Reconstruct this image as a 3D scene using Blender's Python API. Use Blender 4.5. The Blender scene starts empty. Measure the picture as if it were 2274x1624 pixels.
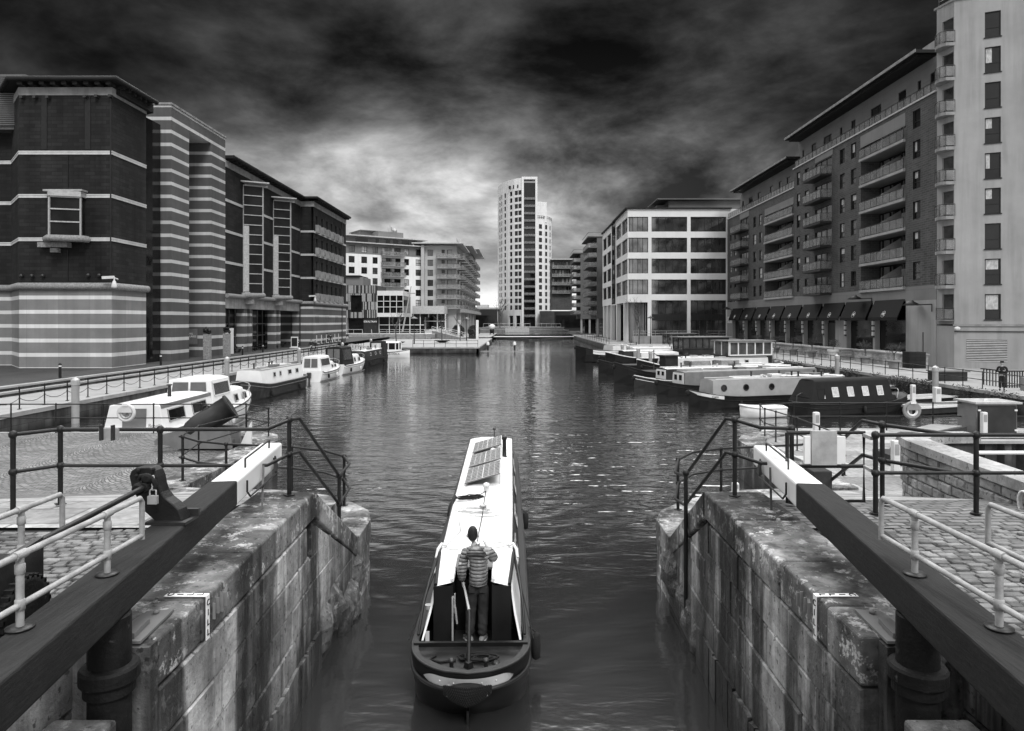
import bpy, bmesh, math, random
from mathutils import Vector, Matrix
SC = bpy.context.scene
COL = SC.collection
R = math.radians
random.seed(7)
# ---------------------------------------------------------------- camera, sky, sun, exposure
EYE, FPX, VX, VY = 5.5, 1530.0, 1150.0, 712.0          # eye height over the water, focal length and vanishing point (2273 px wide survey)
cam = bpy.data.cameras.new('camera')
cam.sensor_width = 36
cam.lens = 36 * FPX / 2273
cam.shift_x = -(VX - 1136.5) / 2273
cam.shift_y = -(812 - VY) / 2273
cam.clip_start, cam.clip_end = .05, 5000
camera = bpy.data.objects.new('camera', cam)
COL.objects.link(camera)
camera.location = (0, 0, EYE)
camera.rotation_euler = (R(90), 0, 0)
SC.camera = camera
SC.view_settings.view_transform = 'Standard'
SC.view_settings.look = 'None'
SC.view_settings.gamma = 1
SC.view_settings.exposure = 0.7
SC.render.film_transparent = False
SC.cycles.max_bounces = 6
SC.cycles.use_denoising = True

class NT:
    """small node builder"""
    def __init__(s, tree):
        s.t = tree; tree.nodes.clear()
    def n(s, typ, props=None, **ins):
        nd = s.t.nodes.new(typ)
        for k, v in (props or {}).items(): setattr(nd, k, v)
        for k, v in ins.items():
            key = k.replace('_', ' ') if not k.startswith('i') or not k[1:].isdigit() else int(k[1:])
            sock = nd.inputs[key]
            if isinstance(v, bpy.types.NodeSocket): s.t.links.new(v, sock)
            elif v is not None: sock.default_value = v
        return nd
    def m(s, op, a, b=0.0, c=0.0):
        return s.n('ShaderNodeMath', {'operation': op}, i0=a, i1=b, i2=c).outputs[0]
    def mr(s, x, a, b, c, d, sm=False):
        nd = s.n('ShaderNodeMapRange', {'interpolation_type': 'SMOOTHSTEP' if sm else 'LINEAR'}, Value=x, From_Min=a, From_Max=b, To_Min=c, To_Max=d)
        return nd.outputs[0]
    def mix(s, f, a, b):
        return s.m('ADD', s.m('MULTIPLY', s.m('SUBTRACT', 1.0, f), a), s.m('MULTIPLY', f, b))
    def noise(s, vec, sc, det=4, ro=.55, scale=(1, 1, 1), dist=0.0, loc=(0, 0, 0)):
        if scale != (1, 1, 1) or loc != (0, 0, 0):
            vec = s.n('ShaderNodeMapping', Vector=vec, Scale=scale, Location=loc).outputs[0]
        return s.n('ShaderNodeTexNoise', Vector=vec, Scale=sc, Detail=det, Roughness=ro, Distortion=dist).outputs[0]

# overcast evening sky: the daylight of a Nishita sky, held back by a deck of storm cloud that thins towards the far horizon
SUN_EL, SUN_AZ = R(46), R(158)
world = bpy.data.worlds.new('World'); SC.world = world; world.use_nodes = True
w = NT(world.node_tree)
sky = w.n('ShaderNodeTexSky', {'sky_type': 'NISHITA', 'sun_disc': False, 'sun_elevation': SUN_EL, 'sun_rotation': SUN_AZ})
lum = w.n('ShaderNodeRGBToBW', Color=sky.outputs[0]).outputs[0]
d_ = w.n('ShaderNodeTexCoord').outputs['Generated']
sx = w.n('ShaderNodeSeparateXYZ', Vector=d_)
dx, dy, dz = sx.outputs
el = w.m('MAXIMUM', dz, 0.0)
rot = w.n('ShaderNodeMapping', {'vector_type': 'POINT'}, Vector=d_, Rotation=(0, R(14), 0), Scale=(1.0, 1.0, 2.1)).outputs[0]
big = w.noise(rot, 2.6, 9, .56, loc=(0.7, 8.2, 4.4), dist=.25)
fine = w.noise(rot, 6.0, 9, .6, loc=(2.3, 5.7, 1.1), dist=.25)
cl = w.m('ADD', w.m('MULTIPLY', big, .66), w.m('MULTIPLY', fine, .34))
az = w.m('ARCTAN2', dx, dy)                               # 0 along the dock
gz_ = w.m('POWER', 2.718, w.m('MULTIPLY', -1.0, w.m('POWER', w.m('DIVIDE', w.m('ADD', az, .02), .42), 2.0)))   # the break in the cloud beyond the tower
prof = w.mix(w.mr(el, .02, .10, 0, 1, True), w.mix(gz_, .24, .66), w.mix(gz_, .11, .18))
prof = w.mix(w.mr(el, .08, .19, 0, 1, True), prof, w.mix(gz_, .08, .24))
g1 = w.m('POWER', 2.718, w.m('MULTIPLY', -1.0, w.m('POWER', w.m('DIVIDE', az, .25), 2.0)))
prof = w.m('ADD', prof, w.m('MULTIPLY', g1, w.m('MULTIPLY', w.mr(el, .08, .15, 0, .08, True), w.mr(el, .2, .3, 1, 0, True))))
prof = w.mix(w.mr(el, .17, .30, 0, 1, True), prof, w.mix(gz_, .03, .07))
prof = w.mix(w.mr(el, .28, .42, 0, 1, True), prof, .02)
cf = w.m('POWER', w.mr(cl, .36, .62, .44, 1.6), 2.7)
cf = w.mix(w.mr(el, .03, .13, 0, 1, True), w.m('MULTIPLY', w.m('SQRT', cf), 1.0), cf)
seen = w.m('MULTIPLY', w.m('MULTIPLY', prof, cf), w.mr(w.m('ABSOLUTE', az), .2, .62, 1.1, .5, True))
g2 = w.m('POWER', 2.718, w.m('MULTIPLY', -1.0, w.m('POWER', w.m('DIVIDE', az, .8), 2.0)))
thin = w.m('MULTIPLY', w.mr(cl, .3, .7, .75, 1.25), w.mix(g2, 1.4, 7.0))     # unseen bright sky above the frame, added to light water and scene
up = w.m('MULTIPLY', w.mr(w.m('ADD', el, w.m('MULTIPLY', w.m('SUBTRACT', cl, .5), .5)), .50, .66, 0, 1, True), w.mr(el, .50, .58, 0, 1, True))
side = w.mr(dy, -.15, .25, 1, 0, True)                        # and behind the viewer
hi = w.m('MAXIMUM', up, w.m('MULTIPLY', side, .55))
fac = w.mix(hi, seen, thin)  # thin: the unseen bright sky added above the frame
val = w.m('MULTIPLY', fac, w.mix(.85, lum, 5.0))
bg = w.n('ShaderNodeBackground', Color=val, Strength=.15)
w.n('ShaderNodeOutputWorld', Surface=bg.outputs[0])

sl = bpy.data.lights.new('sun', 'SUN'); sl.energy = 1.5; sl.angle = R(20); sl.color = (1, 1, 1)
sun = bpy.data.objects.new('sun', sl); COL.objects.link(sun)
# sun_rotation in the sky is measured clockwise from +Y
sv = Vector((math.sin(SUN_AZ) * math.cos(SUN_EL), math.cos(SUN_AZ) * math.cos(SUN_EL), math.sin(SUN_EL)))
sun.rotation_euler = sv.to_track_quat('Z', 'Y').to_euler()

# ---------------------------------------------------------------- survey helpers (photo pixel -> place on a known level or depth)
ZW = dict(A=(0, 250, .39595), B=(0, 850, .39595), C=(500, 550, .39595), D=(800, 1050, .39595), E=(1250, 650, .39595), F=(2100, 700, .39595),
          G=(2700, 150, .5013), H=(2700, 850, .5013), I=(2100, 1200, .3518), J=(0, 1350, .4839), K=(0, 1957, .4839), L=(1000, 1500, .3079),
          M=(1450, 1600, .7035), N=(2400, 1500, .4839), O=(2740, 1957, .4839), Q=(1700, 1150, .2639), R=(1500, 1950, .4885), S=(300, 1300, .26385),
          T=(800, 1280, .3298), U=(2900, 1350, .41337), W=(3200, 1500, .28144), X=(3400, 900, .3079))
def Z(w, x, y):
    a, b, s = ZW[w]; return ((a + s * x) / 1.68934, (b + s * y) / 1.68934)
def G(px, py, z=0.):
    d = (EYE - z) * FPX / (py - VY); return Vector(((px - VX) * d / FPX, d, z))
def D(px, py, d): return Vector(((px - VX) * d / FPX, d, EYE - (py - VY) * d / FPX))
def GZ(w, x, y, z=0.): return G(*Z(w, x, y), z)
def DZ(w, x, y, d): return D(*Z(w, x, y), d)
def XD(px, X): return X * FPX / (px - VX)                     # depth at which the vertical plane x = X crosses column px

# ---------------------------------------------------------------- mesh builder
WL = {}
class MB:
    def __init__(s, M=None): s.v = []; s.f = []; s.mi = []; s.M = M; s.sm = []; s.st = []
    def add(s, vs, fs, mi=0, sm=False):
        o = len(s.v); s.st.append((o, len(s.f)))
        s.v += [s.M @ Vector(v) for v in vs] if s.M else [Vector(v) for v in vs]
        for f in fs: s.f.append([o + i for i in f]); s.mi.append(mi); s.sm.append(sm)
        return s
    def quad(s, a, b, c, d, mi=0): return s.add([a, b, c, d], [(0, 1, 2, 3)], mi)
    def box(s, x0, y0, z0, x1, y1, z1, mi=0):
        return s.hexa([(x0, y0, z0), (x1, y0, z0), (x1, y1, z0), (x0, y1, z0)], [(x0, y0, z1), (x1, y0, z1), (x1, y1, z1), (x0, y1, z1)], mi)
    def hexa(s, b, t, mi=0):
        return s.add(list(b) + list(t), [(3, 2, 1, 0), (4, 5, 6, 7), (0, 1, 5, 4), (1, 2, 6, 5), (2, 3, 7, 6), (3, 0, 4, 7)], mi)
    def bar(s, p, q, wd, ht, mi=0, up=(0, 0, 1)):              # box along p-q, wd wide, ht high, centred
        p, q = Vector(p), Vector(q); t = (q - p).normalized(); u = Vector(up)
        a = t.cross(u)
        if a.length < 1e-4: a = t.cross(Vector((0, 1, 0)))
        a.normalize(); b = a.cross(t)
        a *= wd / 2; b *= ht / 2
        return s.hexa([p - a - b, p + a - b, q + a - b, q - a - b], [p - a + b, p + a + b, q + a + b, q - a + b], mi)
    def prism(s, pts, z0, z1, mi=0, top=None):
        n = len(pts); zf = (lambda i: z1) if top is None else (lambda i: top[i])
        vs = [(p[0], p[1], z0) for p in pts] + [(p[0], p[1], zf(i)) for i, p in enumerate(pts)]
        return s.add(vs, [tuple(range(n))[::-1], tuple(range(n, 2 * n))] + [(i, (i + 1) % n, n + (i + 1) % n, n + i) for i in range(n)], mi)
    def loft(s, rings, caps=True, mi=0, sm=True, closed=True):
        n = len(rings[0]); vs = [v for r in rings for v in r]; fs = []
        for k in range(len(rings) - 1):
            for i in range(n if closed else n - 1):
                j = (i + 1) % n; fs.append((k * n + i, k * n + j, (k + 1) * n + j, (k + 1) * n + i))
        s.add(vs, fs, mi, sm)
        if caps:
            s.add(rings[0], [tuple(range(n))[::-1]], mi); s.add(rings[-1], [tuple(range(n))], mi)
        return s
    def tube(s, path, r, n=8, mi=0, caps=True, closed=False, flat=1.0):
        P = [Vector(p) for p in path]; m = len(P); rs = r if isinstance(r, (list, tuple)) else [r] * m; rings = []
        ref = None
        for i in range(m):
            if closed: t = P[(i + 1) % m] - P[i - 1]
            else: t = P[min(i + 1, m - 1)] - P[max(i - 1, 0)]
            t.normalize()
            if ref is None: ref = Vector((0, 0, 1)) if abs(t.z) < .9 else Vector((0, 1, 0))
            a = t.cross(ref).normalized(); b = a.cross(t).normalized(); ref = b
            rings.append([P[i] + (a * math.cos(k * 2 * math.pi / n) + b * flat * math.sin(k * 2 * math.pi / n)) * rs[i] for k in range(n)])
        if closed: rings.append(rings[0])
        return s.loft(rings, caps and not closed, mi)
    def lathe(s, prof, c=(0, 0, 0), n=14, mi=0, ax='z', sm=True):
        c = Vector(c); rings = []
        for r, h in prof:
            ring = []
            for k in range(n):
                a = k * 2 * math.pi / n; x, y = r * math.cos(a), r * math.sin(a)
                ring.append(c + Vector((x, y, h) if ax == 'z' else (h, x, y) if ax == 'x' else (y, h, x)))
            rings.append(ring)
        return s.loft(rings, True, mi, sm)
    def ball(s, c, r, n=8, mi=0):
        r = r if isinstance(r, (list, tuple)) else (r, r, r); c = Vector(c); k = max(4, n // 2 + 1)
        return s.loft([[c + Vector((r[0] * math.sin(t) * math.cos(a), r[1] * math.sin(t) * math.sin(a), -r[2] * math.cos(t)))
                        for a in [j * 2 * math.pi / n for j in range(n)]] for t in [.08 + (math.pi - .16) * i / k for i in range(k + 1)]], True, mi)
    def each(s, name, mats, parent):                           # every added solid becomes a part of its own
        st = s.st + [(len(s.v), len(s.f))]
        for (v0, f0), (v1, f1) in zip(st, st[1:]):
            m = MB(); m.v = s.v[v0:v1]; m.f = [[i - v0 for i in f] for f in s.f[f0:f1]]; m.mi = s.mi[f0:f1]; m.sm = s.sm[f0:f1]; m.build(name, mats, parent)
    def build(s, name, mats, parent=None, bevel=0, org=None, seg=2, kind=None, label=None):
        me = bpy.data.meshes.new(name)
        if parent is not None: o0 = WL[parent.name]
        elif org is not None: o0 = Vector(org)
        elif s.v:
            xs = [v.x for v in s.v]; ys = [v.y for v in s.v]
            o0 = Vector(((min(xs) + max(xs)) / 2, (min(ys) + max(ys)) / 2, min(v.z for v in s.v)))
        else: o0 = Vector((0, 0, 0))
        me.from_pydata([v - o0 for v in s.v], [], s.f)
        mats = mats if isinstance(mats, (list, tuple)) else [mats]
        for m in mats: me.materials.append(MT[m] if isinstance(m, str) else m)
        me.polygons.foreach_set('material_index', s.mi)
        me.polygons.foreach_set('use_smooth', s.sm)
        bm = bmesh.new(); bm.from_mesh(me)
        bmesh.ops.recalc_face_normals(bm, faces=bm.faces)
        if bevel:
            bmesh.ops.remove_doubles(bm, verts=bm.verts, dist=1e-4)
            ed = [e for e in bm.edges if len(e.link_faces) == 2 and e.calc_face_angle(0) > .6]
            bmesh.ops.bevel(bm, geom=ed, offset=bevel, segments=seg, affect='EDGES', profile=.5)
        bm.to_mesh(me); bm.free()
        o = bpy.data.objects.new(name, me); COL.objects.link(o)
        if parent is not None: o.parent = parent
        else: o.location = o0
        WL[o.name] = o0
        if kind: o['kind'] = kind
        if label: o['label'] = label
        return o

def thing(name, label, cat, loc=(0, 0, 0), group=None):
    o = bpy.data.objects.new(name, None); COL.objects.link(o); o.location = loc; o.empty_display_size = .3
    WL[o.name] = Vector(loc); o['label'] = label; o['category'] = cat
    if group: o['group'] = group
    return o
def tag(o, label, cat, group=None):
    o['label'] = label; o['category'] = cat
    if group: o['group'] = group
    return o
def place(root, loc, rz=0):
    root.location = loc; root.rotation_euler = (0, 0, rz); return root
def dup(root, loc, rz=0, label=None, scale=None):
    def cp(o, par):
        c = o.copy(); COL.objects.link(c)
        if par is not None: c.parent = par
        for k in o.children: cp(k, c)
        return c
    c = cp(root, None); c.location = loc; c.rotation_euler = (0, 0, rz)
    if label: c['label'] = label
    if scale: c.scale = scale
    return c
ORD = ['first', 'second', 'third', 'fourth', 'fifth', 'sixth', 'seventh', 'eighth', 'ninth', 'tenth', 'eleventh', 'twelfth', 'thirteenth', 'fourteenth', 'fifteenth', 'sixteenth',
       'seventeenth', 'eighteenth', 'nineteenth', 'twentieth', 'twenty-first', 'twenty-second', 'twenty-third', 'twenty-fourth', 'twenty-fifth', 'twenty-sixth']
def text(body, size, loc, rot, m, parent, name='lettering', ext=.004, sx=1.0):
    cu = bpy.data.curves.new(name, 'FONT'); cu.body = body; cu.size = size; cu.extrude = ext; cu.align_x = 'CENTER'; cu.align_y = 'CENTER'
    cu.materials.append(MT[m]); tmp = bpy.data.objects.new('tmp', cu); COL.objects.link(tmp)
    me = bpy.data.meshes.new_from_object(tmp.evaluated_get(bpy.context.evaluated_depsgraph_get())); bpy.data.objects.remove(tmp); bpy.data.curves.remove(cu)
    o = bpy.data.objects.new(name, me); COL.objects.link(o); WL[o.name] = Vector(loc)
    o.parent = parent; o.location = Vector(loc) - WL[parent.name]; o.rotation_euler = rot; o.scale = (sx, 1, 1)
    return o

class Wall:
    """a vertical wall plane: a metres along it from p, z up, o metres out of it"""
    def __init__(s, p, q, flip=False):
        s.p = Vector((p[0], p[1])); s.q = Vector((q[0], q[1])); s.L = (s.q - s.p).length
        s.u = (s.q - s.p) / s.L; s.n = Vector((s.u.y, -s.u.x)) * (-1 if flip else 1)
    def apx(s, px):                                            # metres along the wall under photo column px
        k = (px - VX) / FPX; return (k * s.p.y - s.p.x) / (s.u.x - k * s.u.y)
    def zpx(s, px, py): a = s.apx(px); return EYE - (py - VY) * (s.p.y + s.u.y * a) / FPX
    def pt(s, a, z, o=0.): v = s.p + s.u * a + s.n * o; return Vector((v.x, v.y, z))
    def box(s, mb, a0, a1, z0, z1, o0, o1, mi=0):
        return mb.hexa([s.pt(a0, z0, o0), s.pt(a1, z0, o0), s.pt(a1, z0, o1), s.pt(a0, z0, o1)], [s.pt(a0, z1, o0), s.pt(a1, z1, o0), s.pt(a1, z1, o1), s.pt(a0, z1, o1)], mi)
    def holes(s, mb, z0, z1, hs, dep=.18, mi=0, a0=0., a1=None, mi2=None):
        a1 = s.L if a1 is None else a1; mi2 = mi if mi2 is None else mi2
        A = sorted({a0, a1} | {min(max(x, a0), a1) for h in hs for x in h[:2]}); Zs = sorted({z0, z1} | {min(max(x, z0), z1) for h in hs for x in h[2:4]})
        for i in range(len(A) - 1):
            k0 = None
            for k in range(len(Zs)):
                solid = False
                if k < len(Zs) - 1:
                    am, zm = (A[i] + A[i + 1]) / 2, (Zs[k] + Zs[k + 1]) / 2
                    solid = not any(h[0] < am < h[1] and h[2] < zm < h[3] for h in hs)
                if solid and k0 is None: k0 = k
                if not solid and k0 is not None:
                    mb.quad(s.pt(A[i], Zs[k0]), s.pt(A[i + 1], Zs[k0]), s.pt(A[i + 1], Zs[k]), s.pt(A[i], Zs[k]), mi); k0 = None
        for h in hs:
            b0, b1, c0, c1 = h[:4]
            for (p, q) in (((b0, c0), (b1, c0)), ((b1, c0), (b1, c1)), ((b1, c1), (b0, c1)), ((b0, c1), (b0, c0))):
                mb.quad(s.pt(p[0], p[1]), s.pt(q[0], q[1]), s.pt(q[0], q[1], -dep), s.pt(p[0], p[1], -dep), mi2)
        return mb
    def window(s, par, b0, b1, c0, c1, dep=.16, fr=.06, style=0, glass=None, frame='frame_dark', name='window', mb=None):
        own = mb is None; mb = mb or MB()
        s.box(mb, b0, b1, c0, c1, -dep - .02, -dep, 1)
        o0, o1 = -dep, -dep + .05
        for (x0, x1, y0, y1) in ((b0, b0 + fr, c0, c1), (b1 - fr, b1, c0, c1), (b0 + fr, b1 - fr, c0, c0 + fr), (b0 + fr, b1 - fr, c1 - fr, c1)):
            s.box(mb, x0, x1, y0, y1, o0, o1, 0)
        if style & 1: s.box(mb, b0 + (b1 - b0) * .58, b0 + (b1 - b0) * .58 + fr, c0 + fr, c1 - fr, o0, o1 - .004, 0)
        if style & 2: s.box(mb, b0 + fr, b1 - fr, c0 + (c1 - c0) * .36, c0 + (c1 - c0) * .36 + fr, o0, o1 - .008, 0)
        if style & 4:                                              # sill
            s.box(mb, b0 - .08, b1 + .08, c0 - .1, c0 - .005, -dep, .07, 0)
        if style & 8:                                              # curtain or blind behind the glass is a paler pane
            f = random.choice((.0, .35, .55)); s.box(mb, b0 + fr, b0 + fr + (b1 - b0 - 2 * fr) * random.choice((.3, .45, .9)), c0 + fr + (c1 - c0) * f, c1 - fr, -dep, -dep + .006, 2)
        if own: return mb.build(name, [frame, glass or random.choice(('glass', 'glass', 'glass_mid')), 'curtain'], par)
# ---------------------------------------------------------------- materials (all procedural, all grey: the place as black-and-white film saw it)
MT = {}
def mat(name, v, rough=.75, var=.2, sc=1.2, bump=.15, bsc=18., metal=0., spec=.18, streak=0., stsc=1., wall=None, stripe=None, spots=None, grain=None, coat=0., wet=None, world=False, alpha=None):
    m = bpy.data.materials.new(name); m.use_nodes = True; t = NT(m.node_tree); MT[name] = m
    geo = t.n('ShaderNodeNewGeometry'); co = geo.outputs['Position'] if world else t.n('ShaderNodeTexCoord').outputs['Object']
    n1 = t.noise(co, sc, 5, .6)
    c = t.m('MULTIPLY', t.mr(n1, .32, .68, 1 - var, 1 + var), v)
    bh = t.noise(co, bsc, 3, .6)
    sp = t.n('ShaderNodeSeparateXYZ', Vector=geo.outputs['Position']); px, py, pz = sp.outputs
    if wall or grain == 'wall':
        nn = t.n('ShaderNodeSeparateXYZ', Vector=geo.outputs['Normal'])
        f = t.m('GREATER_THAN', t.m('ABSOLUTE', nn.outputs[0]), .7)
        al = t.mix(f, px, py)
        wc = t.n('ShaderNodeCombineXYZ', X=al, Y=pz, Z=0.0).outputs[0]
    if stripe:
        zt, per, th, v2 = stripe
        md = t.m('MODULO', t.m('ADD', t.m('SUBTRACT', zt, pz), per * 40), per)
        c = t.mix(t.m('LESS_THAN', md, th), c, t.m('MULTIPLY', t.mr(n1, .3, .7, 1 - var * .6, 1 + var * .6), v2))
    if wall:
        bw, rh, ms, mv, rv = wall
        br = t.n('ShaderNodeTexBrick', Vector=wc, Scale=1.0, Color1=(1 - rv,) * 3 + (1,), Color2=(1 + rv,) * 3 + (1,), Mortar=(mv,) * 3 + (1,), Mortar_Size=ms, Mortar_Smooth=.1, Bias=0.0, Brick_Width=bw, Row_Height=rh)
        c = t.m('MULTIPLY', c, t.n('ShaderNodeRGBToBW', Color=br.outputs[0]).outputs[0])
        bh = t.m('SUBTRACT', t.m('MULTIPLY', bh, .5), br.outputs[1])
    if streak:
        s1 = t.noise(co, 1.6 * stsc, 4, .6, scale=(1, 1, .06)); s2 = t.noise(co, .5, 3, .5)
        c = t.m('MULTIPLY', c, t.mix(t.mr(s2, .35, .6, .25, 1), 1.0, t.mr(s1, .42, .66, 1.06, 1 - streak)))
    if spots:
        ssc, lo, hi, vv = spots
        c = t.mix(t.mr(t.noise(co, ssc, 6, .65), lo, hi, 0, 1), c, vv)
    if grain and grain != 'wall':
        g = t.noise(co, 9., 5, .65, scale=grain); c = t.m('MULTIPLY', c, t.mr(g, .3, .7, .55, 1.4)); bh = t.m('ADD', t.m('MULTIPLY', bh, .3), g)
    if wet:
        c = t.m('MULTIPLY', c, t.mr(pz, wet[0], wet[1], wet[2], 1))
    c = t.m('MAXIMUM', c, .004)
    bp = t.n('ShaderNodeBump', Strength=bump, Distance=.02, Height=bh) if bump else None
    rr = t.mr(n1, .3, .7, max(rough - .08, .02), min(rough + .08, 1))
    p = t.n('ShaderNodeBsdfPrincipled', Base_Color=c, Roughness=rr, Metallic=metal, Specular_IOR_Level=spec, Coat_Weight=coat)
    if bp: t.t.links.new(bp.outputs[0], p.inputs['Normal'])
    out = p.outputs[0]
    if alpha is not None:
        out = t.n('ShaderNodeMixShader', i0=alpha, i1=t.n('ShaderNodeBsdfTransparent').outputs[0], i2=out).outputs[0]
    t.n('ShaderNodeOutputMaterial', Surface=out)
    return m
mat('brick_dark', .016, .85, .28, .25, .3, 8, wall=(.9, .3, .02, .6, .28), streak=.6, stsc=.35, world=True)
mat('stone_oct', .16, .8, .14, .5, .2, stripe=(7.54, 1.177, .31, .52), wall=(2.6, 30, .012, .8, .1), streak=.12, world=True)
mat('stone_pillar', .075, .8, .14, .5, .2, stripe=(25.07, 1.247, .33, .42), wall=(2.6, 30, .012, .85, .08), streak=.14, world=True)
mat('stone_pale', .42, .8, .15, 2, .3)
mat('stone_grey', .22, .85, .2, 1.5, .3, streak=.3)
mat('granite', .2, .7, .35, 8, .4, 40)
mat('roof_dark', .015, .7, .3, 1, .1)
mat('louvre', .10, .5, .15, 2, 0)
mat('frame_dark', .02, .4, .1, 3, 0)
mat('frame_white', .62, .4, .06, 3, 0)
mat('glass', .008, .05, .4, .6, .02, 1.3, spec=.45)
mat('glass_mid', .05, .06, .5, 1.1, .02, 1.3, spec=1.0)
mat('glass_office', .16, .03, .6, .35, .08, .5, metal=.85, spec=1.0)
mat('glass_rail', .2, .2, .3, 1, 0, spec=1., alpha=.5)
mat('curtain', .4, .8, .2, 3, .1, grain=(3, 3, .3))
mat('concrete', .27, .85, .15, .6, .15, streak=.15)
mat('render_white', .66, .85, .07, .3, .1, streak=.10, world=True)
mat('render_tower', .6, .85, .06, .2, .1, streak=.12, wall=(30, 3.1, .05, .85, .0), world=True)
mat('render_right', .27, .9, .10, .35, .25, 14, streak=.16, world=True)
mat('clad_grey', .16, .7, .12, .3, .05, wall=(2.4, 1.43, .015, .7, .05), world=True)
mat('clad_dark', .09, .7, .2, .3, .05, wall=(2.4, 1.5, .015, .7, .08), world=True)
mat('brick_apart', .06, .85, .18, .35, .25, 8, wall=(.66, .225, .022, 1.7, .2), streak=.2, world=True)
mat('panel_office', .6, .6, .05, .3, .03, wall=(1.9, 3.0, .012, .85, .03), world=True)
mat('timber_strips', .22, .8, .3, .4, .1, wall=(.42, 1.9, .05, .2, .0), grain='wall', world=True)
mat('metal_dark', .015, .45, .3, 6, .12, 60, spec=.5)
mat('metal_black', .008, .5, .4, 4, .25, 50, spec=.3)
mat('metal_rust', .008, .7, .6, 5, .4, 30, spots=(9, .64, .74, .1))
mat('rail_pale', .27, .65, .25, 9, .2, 90, spec=.4)
mat('galv', .34, .45, .2, 5, .1, metal=.3)
mat('paint_white', .62, .45, .05, 2, .05, coat=.1)
mat('paint_cream', .55, .5, .08, 2, .05)
mat('paint_grey', .26, .45, .1, 2, .05)
mat('paint_mid', .14, .45, .15, 2, .05)
mat('paint_dark', .02, .45, .3, 2, .05, spec=.3)
mat('paint_black', .008, .45, .3, 2, .05, spec=.25)
mat('canvas_dark', .012, .85, .3, 3, .4, 30)
mat('canvas_mid', .09, .85, .2, 3, .4, 30)
mat('plastic_pale', .5, .6, .1, 4, .1)
mat('rubber', .015, .8, .3, 8, .4, 40)
mat('rope', .3, .9, .3, 20, .4, 80)
mat('rope_dark', .014, .9, .3, 20, .4, 80)
mat('oak', .016, .75, .35, 1.0, .25, 30, grain=(6, .35, 6))
mat('oak_top', .05, .55, .35, 1.0, .25, 30, grain=(6, .35, 6))
mat('deck_wood', .24, .8, .25, 3, .3, grain=(4, 4, 4))
mat('wood_dark', .03, .75, .3, 3, .3)
mat('bark', .09, .9, .4, 6, .5)
mat('leaf_dark', .04, .7, .5, 4, .1)
mat('asphalt_dark', .045, .9, .25, .6, .3, 60, world=True)
mat('quay_stone', .26, .85, .2, .8, .25, world=True, spots=(2.2, .55, .7, .2))
mat('quay_path', .24, .85, .18, .5, .25, 30, world=True, spots=(.9, .5, .7, .26))
mat('quay_wall', .06, .85, .5, .7, .5, 8, wall=(1.2, .42, .015, .55, .25), streak=.7, wet=(.0, .45, .35), world=True)
mat('sheet_pile', .06, .8, .4, 1, .4, streak=.6)
mat('brick_pale', .33, .85, .25, .8, .3, wall=(.45, .16, .012, .55, .25), streak=.3, world=True)
mat('stone_curved', .33, .85, .3, 1.3, .5, 9, spots=(1.8, .52, .68, .14))
mat('letter_dark', .01, .6, .1, 3, 0)
mat('letter_white', .75, .6, .1, 3, 0)
mat('skin', .36, .55, .08, 8, .05)
mat('hair', .018, .6, .5, 40, .5, 90)
mat('jacket', .10, .42, .2, 8, .15, 40, spec=.7)
mat('denim', .028, .85, .35, 7, .4, 40)
mat('cloth_dark', .02, .85, .3, 6, .3)
mat('shoe', .16, .6, .6, 12, .2)
mat('solar', .10, .25, .1, 3, 0, spec=.6, world=False)
mat('bushy', .05, .8, .6, 2.5, .4)
mat('joint', .03, .95, .3, 3, .3)
mat('deck_paint', .03, .6, .3, 5, .1)
mat('roof_white', .62, .5, .12, 1.6, .05, streak=.0, spots=(3.2, .6, .75, .42))
mat('clad_light', .36, .7, .12, .3, .05, wall=(2.4, 1.43, .015, .75, .05), world=True)
mat('glass_dull', .01, .12, .6, .5, .03, 1.2, spec=.12)
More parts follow.
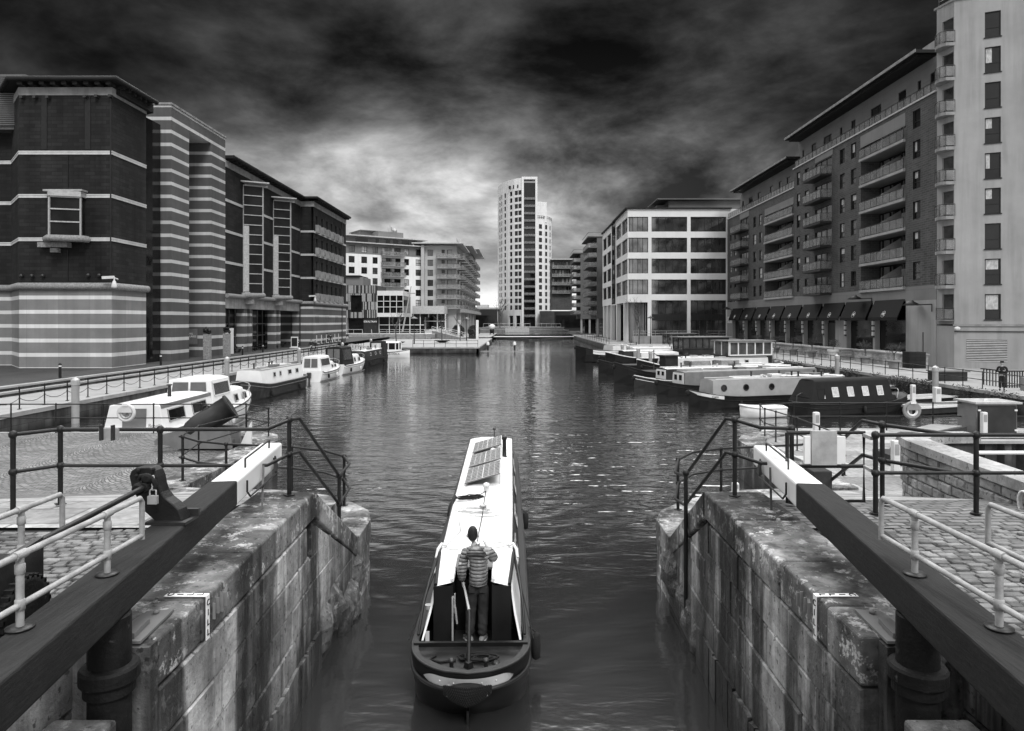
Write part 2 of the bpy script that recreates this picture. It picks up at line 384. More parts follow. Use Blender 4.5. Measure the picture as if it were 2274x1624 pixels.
# stones told apart one by one (random per island), the setts and the dock water
def island_mat(name, v, rv, rough=.85, streak=0, lichen=0, wet=None, stain=.5, bump=.6, pale=.5):
    m = bpy.data.materials.new(name); m.use_nodes = True; t = NT(m.node_tree); MT[name] = m
    geo = t.n('ShaderNodeNewGeometry'); co = geo.outputs['Position']; ri = geo.outputs['Random Per Island']
    px, py, pz = t.n('ShaderNodeSeparateXYZ', Vector=co).outputs
    n1 = t.noise(co, 2.2, 8, .65); n2 = t.noise(co, 9, 6, .7); n3 = t.noise(co, .9, 5, .6, loc=(7, 3, 1))
    c = t.m('MULTIPLY', t.mr(ri, 0, 1, 1 - rv, 1 + rv), v)
    c = t.m('MULTIPLY', c, t.mr(n1, .3, .7, .72, 1.3)); c = t.m('MULTIPLY', c, t.mr(n2, .3, .7, .8, 1.2))
    if stain: c = t.m('MULTIPLY', c, t.mr(n3, .42, .62, 1.12, 1 - stain))
    if streak:
        s1 = t.noise(co, 1.5, 5, .65, scale=(1, 1, .07)); s2 = t.noise(co, .45, 4, .55, scale=(1, 1, .5), loc=(2, 9, 4)); s3 = t.noise(co, 5, 4, .6, scale=(1, 1, .05))
        k = t.mr(s2, .38, .58, .35, 1)
        c = t.m('MULTIPLY', c, t.mix(k, 1.0, t.mr(s1, .46, .55, 1.25, 1 - streak))); c = t.m('MULTIPLY', c, t.mr(s3, .35, .65, 1.15, .72)); s4 = t.noise(co, .85, 5, .6, scale=(1, 1, .13), loc=(5, 2, 8)); c = t.m('MULTIPLY', c, t.mr(s4, .50, .57, 1.08, .16 + .5 * (1 - streak), True))
    if lichen:
        l = t.m('MULTIPLY', t.mr(t.noise(co, 5, 8, .75, loc=(1, 5, 0)), .54, .60, 0, 1), t.mr(n3, .40, .6, 1, .15))
        c = t.mix(t.m('MULTIPLY', l, lichen), c, pale)
        c = t.m('MULTIPLY', c, t.mr(t.noise(co, 14, 3, .5, loc=(4, 0, 2)), .62, .68, 1, .35))
    if wet: c = t.m('MULTIPLY', c, t.mr(t.m('ADD', pz, t.m('MULTIPLY', n1, .5)), wet[0], wet[1], wet[2], 1, True))
    hh = t.m('ADD', t.m('MULTIPLY', n1, 1.2), t.m('MULTIPLY', n2, .6))
    bp = t.n('ShaderNodeBump', Strength=bump, Distance=.05, Height=hh)
    p = t.n('ShaderNodeBsdfPrincipled', Base_Color=t.m('MAXIMUM', c, .004), Roughness=rough, Specular_IOR_Level=.35, Normal=bp.outputs[0])
    t.n('ShaderNodeOutputMaterial', Surface=p.outputs[0])
island_mat('lock_face', .24, .4, .8, streak=.93, lichen=.15, wet=(.25, 1.7, .16))
island_mat('lock_top', .17, .25, .85, streak=.45, lichen=.9, stain=.75, pale=.55)
island_mat('sett', .115, .45, .7, stain=.3, bump=.4)
island_mat('flag', .28, .16, .8, lichen=.3, stain=.35, bump=.3)
island_mat('rubble', .10, .3, .85, streak=.4, lichen=.3, wet=(-.2, .9, .3), bump=1.)

def sett_mat(name, v, w_, h_, fan, mort=.25):
    m = bpy.data.materials.new(name); m.use_nodes = True; t = NT(m.node_tree); MT[name] = m
    geo = t.n('ShaderNodeNewGeometry'); co = geo.outputs['Position']
    px, py, pz = t.n('ShaderNodeSeparateXYZ', Vector=co).outputs
    wob = t.m('MULTIPLY', t.m('SUBTRACT', t.noise(co, 1.3, 2), .5), .25)
    y = t.m('ADD', py, wob)
    if fan:
        ph = t.m('MODULO', t.m('ADD', px, 200.0), fan); ph = t.m('DIVIDE', t.m('SUBTRACT', ph, fan / 2), fan / 2)
        arc = t.m('SQRT', t.m('MAXIMUM', t.m('SUBTRACT', 1.05, t.m('MULTIPLY', ph, ph)), 0.0))
        y = t.m('ADD', y, t.m('MULTIPLY', arc, fan * .38))
    vec = t.n('ShaderNodeCombineXYZ', X=px, Y=y, Z=0.0).outputs[0]
    br = t.n('ShaderNodeTexBrick', Vector=vec, Scale=1.0, Color1=(.62,) * 3 + (1,), Color2=(1.3,) * 3 + (1,), Mortar=(mort,) * 3 + (1,), Mortar_Size=.02, Mortar_Smooth=.3, Bias=0.0, Brick_Width=w_, Row_Height=h_)
    c = t.m('MULTIPLY', t.n('ShaderNodeRGBToBW', Color=br.outputs[0]).outputs[0], v)
    c = t.m('MULTIPLY', c, t.mr(t.noise(co, .5, 5, .6), .35, .65, .75, 1.25)); c = t.m('MULTIPLY', c, t.mr(t.noise(co, 8, 4, .6), .3, .7, .75, 1.25))
    bp = t.n('ShaderNodeBump', Strength=.8, Distance=.02, Height=t.m('SUBTRACT', t.m('MULTIPLY', t.noise(co, 15, 3), .4), br.outputs[1]))
    p = t.n('ShaderNodeBsdfPrincipled', Base_Color=c, Roughness=.75, Specular_IOR_Level=.4, Normal=bp.outputs[0])
    t.n('ShaderNodeOutputMaterial', Surface=p.outputs[0])
sett_mat('setts_fan', .13, .26, .13, 3.2)
sett_mat('setts_flat', .14, .26, .14, 0)
sett_mat('flags', .24, 1.1, .75, 0, .5)

def water_mat():
    m = bpy.data.materials.new('dock_water'); m.use_nodes = True; t = NT(m.node_tree); MT['water'] = m
    geo = t.n('ShaderNodeNewGeometry'); co = geo.outputs['Position']
    px, py, pz = t.n('ShaderNodeSeparateXYZ', Vector=co).outputs
    a = t.noise(co, 1.0, 3, .55, scale=(.55, 1.5, 1), dist=.6)             # wind ripple out in the basin
    b = t.noise(co, 3.3, 2, .5, scale=(.5, 1.3, 1), dist=.4)
    gust = t.mr(t.noise(co, .045, 3, .6, scale=(1, .6, 1)), .38, .6, .35, 1.15)
    far = t.m('MULTIPLY', t.mr(py, 11, 22, .28, 1.2, True), t.mr(py, 26, 80, 1, .42, True))
    # the long swell spreading from the moving boat
    r1 = t.m('SINE', t.m('MULTIPLY', t.m('ADD', t.m('ADD', t.m('MULTIPLY', px, 2.6), t.m('MULTIPLY', py, 3.4)), t.m('MULTIPLY', t.noise(co, .35, 3), 9.0)), 1.5))
    r2 = t.m('SINE', t.m('MULTIPLY', t.m('ADD', t.m('ADD', t.m('MULTIPLY', px, -2.6), t.m('MULTIPLY', py, 3.4)), t.m('MULTIPLY', t.noise(co, .35, 3), 9.0)), 1.5))
    side = t.mr(px, -1.1, -.5, 0, 1)
    wk = t.m('MULTIPLY', t.mix(side, r1, r2), t.m('MULTIPLY', t.mr(py, 9, 14, 0, 1), t.mr(py, 19, 26, 1, 0)))
    h = t.m('MULTIPLY', t.m('ADD', t.m('MULTIPLY', a, .075), t.m('MULTIPLY', b, .022)), t.m('MULTIPLY', far, gust))
    h = t.m('ADD', h, t.m('MULTIPLY', wk, .0045))
    h = t.m('ADD', h, t.m('MULTIPLY', t.noise(co, 2.2, 4, .6), .004))
    bp = t.n('ShaderNodeBump', Strength=1.0, Distance=1.0, Height=h)
    p = t.n('ShaderNodeBsdfPrincipled', Base_Color=(.02, .02, .02, 1), Roughness=t.m('MULTIPLY', t.mr(py, 11, 20, .12, .16, True), t.mr(py, 24, 50, 1, .3, True)), IOR=1.6, Specular_IOR_Level=.5, Normal=bp.outputs[0])
    gl = t.n('ShaderNodeBsdfGlossy', Color=(.95, .95, .95, 1), Roughness=t.m('MULTIPLY', t.mr(py, 11, 20, .04, .11, True), t.mr(py, 24, 50, 1, .25, True)), Normal=bp.outputs[0])
    fc = t.n('ShaderNodeLayerWeight', Blend=.5).outputs['Facing']
    mx = t.n('ShaderNodeMixShader', i0=t.mr(fc, .52, .84, .04, .62, True), i1=p.outputs[0], i2=gl.outputs[0])
    t.n('ShaderNodeOutputMaterial', Surface=mx.outputs[0])
water_mat()

def jacket_mat():
    m = bpy.data.materials.new('quilt'); m.use_nodes = True; t = NT(m.node_tree); MT['quilt'] = m
    co = t.n('ShaderNodeTexCoord').outputs['Object']; x, y, z = t.n('ShaderNodeSeparateXYZ', Vector=co).outputs
    a = t.m('ADD', t.m('MULTIPLY', z, 2 * math.pi / .055), t.m('MULTIPLY', t.m('SUBTRACT', t.noise(co, 9, 3), .5), 2.4))
    q = t.m('POWER', t.m('ABSOLUTE', t.m('SINE', t.m('MULTIPLY', a, .5))), .45)
    c = t.m('MULTIPLY', t.m('MULTIPLY', t.mr(q, .15, 1, .58, 1.05), t.mr(t.noise(co, 14, 5), .3, .7, .6, 1.3)), .17)
    bp = t.n('ShaderNodeBump', Strength=1.0, Distance=.02, Height=t.m('ADD', q, t.m('MULTIPLY', t.noise(co, 30, 4), .5)))
    p_ = t.n('ShaderNodeBsdfPrincipled', Base_Color=c, Roughness=.38, Specular_IOR_Level=.5, Normal=bp.outputs[0]); t.n('ShaderNodeOutputMaterial', Surface=p_.outputs[0])
jacket_mat()
# ---------------------------------------------------------------- the setting: water, quays, aprons
def struct(name, mb, m, **k): return mb.build(name, m, kind='structure', org=(0, 0, 0), **k)
b = MB(); b.quad((-400, -60, 0), (400, -60, 0), (400, 900, 0), (-400, 900, 0)); struct('water', b, 'water')
def zg(d):                                                  # level of the lock apron as it falls towards the basin
    return 2.85 if d <= 10.2 else 1.25 if d >= 17 else 2.85 - (d - 10.2) / 6.8 * 1.6
def apron(name, m, rows, step=1.0, dz=0.):
    """rows: (depth, x at one side, x at the other)"""
    b = MB(); ds = []
    for (d0, a0, c0), (d1, a1, c1) in zip(rows, rows[1:]):
        n = max(1, int(round((d1 - d0) / step)))
        for i in range(n): ds.append((d0 + (d1 - d0) * i / n, a0 + (a1 - a0) * i / n, c0 + (c1 - c0) * i / n))
    ds.append(rows[-1])
    for (d0, a0, c0), (d1, a1, c1) in zip(ds, ds[1:]):
        if d1 - d0 < 1e-6: continue
        b.quad((a0, d0, zg(d0) + dz), (c0, d0, zg(d0) + dz), (c1, d1, zg(d1) + dz), (a1, d1, zg(d1) + dz))
    return struct(name, b, m)
LX = [(1, -3.0), (6.7, -3.0), (10.7, -3.15), (13.4, -3.12), (14.6, -3.15), (15.3, -3.35), (16., -3.9), (16.6, -4.6), (17., -5.6), (17.3, -8.5), (22.4, -8.5), (24.2, -8.45), (25.4, -8.9), (26.1, -9.9), (26.5, -11.5)]
RX = [(1, 2.87), (6.7, 2.87), (10.5, 2.88), (13.4, 2.95), (14.6, 2.95), (15.3, 3.2), (16., 3.8), (16.6, 4.5), (17., 5.3), (17.3, 7.7), (22.4, 7.7), (24.2, 7.75), (25.4, 8.3), (26.1, 9.3), (26.5, 10.5)]
LX = [(d, x) for d, x in LX]
# left apron: granite setts from x = -4.0, coping along the water
def edge(tab, d):
    for (d0, x0), (d1, x1) in zip(tab, tab[1:]):
        if d0 <= d <= d1: return x0 + (x1 - x0) * (d - d0) / (d1 - d0)
    return tab[-1][1]
apron('cobbled_ground', 'setts_fan', [(7, -60, -8.2), (10.7, -60, -8.2), (17.3, -60, -9.0), (22.4, -60, -9.3), (26.2, -60, -11.)], dz=-.015)
apron('flagstone_ground', 'flags', [(8.85, -8.2, -4.05), (10.7, -8.2, -4.1), (14.0, -8.6, -4.1), (15.3, -8.8, -4.5), (16.4, -8.9, -5.4), (17.29, -9.0, -8.9)], dz=-.01)
apron('cobbled_ground', 'joint', [(-4, -30, -3.2), (7, -30, -3.9), (9, -8.2, -4)], dz=-.05)
apron('cobbled_ground', 'setts_flat', [(8.85, 3.7, 7.6), (10.6, 3.7, 7.6)], dz=-.015)
apron('cobbled_ground', 'joint', [(-4, 3.2, 30), (9, 3.6, 30)], dz=-.05)
apron('flagstone_ground', 'flags', [(10.6, 3.7, 7.9), (13.3, 3.7, 7.9), (14.0, 3.9, 8.9), (15.3, 4.3, 9.5), (16.4, 5.2, 10.), (17.3, 8.1, 10.6), (22.4, 8.2, 13.4), (25.0, 8.4, 15.2), (25.01, 8.4, 70), (27.3, 9.8, 70)], dz=-.015)

def flat(name, pts, z, m): b = MB(); b.add([(x, y, z) for x, y in pts], [tuple(range(len(pts)))]); return struct(name, b, m)
flat('quay_path', [(-29.7, 26.2), (-24.7, 26.2), (-24.7, 114.4), (-29.7, 114.4)], 1.05, 'quay_path')
flat('promenade', [(-400, 26.21), (-30.4, 26.21), (-30.4, 200), (-400, 200)], 1.6, 'asphalt_dark')
flat('quay_path', [(-30.4, 114.4), (-6.9, 114.4), (-6.9, 172), (-30.4, 172)], 1.06, 'quay_path')
flat('ground', [(-600, 172), (-6.9, 172), (-6.9, 230), (-600, 230)], 1.3, 'quay_path')
flat('ground', [(-3000, 212), (3000, 212), (3000, 3000), (-3000, 3000)], 1.2, 'asphalt_dark')
flat('quay_path', [(29.7, 27.6), (60, 27.6), (60, 131), (40, 131), (16.9, 131), (16.9, 127.2), (24.3, 112.2), (29.7, 100.2)], 1.1, 'quay_path')
flat('ground', [(16.9, 131), (400, 131), (400, 260), (16.9, 260)], 1.12, 'quay_path')
flat('ground', [(60, -40), (400, -40), (400, 131), (60, 131)], 1.08, 'asphalt_dark')
flat('ground', [(-400, -40), (-60, -40), (-60, 26.2), (-400, 26.2)], 1.5, 'asphalt_dark')

def quay_wall(name, label, pts, zt, z0=-1., m='quay_wall', cop='quay_stone', cw=.5, ch=.22, closed=False):
    root = thing(name, label, 'quay wall', (pts[0][0], pts[0][1], z0))
    b = MB(); c = MB()
    P = [Vector(p) for p in pts]
    for i in range(len(P) - 1):
        p, q = P[i], P[i + 1]; u = (q - p).normalized(); n = Vector((-u.y, u.x))          # land lies to the left of the run
        b.hexa([(*p, z0), (*q, z0), (*(q + n * .4), z0), (*(p + n * .4), z0)], [(*p, zt - ch), (*q, zt - ch), (*(q + n * .4), zt - ch), (*(p + n * .4), zt - ch)])
        L = (q - p).length; k = max(1, int(L / 1.6))
        for j in range(k):
            a, e = p + u * (L * j / k + .006), p + u * (L * (j + 1) / k - .006); o = -n * (.04 + random.uniform(-.012, .012)); zz = zt + random.uniform(-.006, .008)
            c.hexa([(*(a + o), zt - ch + .003), (*(e + o), zt - ch + .003), (*(e + n * cw), zt - ch + .003), (*(a + n * cw), zt - ch + .003)], [(*(a + o), zz), (*(e + o), zz), (*(e + n * cw), zz), (*(a + n * cw), zz)])
    b.build('masonry', m, root); c.build('coping', cop, root)
    return root
quay_wall('quay_wall', 'long dark stained stone quay wall below the chain fence', [(-24.3, 26.5), (-24.3, 114)], 1.06)
quay_wall('quay_wall', 'short quay wall under the cobbled ground in front of the white cruiser', [(-11.5, 26.5), (-24.3, 26.5)], 1.2)
quay_wall('quay_wall', 'far quay wall beside the white trip boat', [(-24.3, 114), (-6.5, 114), (-6.5, 172)], 1.08)
quay_wall('quay_wall', 'weedy stone quay wall under the railings by the dark canvas narrowboat', [(16.5, 210), (16.5, 127), (24, 112), (29.3, 100), (29.3, 27.6)], 1.12)
quay_wall('quay_wall', 'pale stone edge behind the lifebuoy and utility cabinet', [(29.3, 27.6), (10.5, 26.7)], 1.2)
# two low steps between the quay path and the museum promenade
b = MB(); b2 = MB()
for x, z0, z1 in ((-29.7, .8, 1.32), (-30.15, 1.0, 1.6)):
    for k in range(44):
        y0 = 27 + k * 2.0; b.box(x - .44, y0, z0, x, y0 + 1.99, z1 - .11); b2.box(x - .46, y0, z1 - .108, x + .05, y0 + 1.98, z1 + random.uniform(0, .012))
t = thing('retaining_wall', 'long low double stepped stone wall between chain fence and museum', 'wall', (-30, 70, .8))
b.build('masonry', 'quay_wall', t); b2.build('coping', 'quay_stone', t)
# the footbridge the picture is taken from
t = thing('footbridge', 'narrow steel footbridge over the lock, under the viewpoint', 'footbridge', (0, -1, 3.6))
b = MB(); b.box(-12, -2.6, 3.78, 12, .9, 3.9); b.build('deck', 'deck_wood', t); b = MB(); b.box(-12, .6, 3.35, 12, .75, 3.77); b.box(-12, -2.45, 3.35, 12, -2.3, 3.77); b.build('girder', 'metal_dark', t)
# weir across the narrow arm, with the white boom on it and the upper pool behind
t = thing('weir', 'dark shallow vee of sheet piling across the dock below the tower, white boom on top', 'weir', (4, 186, -1))
b = MB(); pts = [(-6.6, 208), (-1, 197), (3.2, 186), (6, 186), (11, 197), (16.6, 208)]
for (x0, y0), (x1, y1) in zip(pts, pts[1:]):
    b.bar((x0, y0, -.2), (x1, y1, -.2), .5, 1.5)
b.build('piling', 'sheet_pile', t)
b = MB(); b.tube([(-9, 203, .72), (18, 203, .72)], .16, 8); b.build('boom', 'paint_white', t)
flat('upper_pool', [(-6.5, 208), (16.5, 208), (16.5, 236), (-6.5, 236)], 1.215, 'water')
# ---------------------------------------------------------------- left: the dark brick museum with its striped stone
t = thing('museum', 'dark brick museum with pale striped stone base and tall striped portal on the left quay', 'museum', (-37, 60, 1.6))
ZB = 1.5
oct_ = [(-60, 60.0), (-44.1, 60.0), (-40.9, 56.5), (-33.3, 56.5), (-33.3, 61.7), (-34.4, 62.3), (-60, 62.3)]
b = MB(); b.prism([(x, y) for x, y in oct_], 8.35, 24.0)
b.build('tower_wall', 'brick_dark', t)
b = MB(); b.prism(oct_, ZB, 8.1); b.build('stone_base', 'stone_oct', t)
def ring(b, poly, off, z0, z1, n=None, dep=.35):
    """a moulding round the visible sides of a polygon"""
    P = [Vector(p) for p in poly][:n]; N = []
    for i in range(len(P)):
        u0 = (P[i] - P[i - 1]).normalized() if i else None; u1 = (P[i + 1] - P[i]).normalized() if i < len(P) - 1 else None
        ns = [Vector((u.y, -u.x)) for u in (u0, u1) if u]; nn = sum(ns, Vector((0, 0))).normalized(); k = 1 / max(.5, nn.dot(ns[0])); N.append(nn * k)
    for i in range(len(P) - 1):
        p, q, a, c = P[i], P[i + 1], N[i], N[i + 1]
        b.hexa([(*(p - a * dep), z0), (*(q - c * dep), z0), (*(q + c * off), z0), (*(p + a * off), z0)], [(*(p - a * dep), z1), (*(q - c * dep), z1), (*(q + c * off), z1), (*(p + a * off), z1)])
vis = oct_[:5]
def torus_run(b, poly, r, z):
    b.tube([(*p, z) for p in poly], r, 10)
b = MB(); ring(b, vis, .02, 8.08, 8.36); torus_run(b, [(-60, 59.95), (-44.1, 59.9), (-40.9, 56.4), (-33.2, 56.4), (-33.2, 61.7)], .3, 8.3); b.build('moulding', 'granite', t)
b = MB()
for z in (19.1, 15.55, 12.0):
    ring(b, vis, .05, z, z + .1); ring(b, vis, .035, z + .102, z + .20); ring(b, vis, .06, z + .202, z + .30)
b.build('string_course', 'stone_pale', t)
b = MB(); ring(b, vis, .06, 23.95, 24.6); b.build('frieze', 'stone_grey', t)
b = MB(); ring(b, vis, .85, 24.9, 25.25, dep=.5)
torus_run(b, [(-60, 59.1), (-44.5, 59.1), (-41.2, 55.65), (-32.45, 55.65), (-32.45, 61.9)], .2, 25.05)
b.prism([(x * 1. + .4, y + .5) for x, y in oct_], 24.2, 24.95)
for k in range(9): b.box(-40.6 + k * .9, 55.8, 24.62, -40.2 + k * .9, 56.6, 24.9)
for k in range(6): b.box(-33.4, 56.9 + k * .85, 24.62, -32.6, 57.25 + k * .85, 24.9)
b.build('eaves', 'roof_dark', t)
b = MB()
for px in (161, 324): p = Z('A', px * 0 + (414 if px == 161 else 826), 500); x = (p[0] - VX) * 56.4 / FPX; b.box(x - .22, 56.45, 19.5, x + .22, 56.6, 24.0)
b.box(-36.9, 56.43, 8.6, -36.86, 56.52, 19.0); b.box(-33.42, 56.43, 8.6, -33.3, 56.52, 23.9)
b.each('wall_slot', 'metal_black', t)
# small wall lamps
for k, (zx, zy) in enumerate(((203, 290), (327, 290), (449, 290), (803, 285), (910, 280), (1040, 278))):
    p = DZ('A', zx, zy, 56.2); b = MB(); b.box(p.x - .12, 56.1, p.z - .1, p.x + .12, 56.5, p.z + .1); b.build('wall_lamp', 'metal_dark', t)
for k, (zx, zy) in enumerate(((203, 468), (302, 468), (404, 468), (835, 462), (940, 462))):
    p = DZ('B', zx, zy, 56.3); b = MB(); b.ball((p.x, 56.3, p.z), .16, 8); b.build('wall_lamp', 'metal_dark', t)
# prow-shaped bay window
bz0, bz1 = DZ('B', 600, 95, 55.8).z, DZ('A', 600, 1200, 55.8).z
xl, xm, xr = [DZ('A', q, 1300, 56).x for q in (457, 522, 772)]
bw = MB(); plan = [(xl, 56.5), (xl, 56.1), (xm, 55.3), (xr, 55.9), (xr, 56.5)]
bw.prism([(xl + .05, 56.6), (xl + .05, 56.12), (xm, 55.36), (xr - .05, 55.93), (xr - .05, 56.6)], bz0, bz1, 1)
zz = [bz0 + (bz1 - bz0) * q for q in (0.0, .33, .62, .9, 1.0)]
for z in zz:
    for p, q in zip(plan[1:], plan[2:4]): bw.bar((*p, z), (*q, z), .12, .1, 0)
for p in plan[1:4]: bw.box(p[0] - .06, p[1] - .06, bz0, p[0] + .06, p[1] + .06, bz1, 0)
bay = bw.build('bay_window', ['galv', 'glass_dull'], t)
b = MB(); b.prism([(xl - .1, 56.5), (xl - .1, 56.0), (xm, 55.1), (xr + .1, 55.75), (xr + .1, 56.5)], bz1 - .3, bz1 + .12); b.box(xl - .25, 55.7, bz1 + .16, xr + .2, 56.5, bz1 + .3); b.build('canopy', 'galv', bay)
b = MB(); b.tube([(xl - .3, 56.3, bz0 - .2), (xl - .1, 55.9, bz0 - .2), (xm, 55.1, bz0 - .2), (xr + .25, 55.75, bz0 - .2), (xr + .3, 56.3, bz0 - .2)], .28, 10); b.box(-39, 55.9, bz0 - .85, -36.6, 56.5, bz0 - .45); b.box(-38.1, 56.1, bz0 - 1.25, -37.5, 56.5, bz0 - .9); b.build('sill', 'granite', bay)
# recessed glass strip
b = MB(); b.box(-34.7, 61.75, ZB, -34.2, 65.9, 24.2); b.build('recess_glazing', 'glass', t)
b = MB()
for k in range(19): b.box(-35.5, 62.0, 2.6 + k * 1.25, -34.1, 62.08, 2.66 + k * 1.25)
b.box(-33.9, 61.9, ZB, -33.82, 62., 24.); b.build('glazing_bars', 'galv', t)
# striped portal
b = MB(); b.box(-37.5, 66.2, ZB, -33.3, 69.76, 26.2); b.box(-37.5, 74.8, ZB, -33.3, 78.4, 26.2); b.box(-37.5, 69.761, 24.75, -33.302, 74.799, 26.2)
b.box(-45, 69.8, ZB, -40.2, 79.5, 26.1)
b.build('portal', 'stone_pillar', t)
b = MB(); b.box(-37.6, 66.1, 26.22, -33.2, 78.5, 26.42); b.build('capping', 'stone_grey', t)
b = MB(); b.box(-40, 69.7, ZB, -37.6, 74.9, 26.1); b.build('portal_recess', 'brick_dark', t)
b = MB(); b.box(-37.4, 74.74, 2.9, -34.8, 74.795, 4.6, 0); s_ = b.build('sign_board', 'paint_mid', t)
text('ROYAL\nARMOURIES', .3, (-35.7, 74.72, 3.9), (R(90), 0, 0), 'letter_white', s_)
# main facade
W1 = Wall((-33.3, 78.4), (-33.3, 105.3)); EN = 7.2
b = MB()
dd = lambda px: XD(px, -33.3) - 78.4
b1a, b1b = dd(539.7), dd(553); b2a, b2b = dd(606.5), dd(618)
W1.holes(b, EN + 1.3, 23.3, [], 0)
b.box(-60, 78.6, 8.2, -33.45, 105.3, 24); b.build('brick_wall', 'brick_dark', t)
b = MB()
for z in (19.1, 15.55, 12.0):
    for k in range(3): W1.box(b, 0, W1.L, z + k * .1, z + k * .1 + .09, -.1, .05 + .02 * (k != 1))
b.build('string_course', 'stone_pale', t)
b = MB(); W1.box(b, 0, W1.L, 23.0, 23.75, -.3, .07); W1.box(b, 0, W1.L, 6.9, 8.1, -.8, .02); b.each('frieze', 'stone_grey', t)
b = MB(); b.tube([(-33.1, 78.4, 8.35), (-33.1, 105.3, 8.35)], .26, 10); b.build('moulding', 'granite', t)
b = MB(); W1.box(b, 0, W1.L, 23.95, 24.3, -.6, .9); b.tube([(-32.4, 78.5, 24.15), (-32.4, 105.2, 24.15)], .2, 8)
for k in range(24): W1.box(b, k * 1.1 + .3, k * 1.1 + .65, 23.755, 23.945, -.1, .75)
b.box(-60, 78.4, 23.5, -33.6, 105.3, 24.1); b.build('eaves', 'roof_dark', t)
for (pa, pb, ztop, zbot, nb, l) in ((539.7, 583.8, C_ := DZ('C', 1100, 375, 84).z, DZ('C', 1100, 1392, 84).z, 11, 'near'), (606.5, 645.2, DZ('C', 1400, 518, 94.3).z, DZ('C', 1400, 1415, 94.3).z, 11, 'far')):
    da = XD(pa, -33.3); xo = -31.3; do = XD(pb, xo); pl_ = [(-33.3, da), (xo, do), (-33.3, do + 2.6)]
    b = MB(); b.prism([(-33.4, da + .05), (xo - .04, do + .03), (-33.4, do + 2.6)], zbot, ztop, 1)
    for k in range(nb + 1):
        z = zbot + (ztop - zbot) * k / nb; b.bar((*pl_[0], z), (*pl_[1], z), .14, .09, 0); b.bar((*pl_[1], z), (*pl_[2], z), .14, .09, 0)
    for p in pl_: b.box(p[0] - .07, p[1] - .07, zbot, p[0] + .07, p[1] + .07, ztop, 0)
    bay = b.build('bay_window', ['galv', 'glass_dull'], t)
    b = MB(); b.bar((-33.6, da - .2, ztop + .35), (xo + .6, do + .2, ztop + .35), 1.6, .14); b.bar((-33.4, da + .5, ztop + .12), (xo + .3, do + .7, ztop + .12), .2, .3); b.build('canopy', 'galv', bay)
    b = MB(); b.tube([(-33.3, da - .5, zbot - .25), (xo + .1, do - .1, zbot - .25), (-33.2, do + 3, zbot - .25)], .3, 10); b.box(-33.3, da + .4, zbot - 1.3, -32.2, do + .9, zbot - .5); b.build('sill', 'granite', bay)
    b = MB(); b.bar((-33.2, da + .12, zbot + .1), (-32.6, da + .4, zbot + .1), .1, .1); x2 = -32.5
    b.hexa([(-33.25, da - .03, zbot + .2), (-32.7, da + .3, zbot + .2), (-32.7, da + .33, zbot + .2), (-33.25, da, zbot + .2)], [(-33.25, da - .03, zbot + 8.2), (-32.7, da + .3, zbot + 8.2), (-32.7, da + .33, zbot + 8.2), (-33.25, da, zbot + 8.2)]); b.build('blind', 'galv', bay)
# entrance: striped columns in front of recessed glazing
b = MB(); b.box(-45, 78.45, ZB, -36.4, 105.25, 6.9); b.build('entrance_glazing', 'glass', t)
b = MB()
for k in range(14): y0 = 79 + k * 1.9; b.box(-36.4, y0, ZB, -36.32, y0 + .1, 6.9)
for z in (3.4, 5.0): b.box(-36.4, 78.5, z, -36.3, 105.2, z + .1)
b.build('glazing_bars', 'galv', t)
for zx0, zx1 in ((295, 322), (348, 368), (582, 598), (620, 637), (808, 825)):
    y0, y1 = XD(Z('D', zx0, 0)[0], -33.3), XD(Z('D', zx1, 0)[0], -33.3)
    b = MB(); b.box(-34.3, y0, ZB, -33.31, max(y1, y0 + .7), 6.9); b.build('column', 'stone_pillar', t)
for y0 in (82.5, 90.5, 99): b = MB(); b.box(-36.35, y0, ZB, -35.4, y0 + 1.1, 6.9); b.build('column', 'stone_pillar', t)
b = MB(); b.box(-33.6, 79.1, 1.6, -33.5, 81.2, 4.6); b.build('banner', 'paint_white', t)
# end block with the balconettes
X2 = -31.27; W2 = Wall((X2, 105.3), (X2, 125.2)); WF = Wall((-60, 105.3), (X2, 105.3))
cols = [XD(Z('C', q, 0)[0], X2) - 105.3 for q in (1737, 1787, 1834, 1878, 1919, 1957)]; rows = [21.7, 18.18, 14.65, 11.12]
hs = [(c - .45, c + .45, z - 2.5, z) for c in cols for z in rows]
lo = [(c + k * .55, c + k * .55 + .32, 5.1, 6.2) for c in (1.0, 6.6, 12.6) for k in range(4)]
lw = [(c, c + .9, 1.95, 3.2) for c in (1.6, 4.2, 7.0, 9.6, 12.2, 14.6)]
b = MB(); W2.holes(b, 8.2, 23.3, hs, .3); b.box(-60, 105.31, 8.2, X2 - .35, 125.2, 23.4); b.build('brick_wall', 'brick_dark', t)
b = MB(); W2.holes(b, ZB, 8.1, lo + lw, .3); WF.holes(b, ZB, 8.1, [], 0); b.box(-60, 105.35, ZB, X2 - .35, 125.2, 8.1); b.build('stone_base', 'stone_pillar', t)
for h in hs:
    wn = W2.window(t, *h, dep=.28, fr=.06, style=2, glass='glass')
    b = MB(); c = (h[0] + h[1]) / 2; z = h[2]
    W2.box(b, c - .65, c + .65, z - .18, z, 0, .5)
    for q in (-.6, .6): W2.box(b, c + q - .03, c + q + .03, z, z + 1.05, .42, .48)
    for zz_ in (.98, .05): W2.box(b, c - .6, c + .6, z + zz_, z + zz_ + .06, .41, .47)
    for s in (-1, 1): b.bar(W2.pt(c - .55 * s, z + .1, .45), W2.pt(c + .55 * s, z + 1.0, .45), .05, .05)
    W2.box(b, c - .72, c - .6, z + .0, z + 1.05, 0, .5); W2.box(b, c + .6, c + .66, z, z + 1.05, 0, .5)
    b.build('balconette', 'stone_grey', wn)
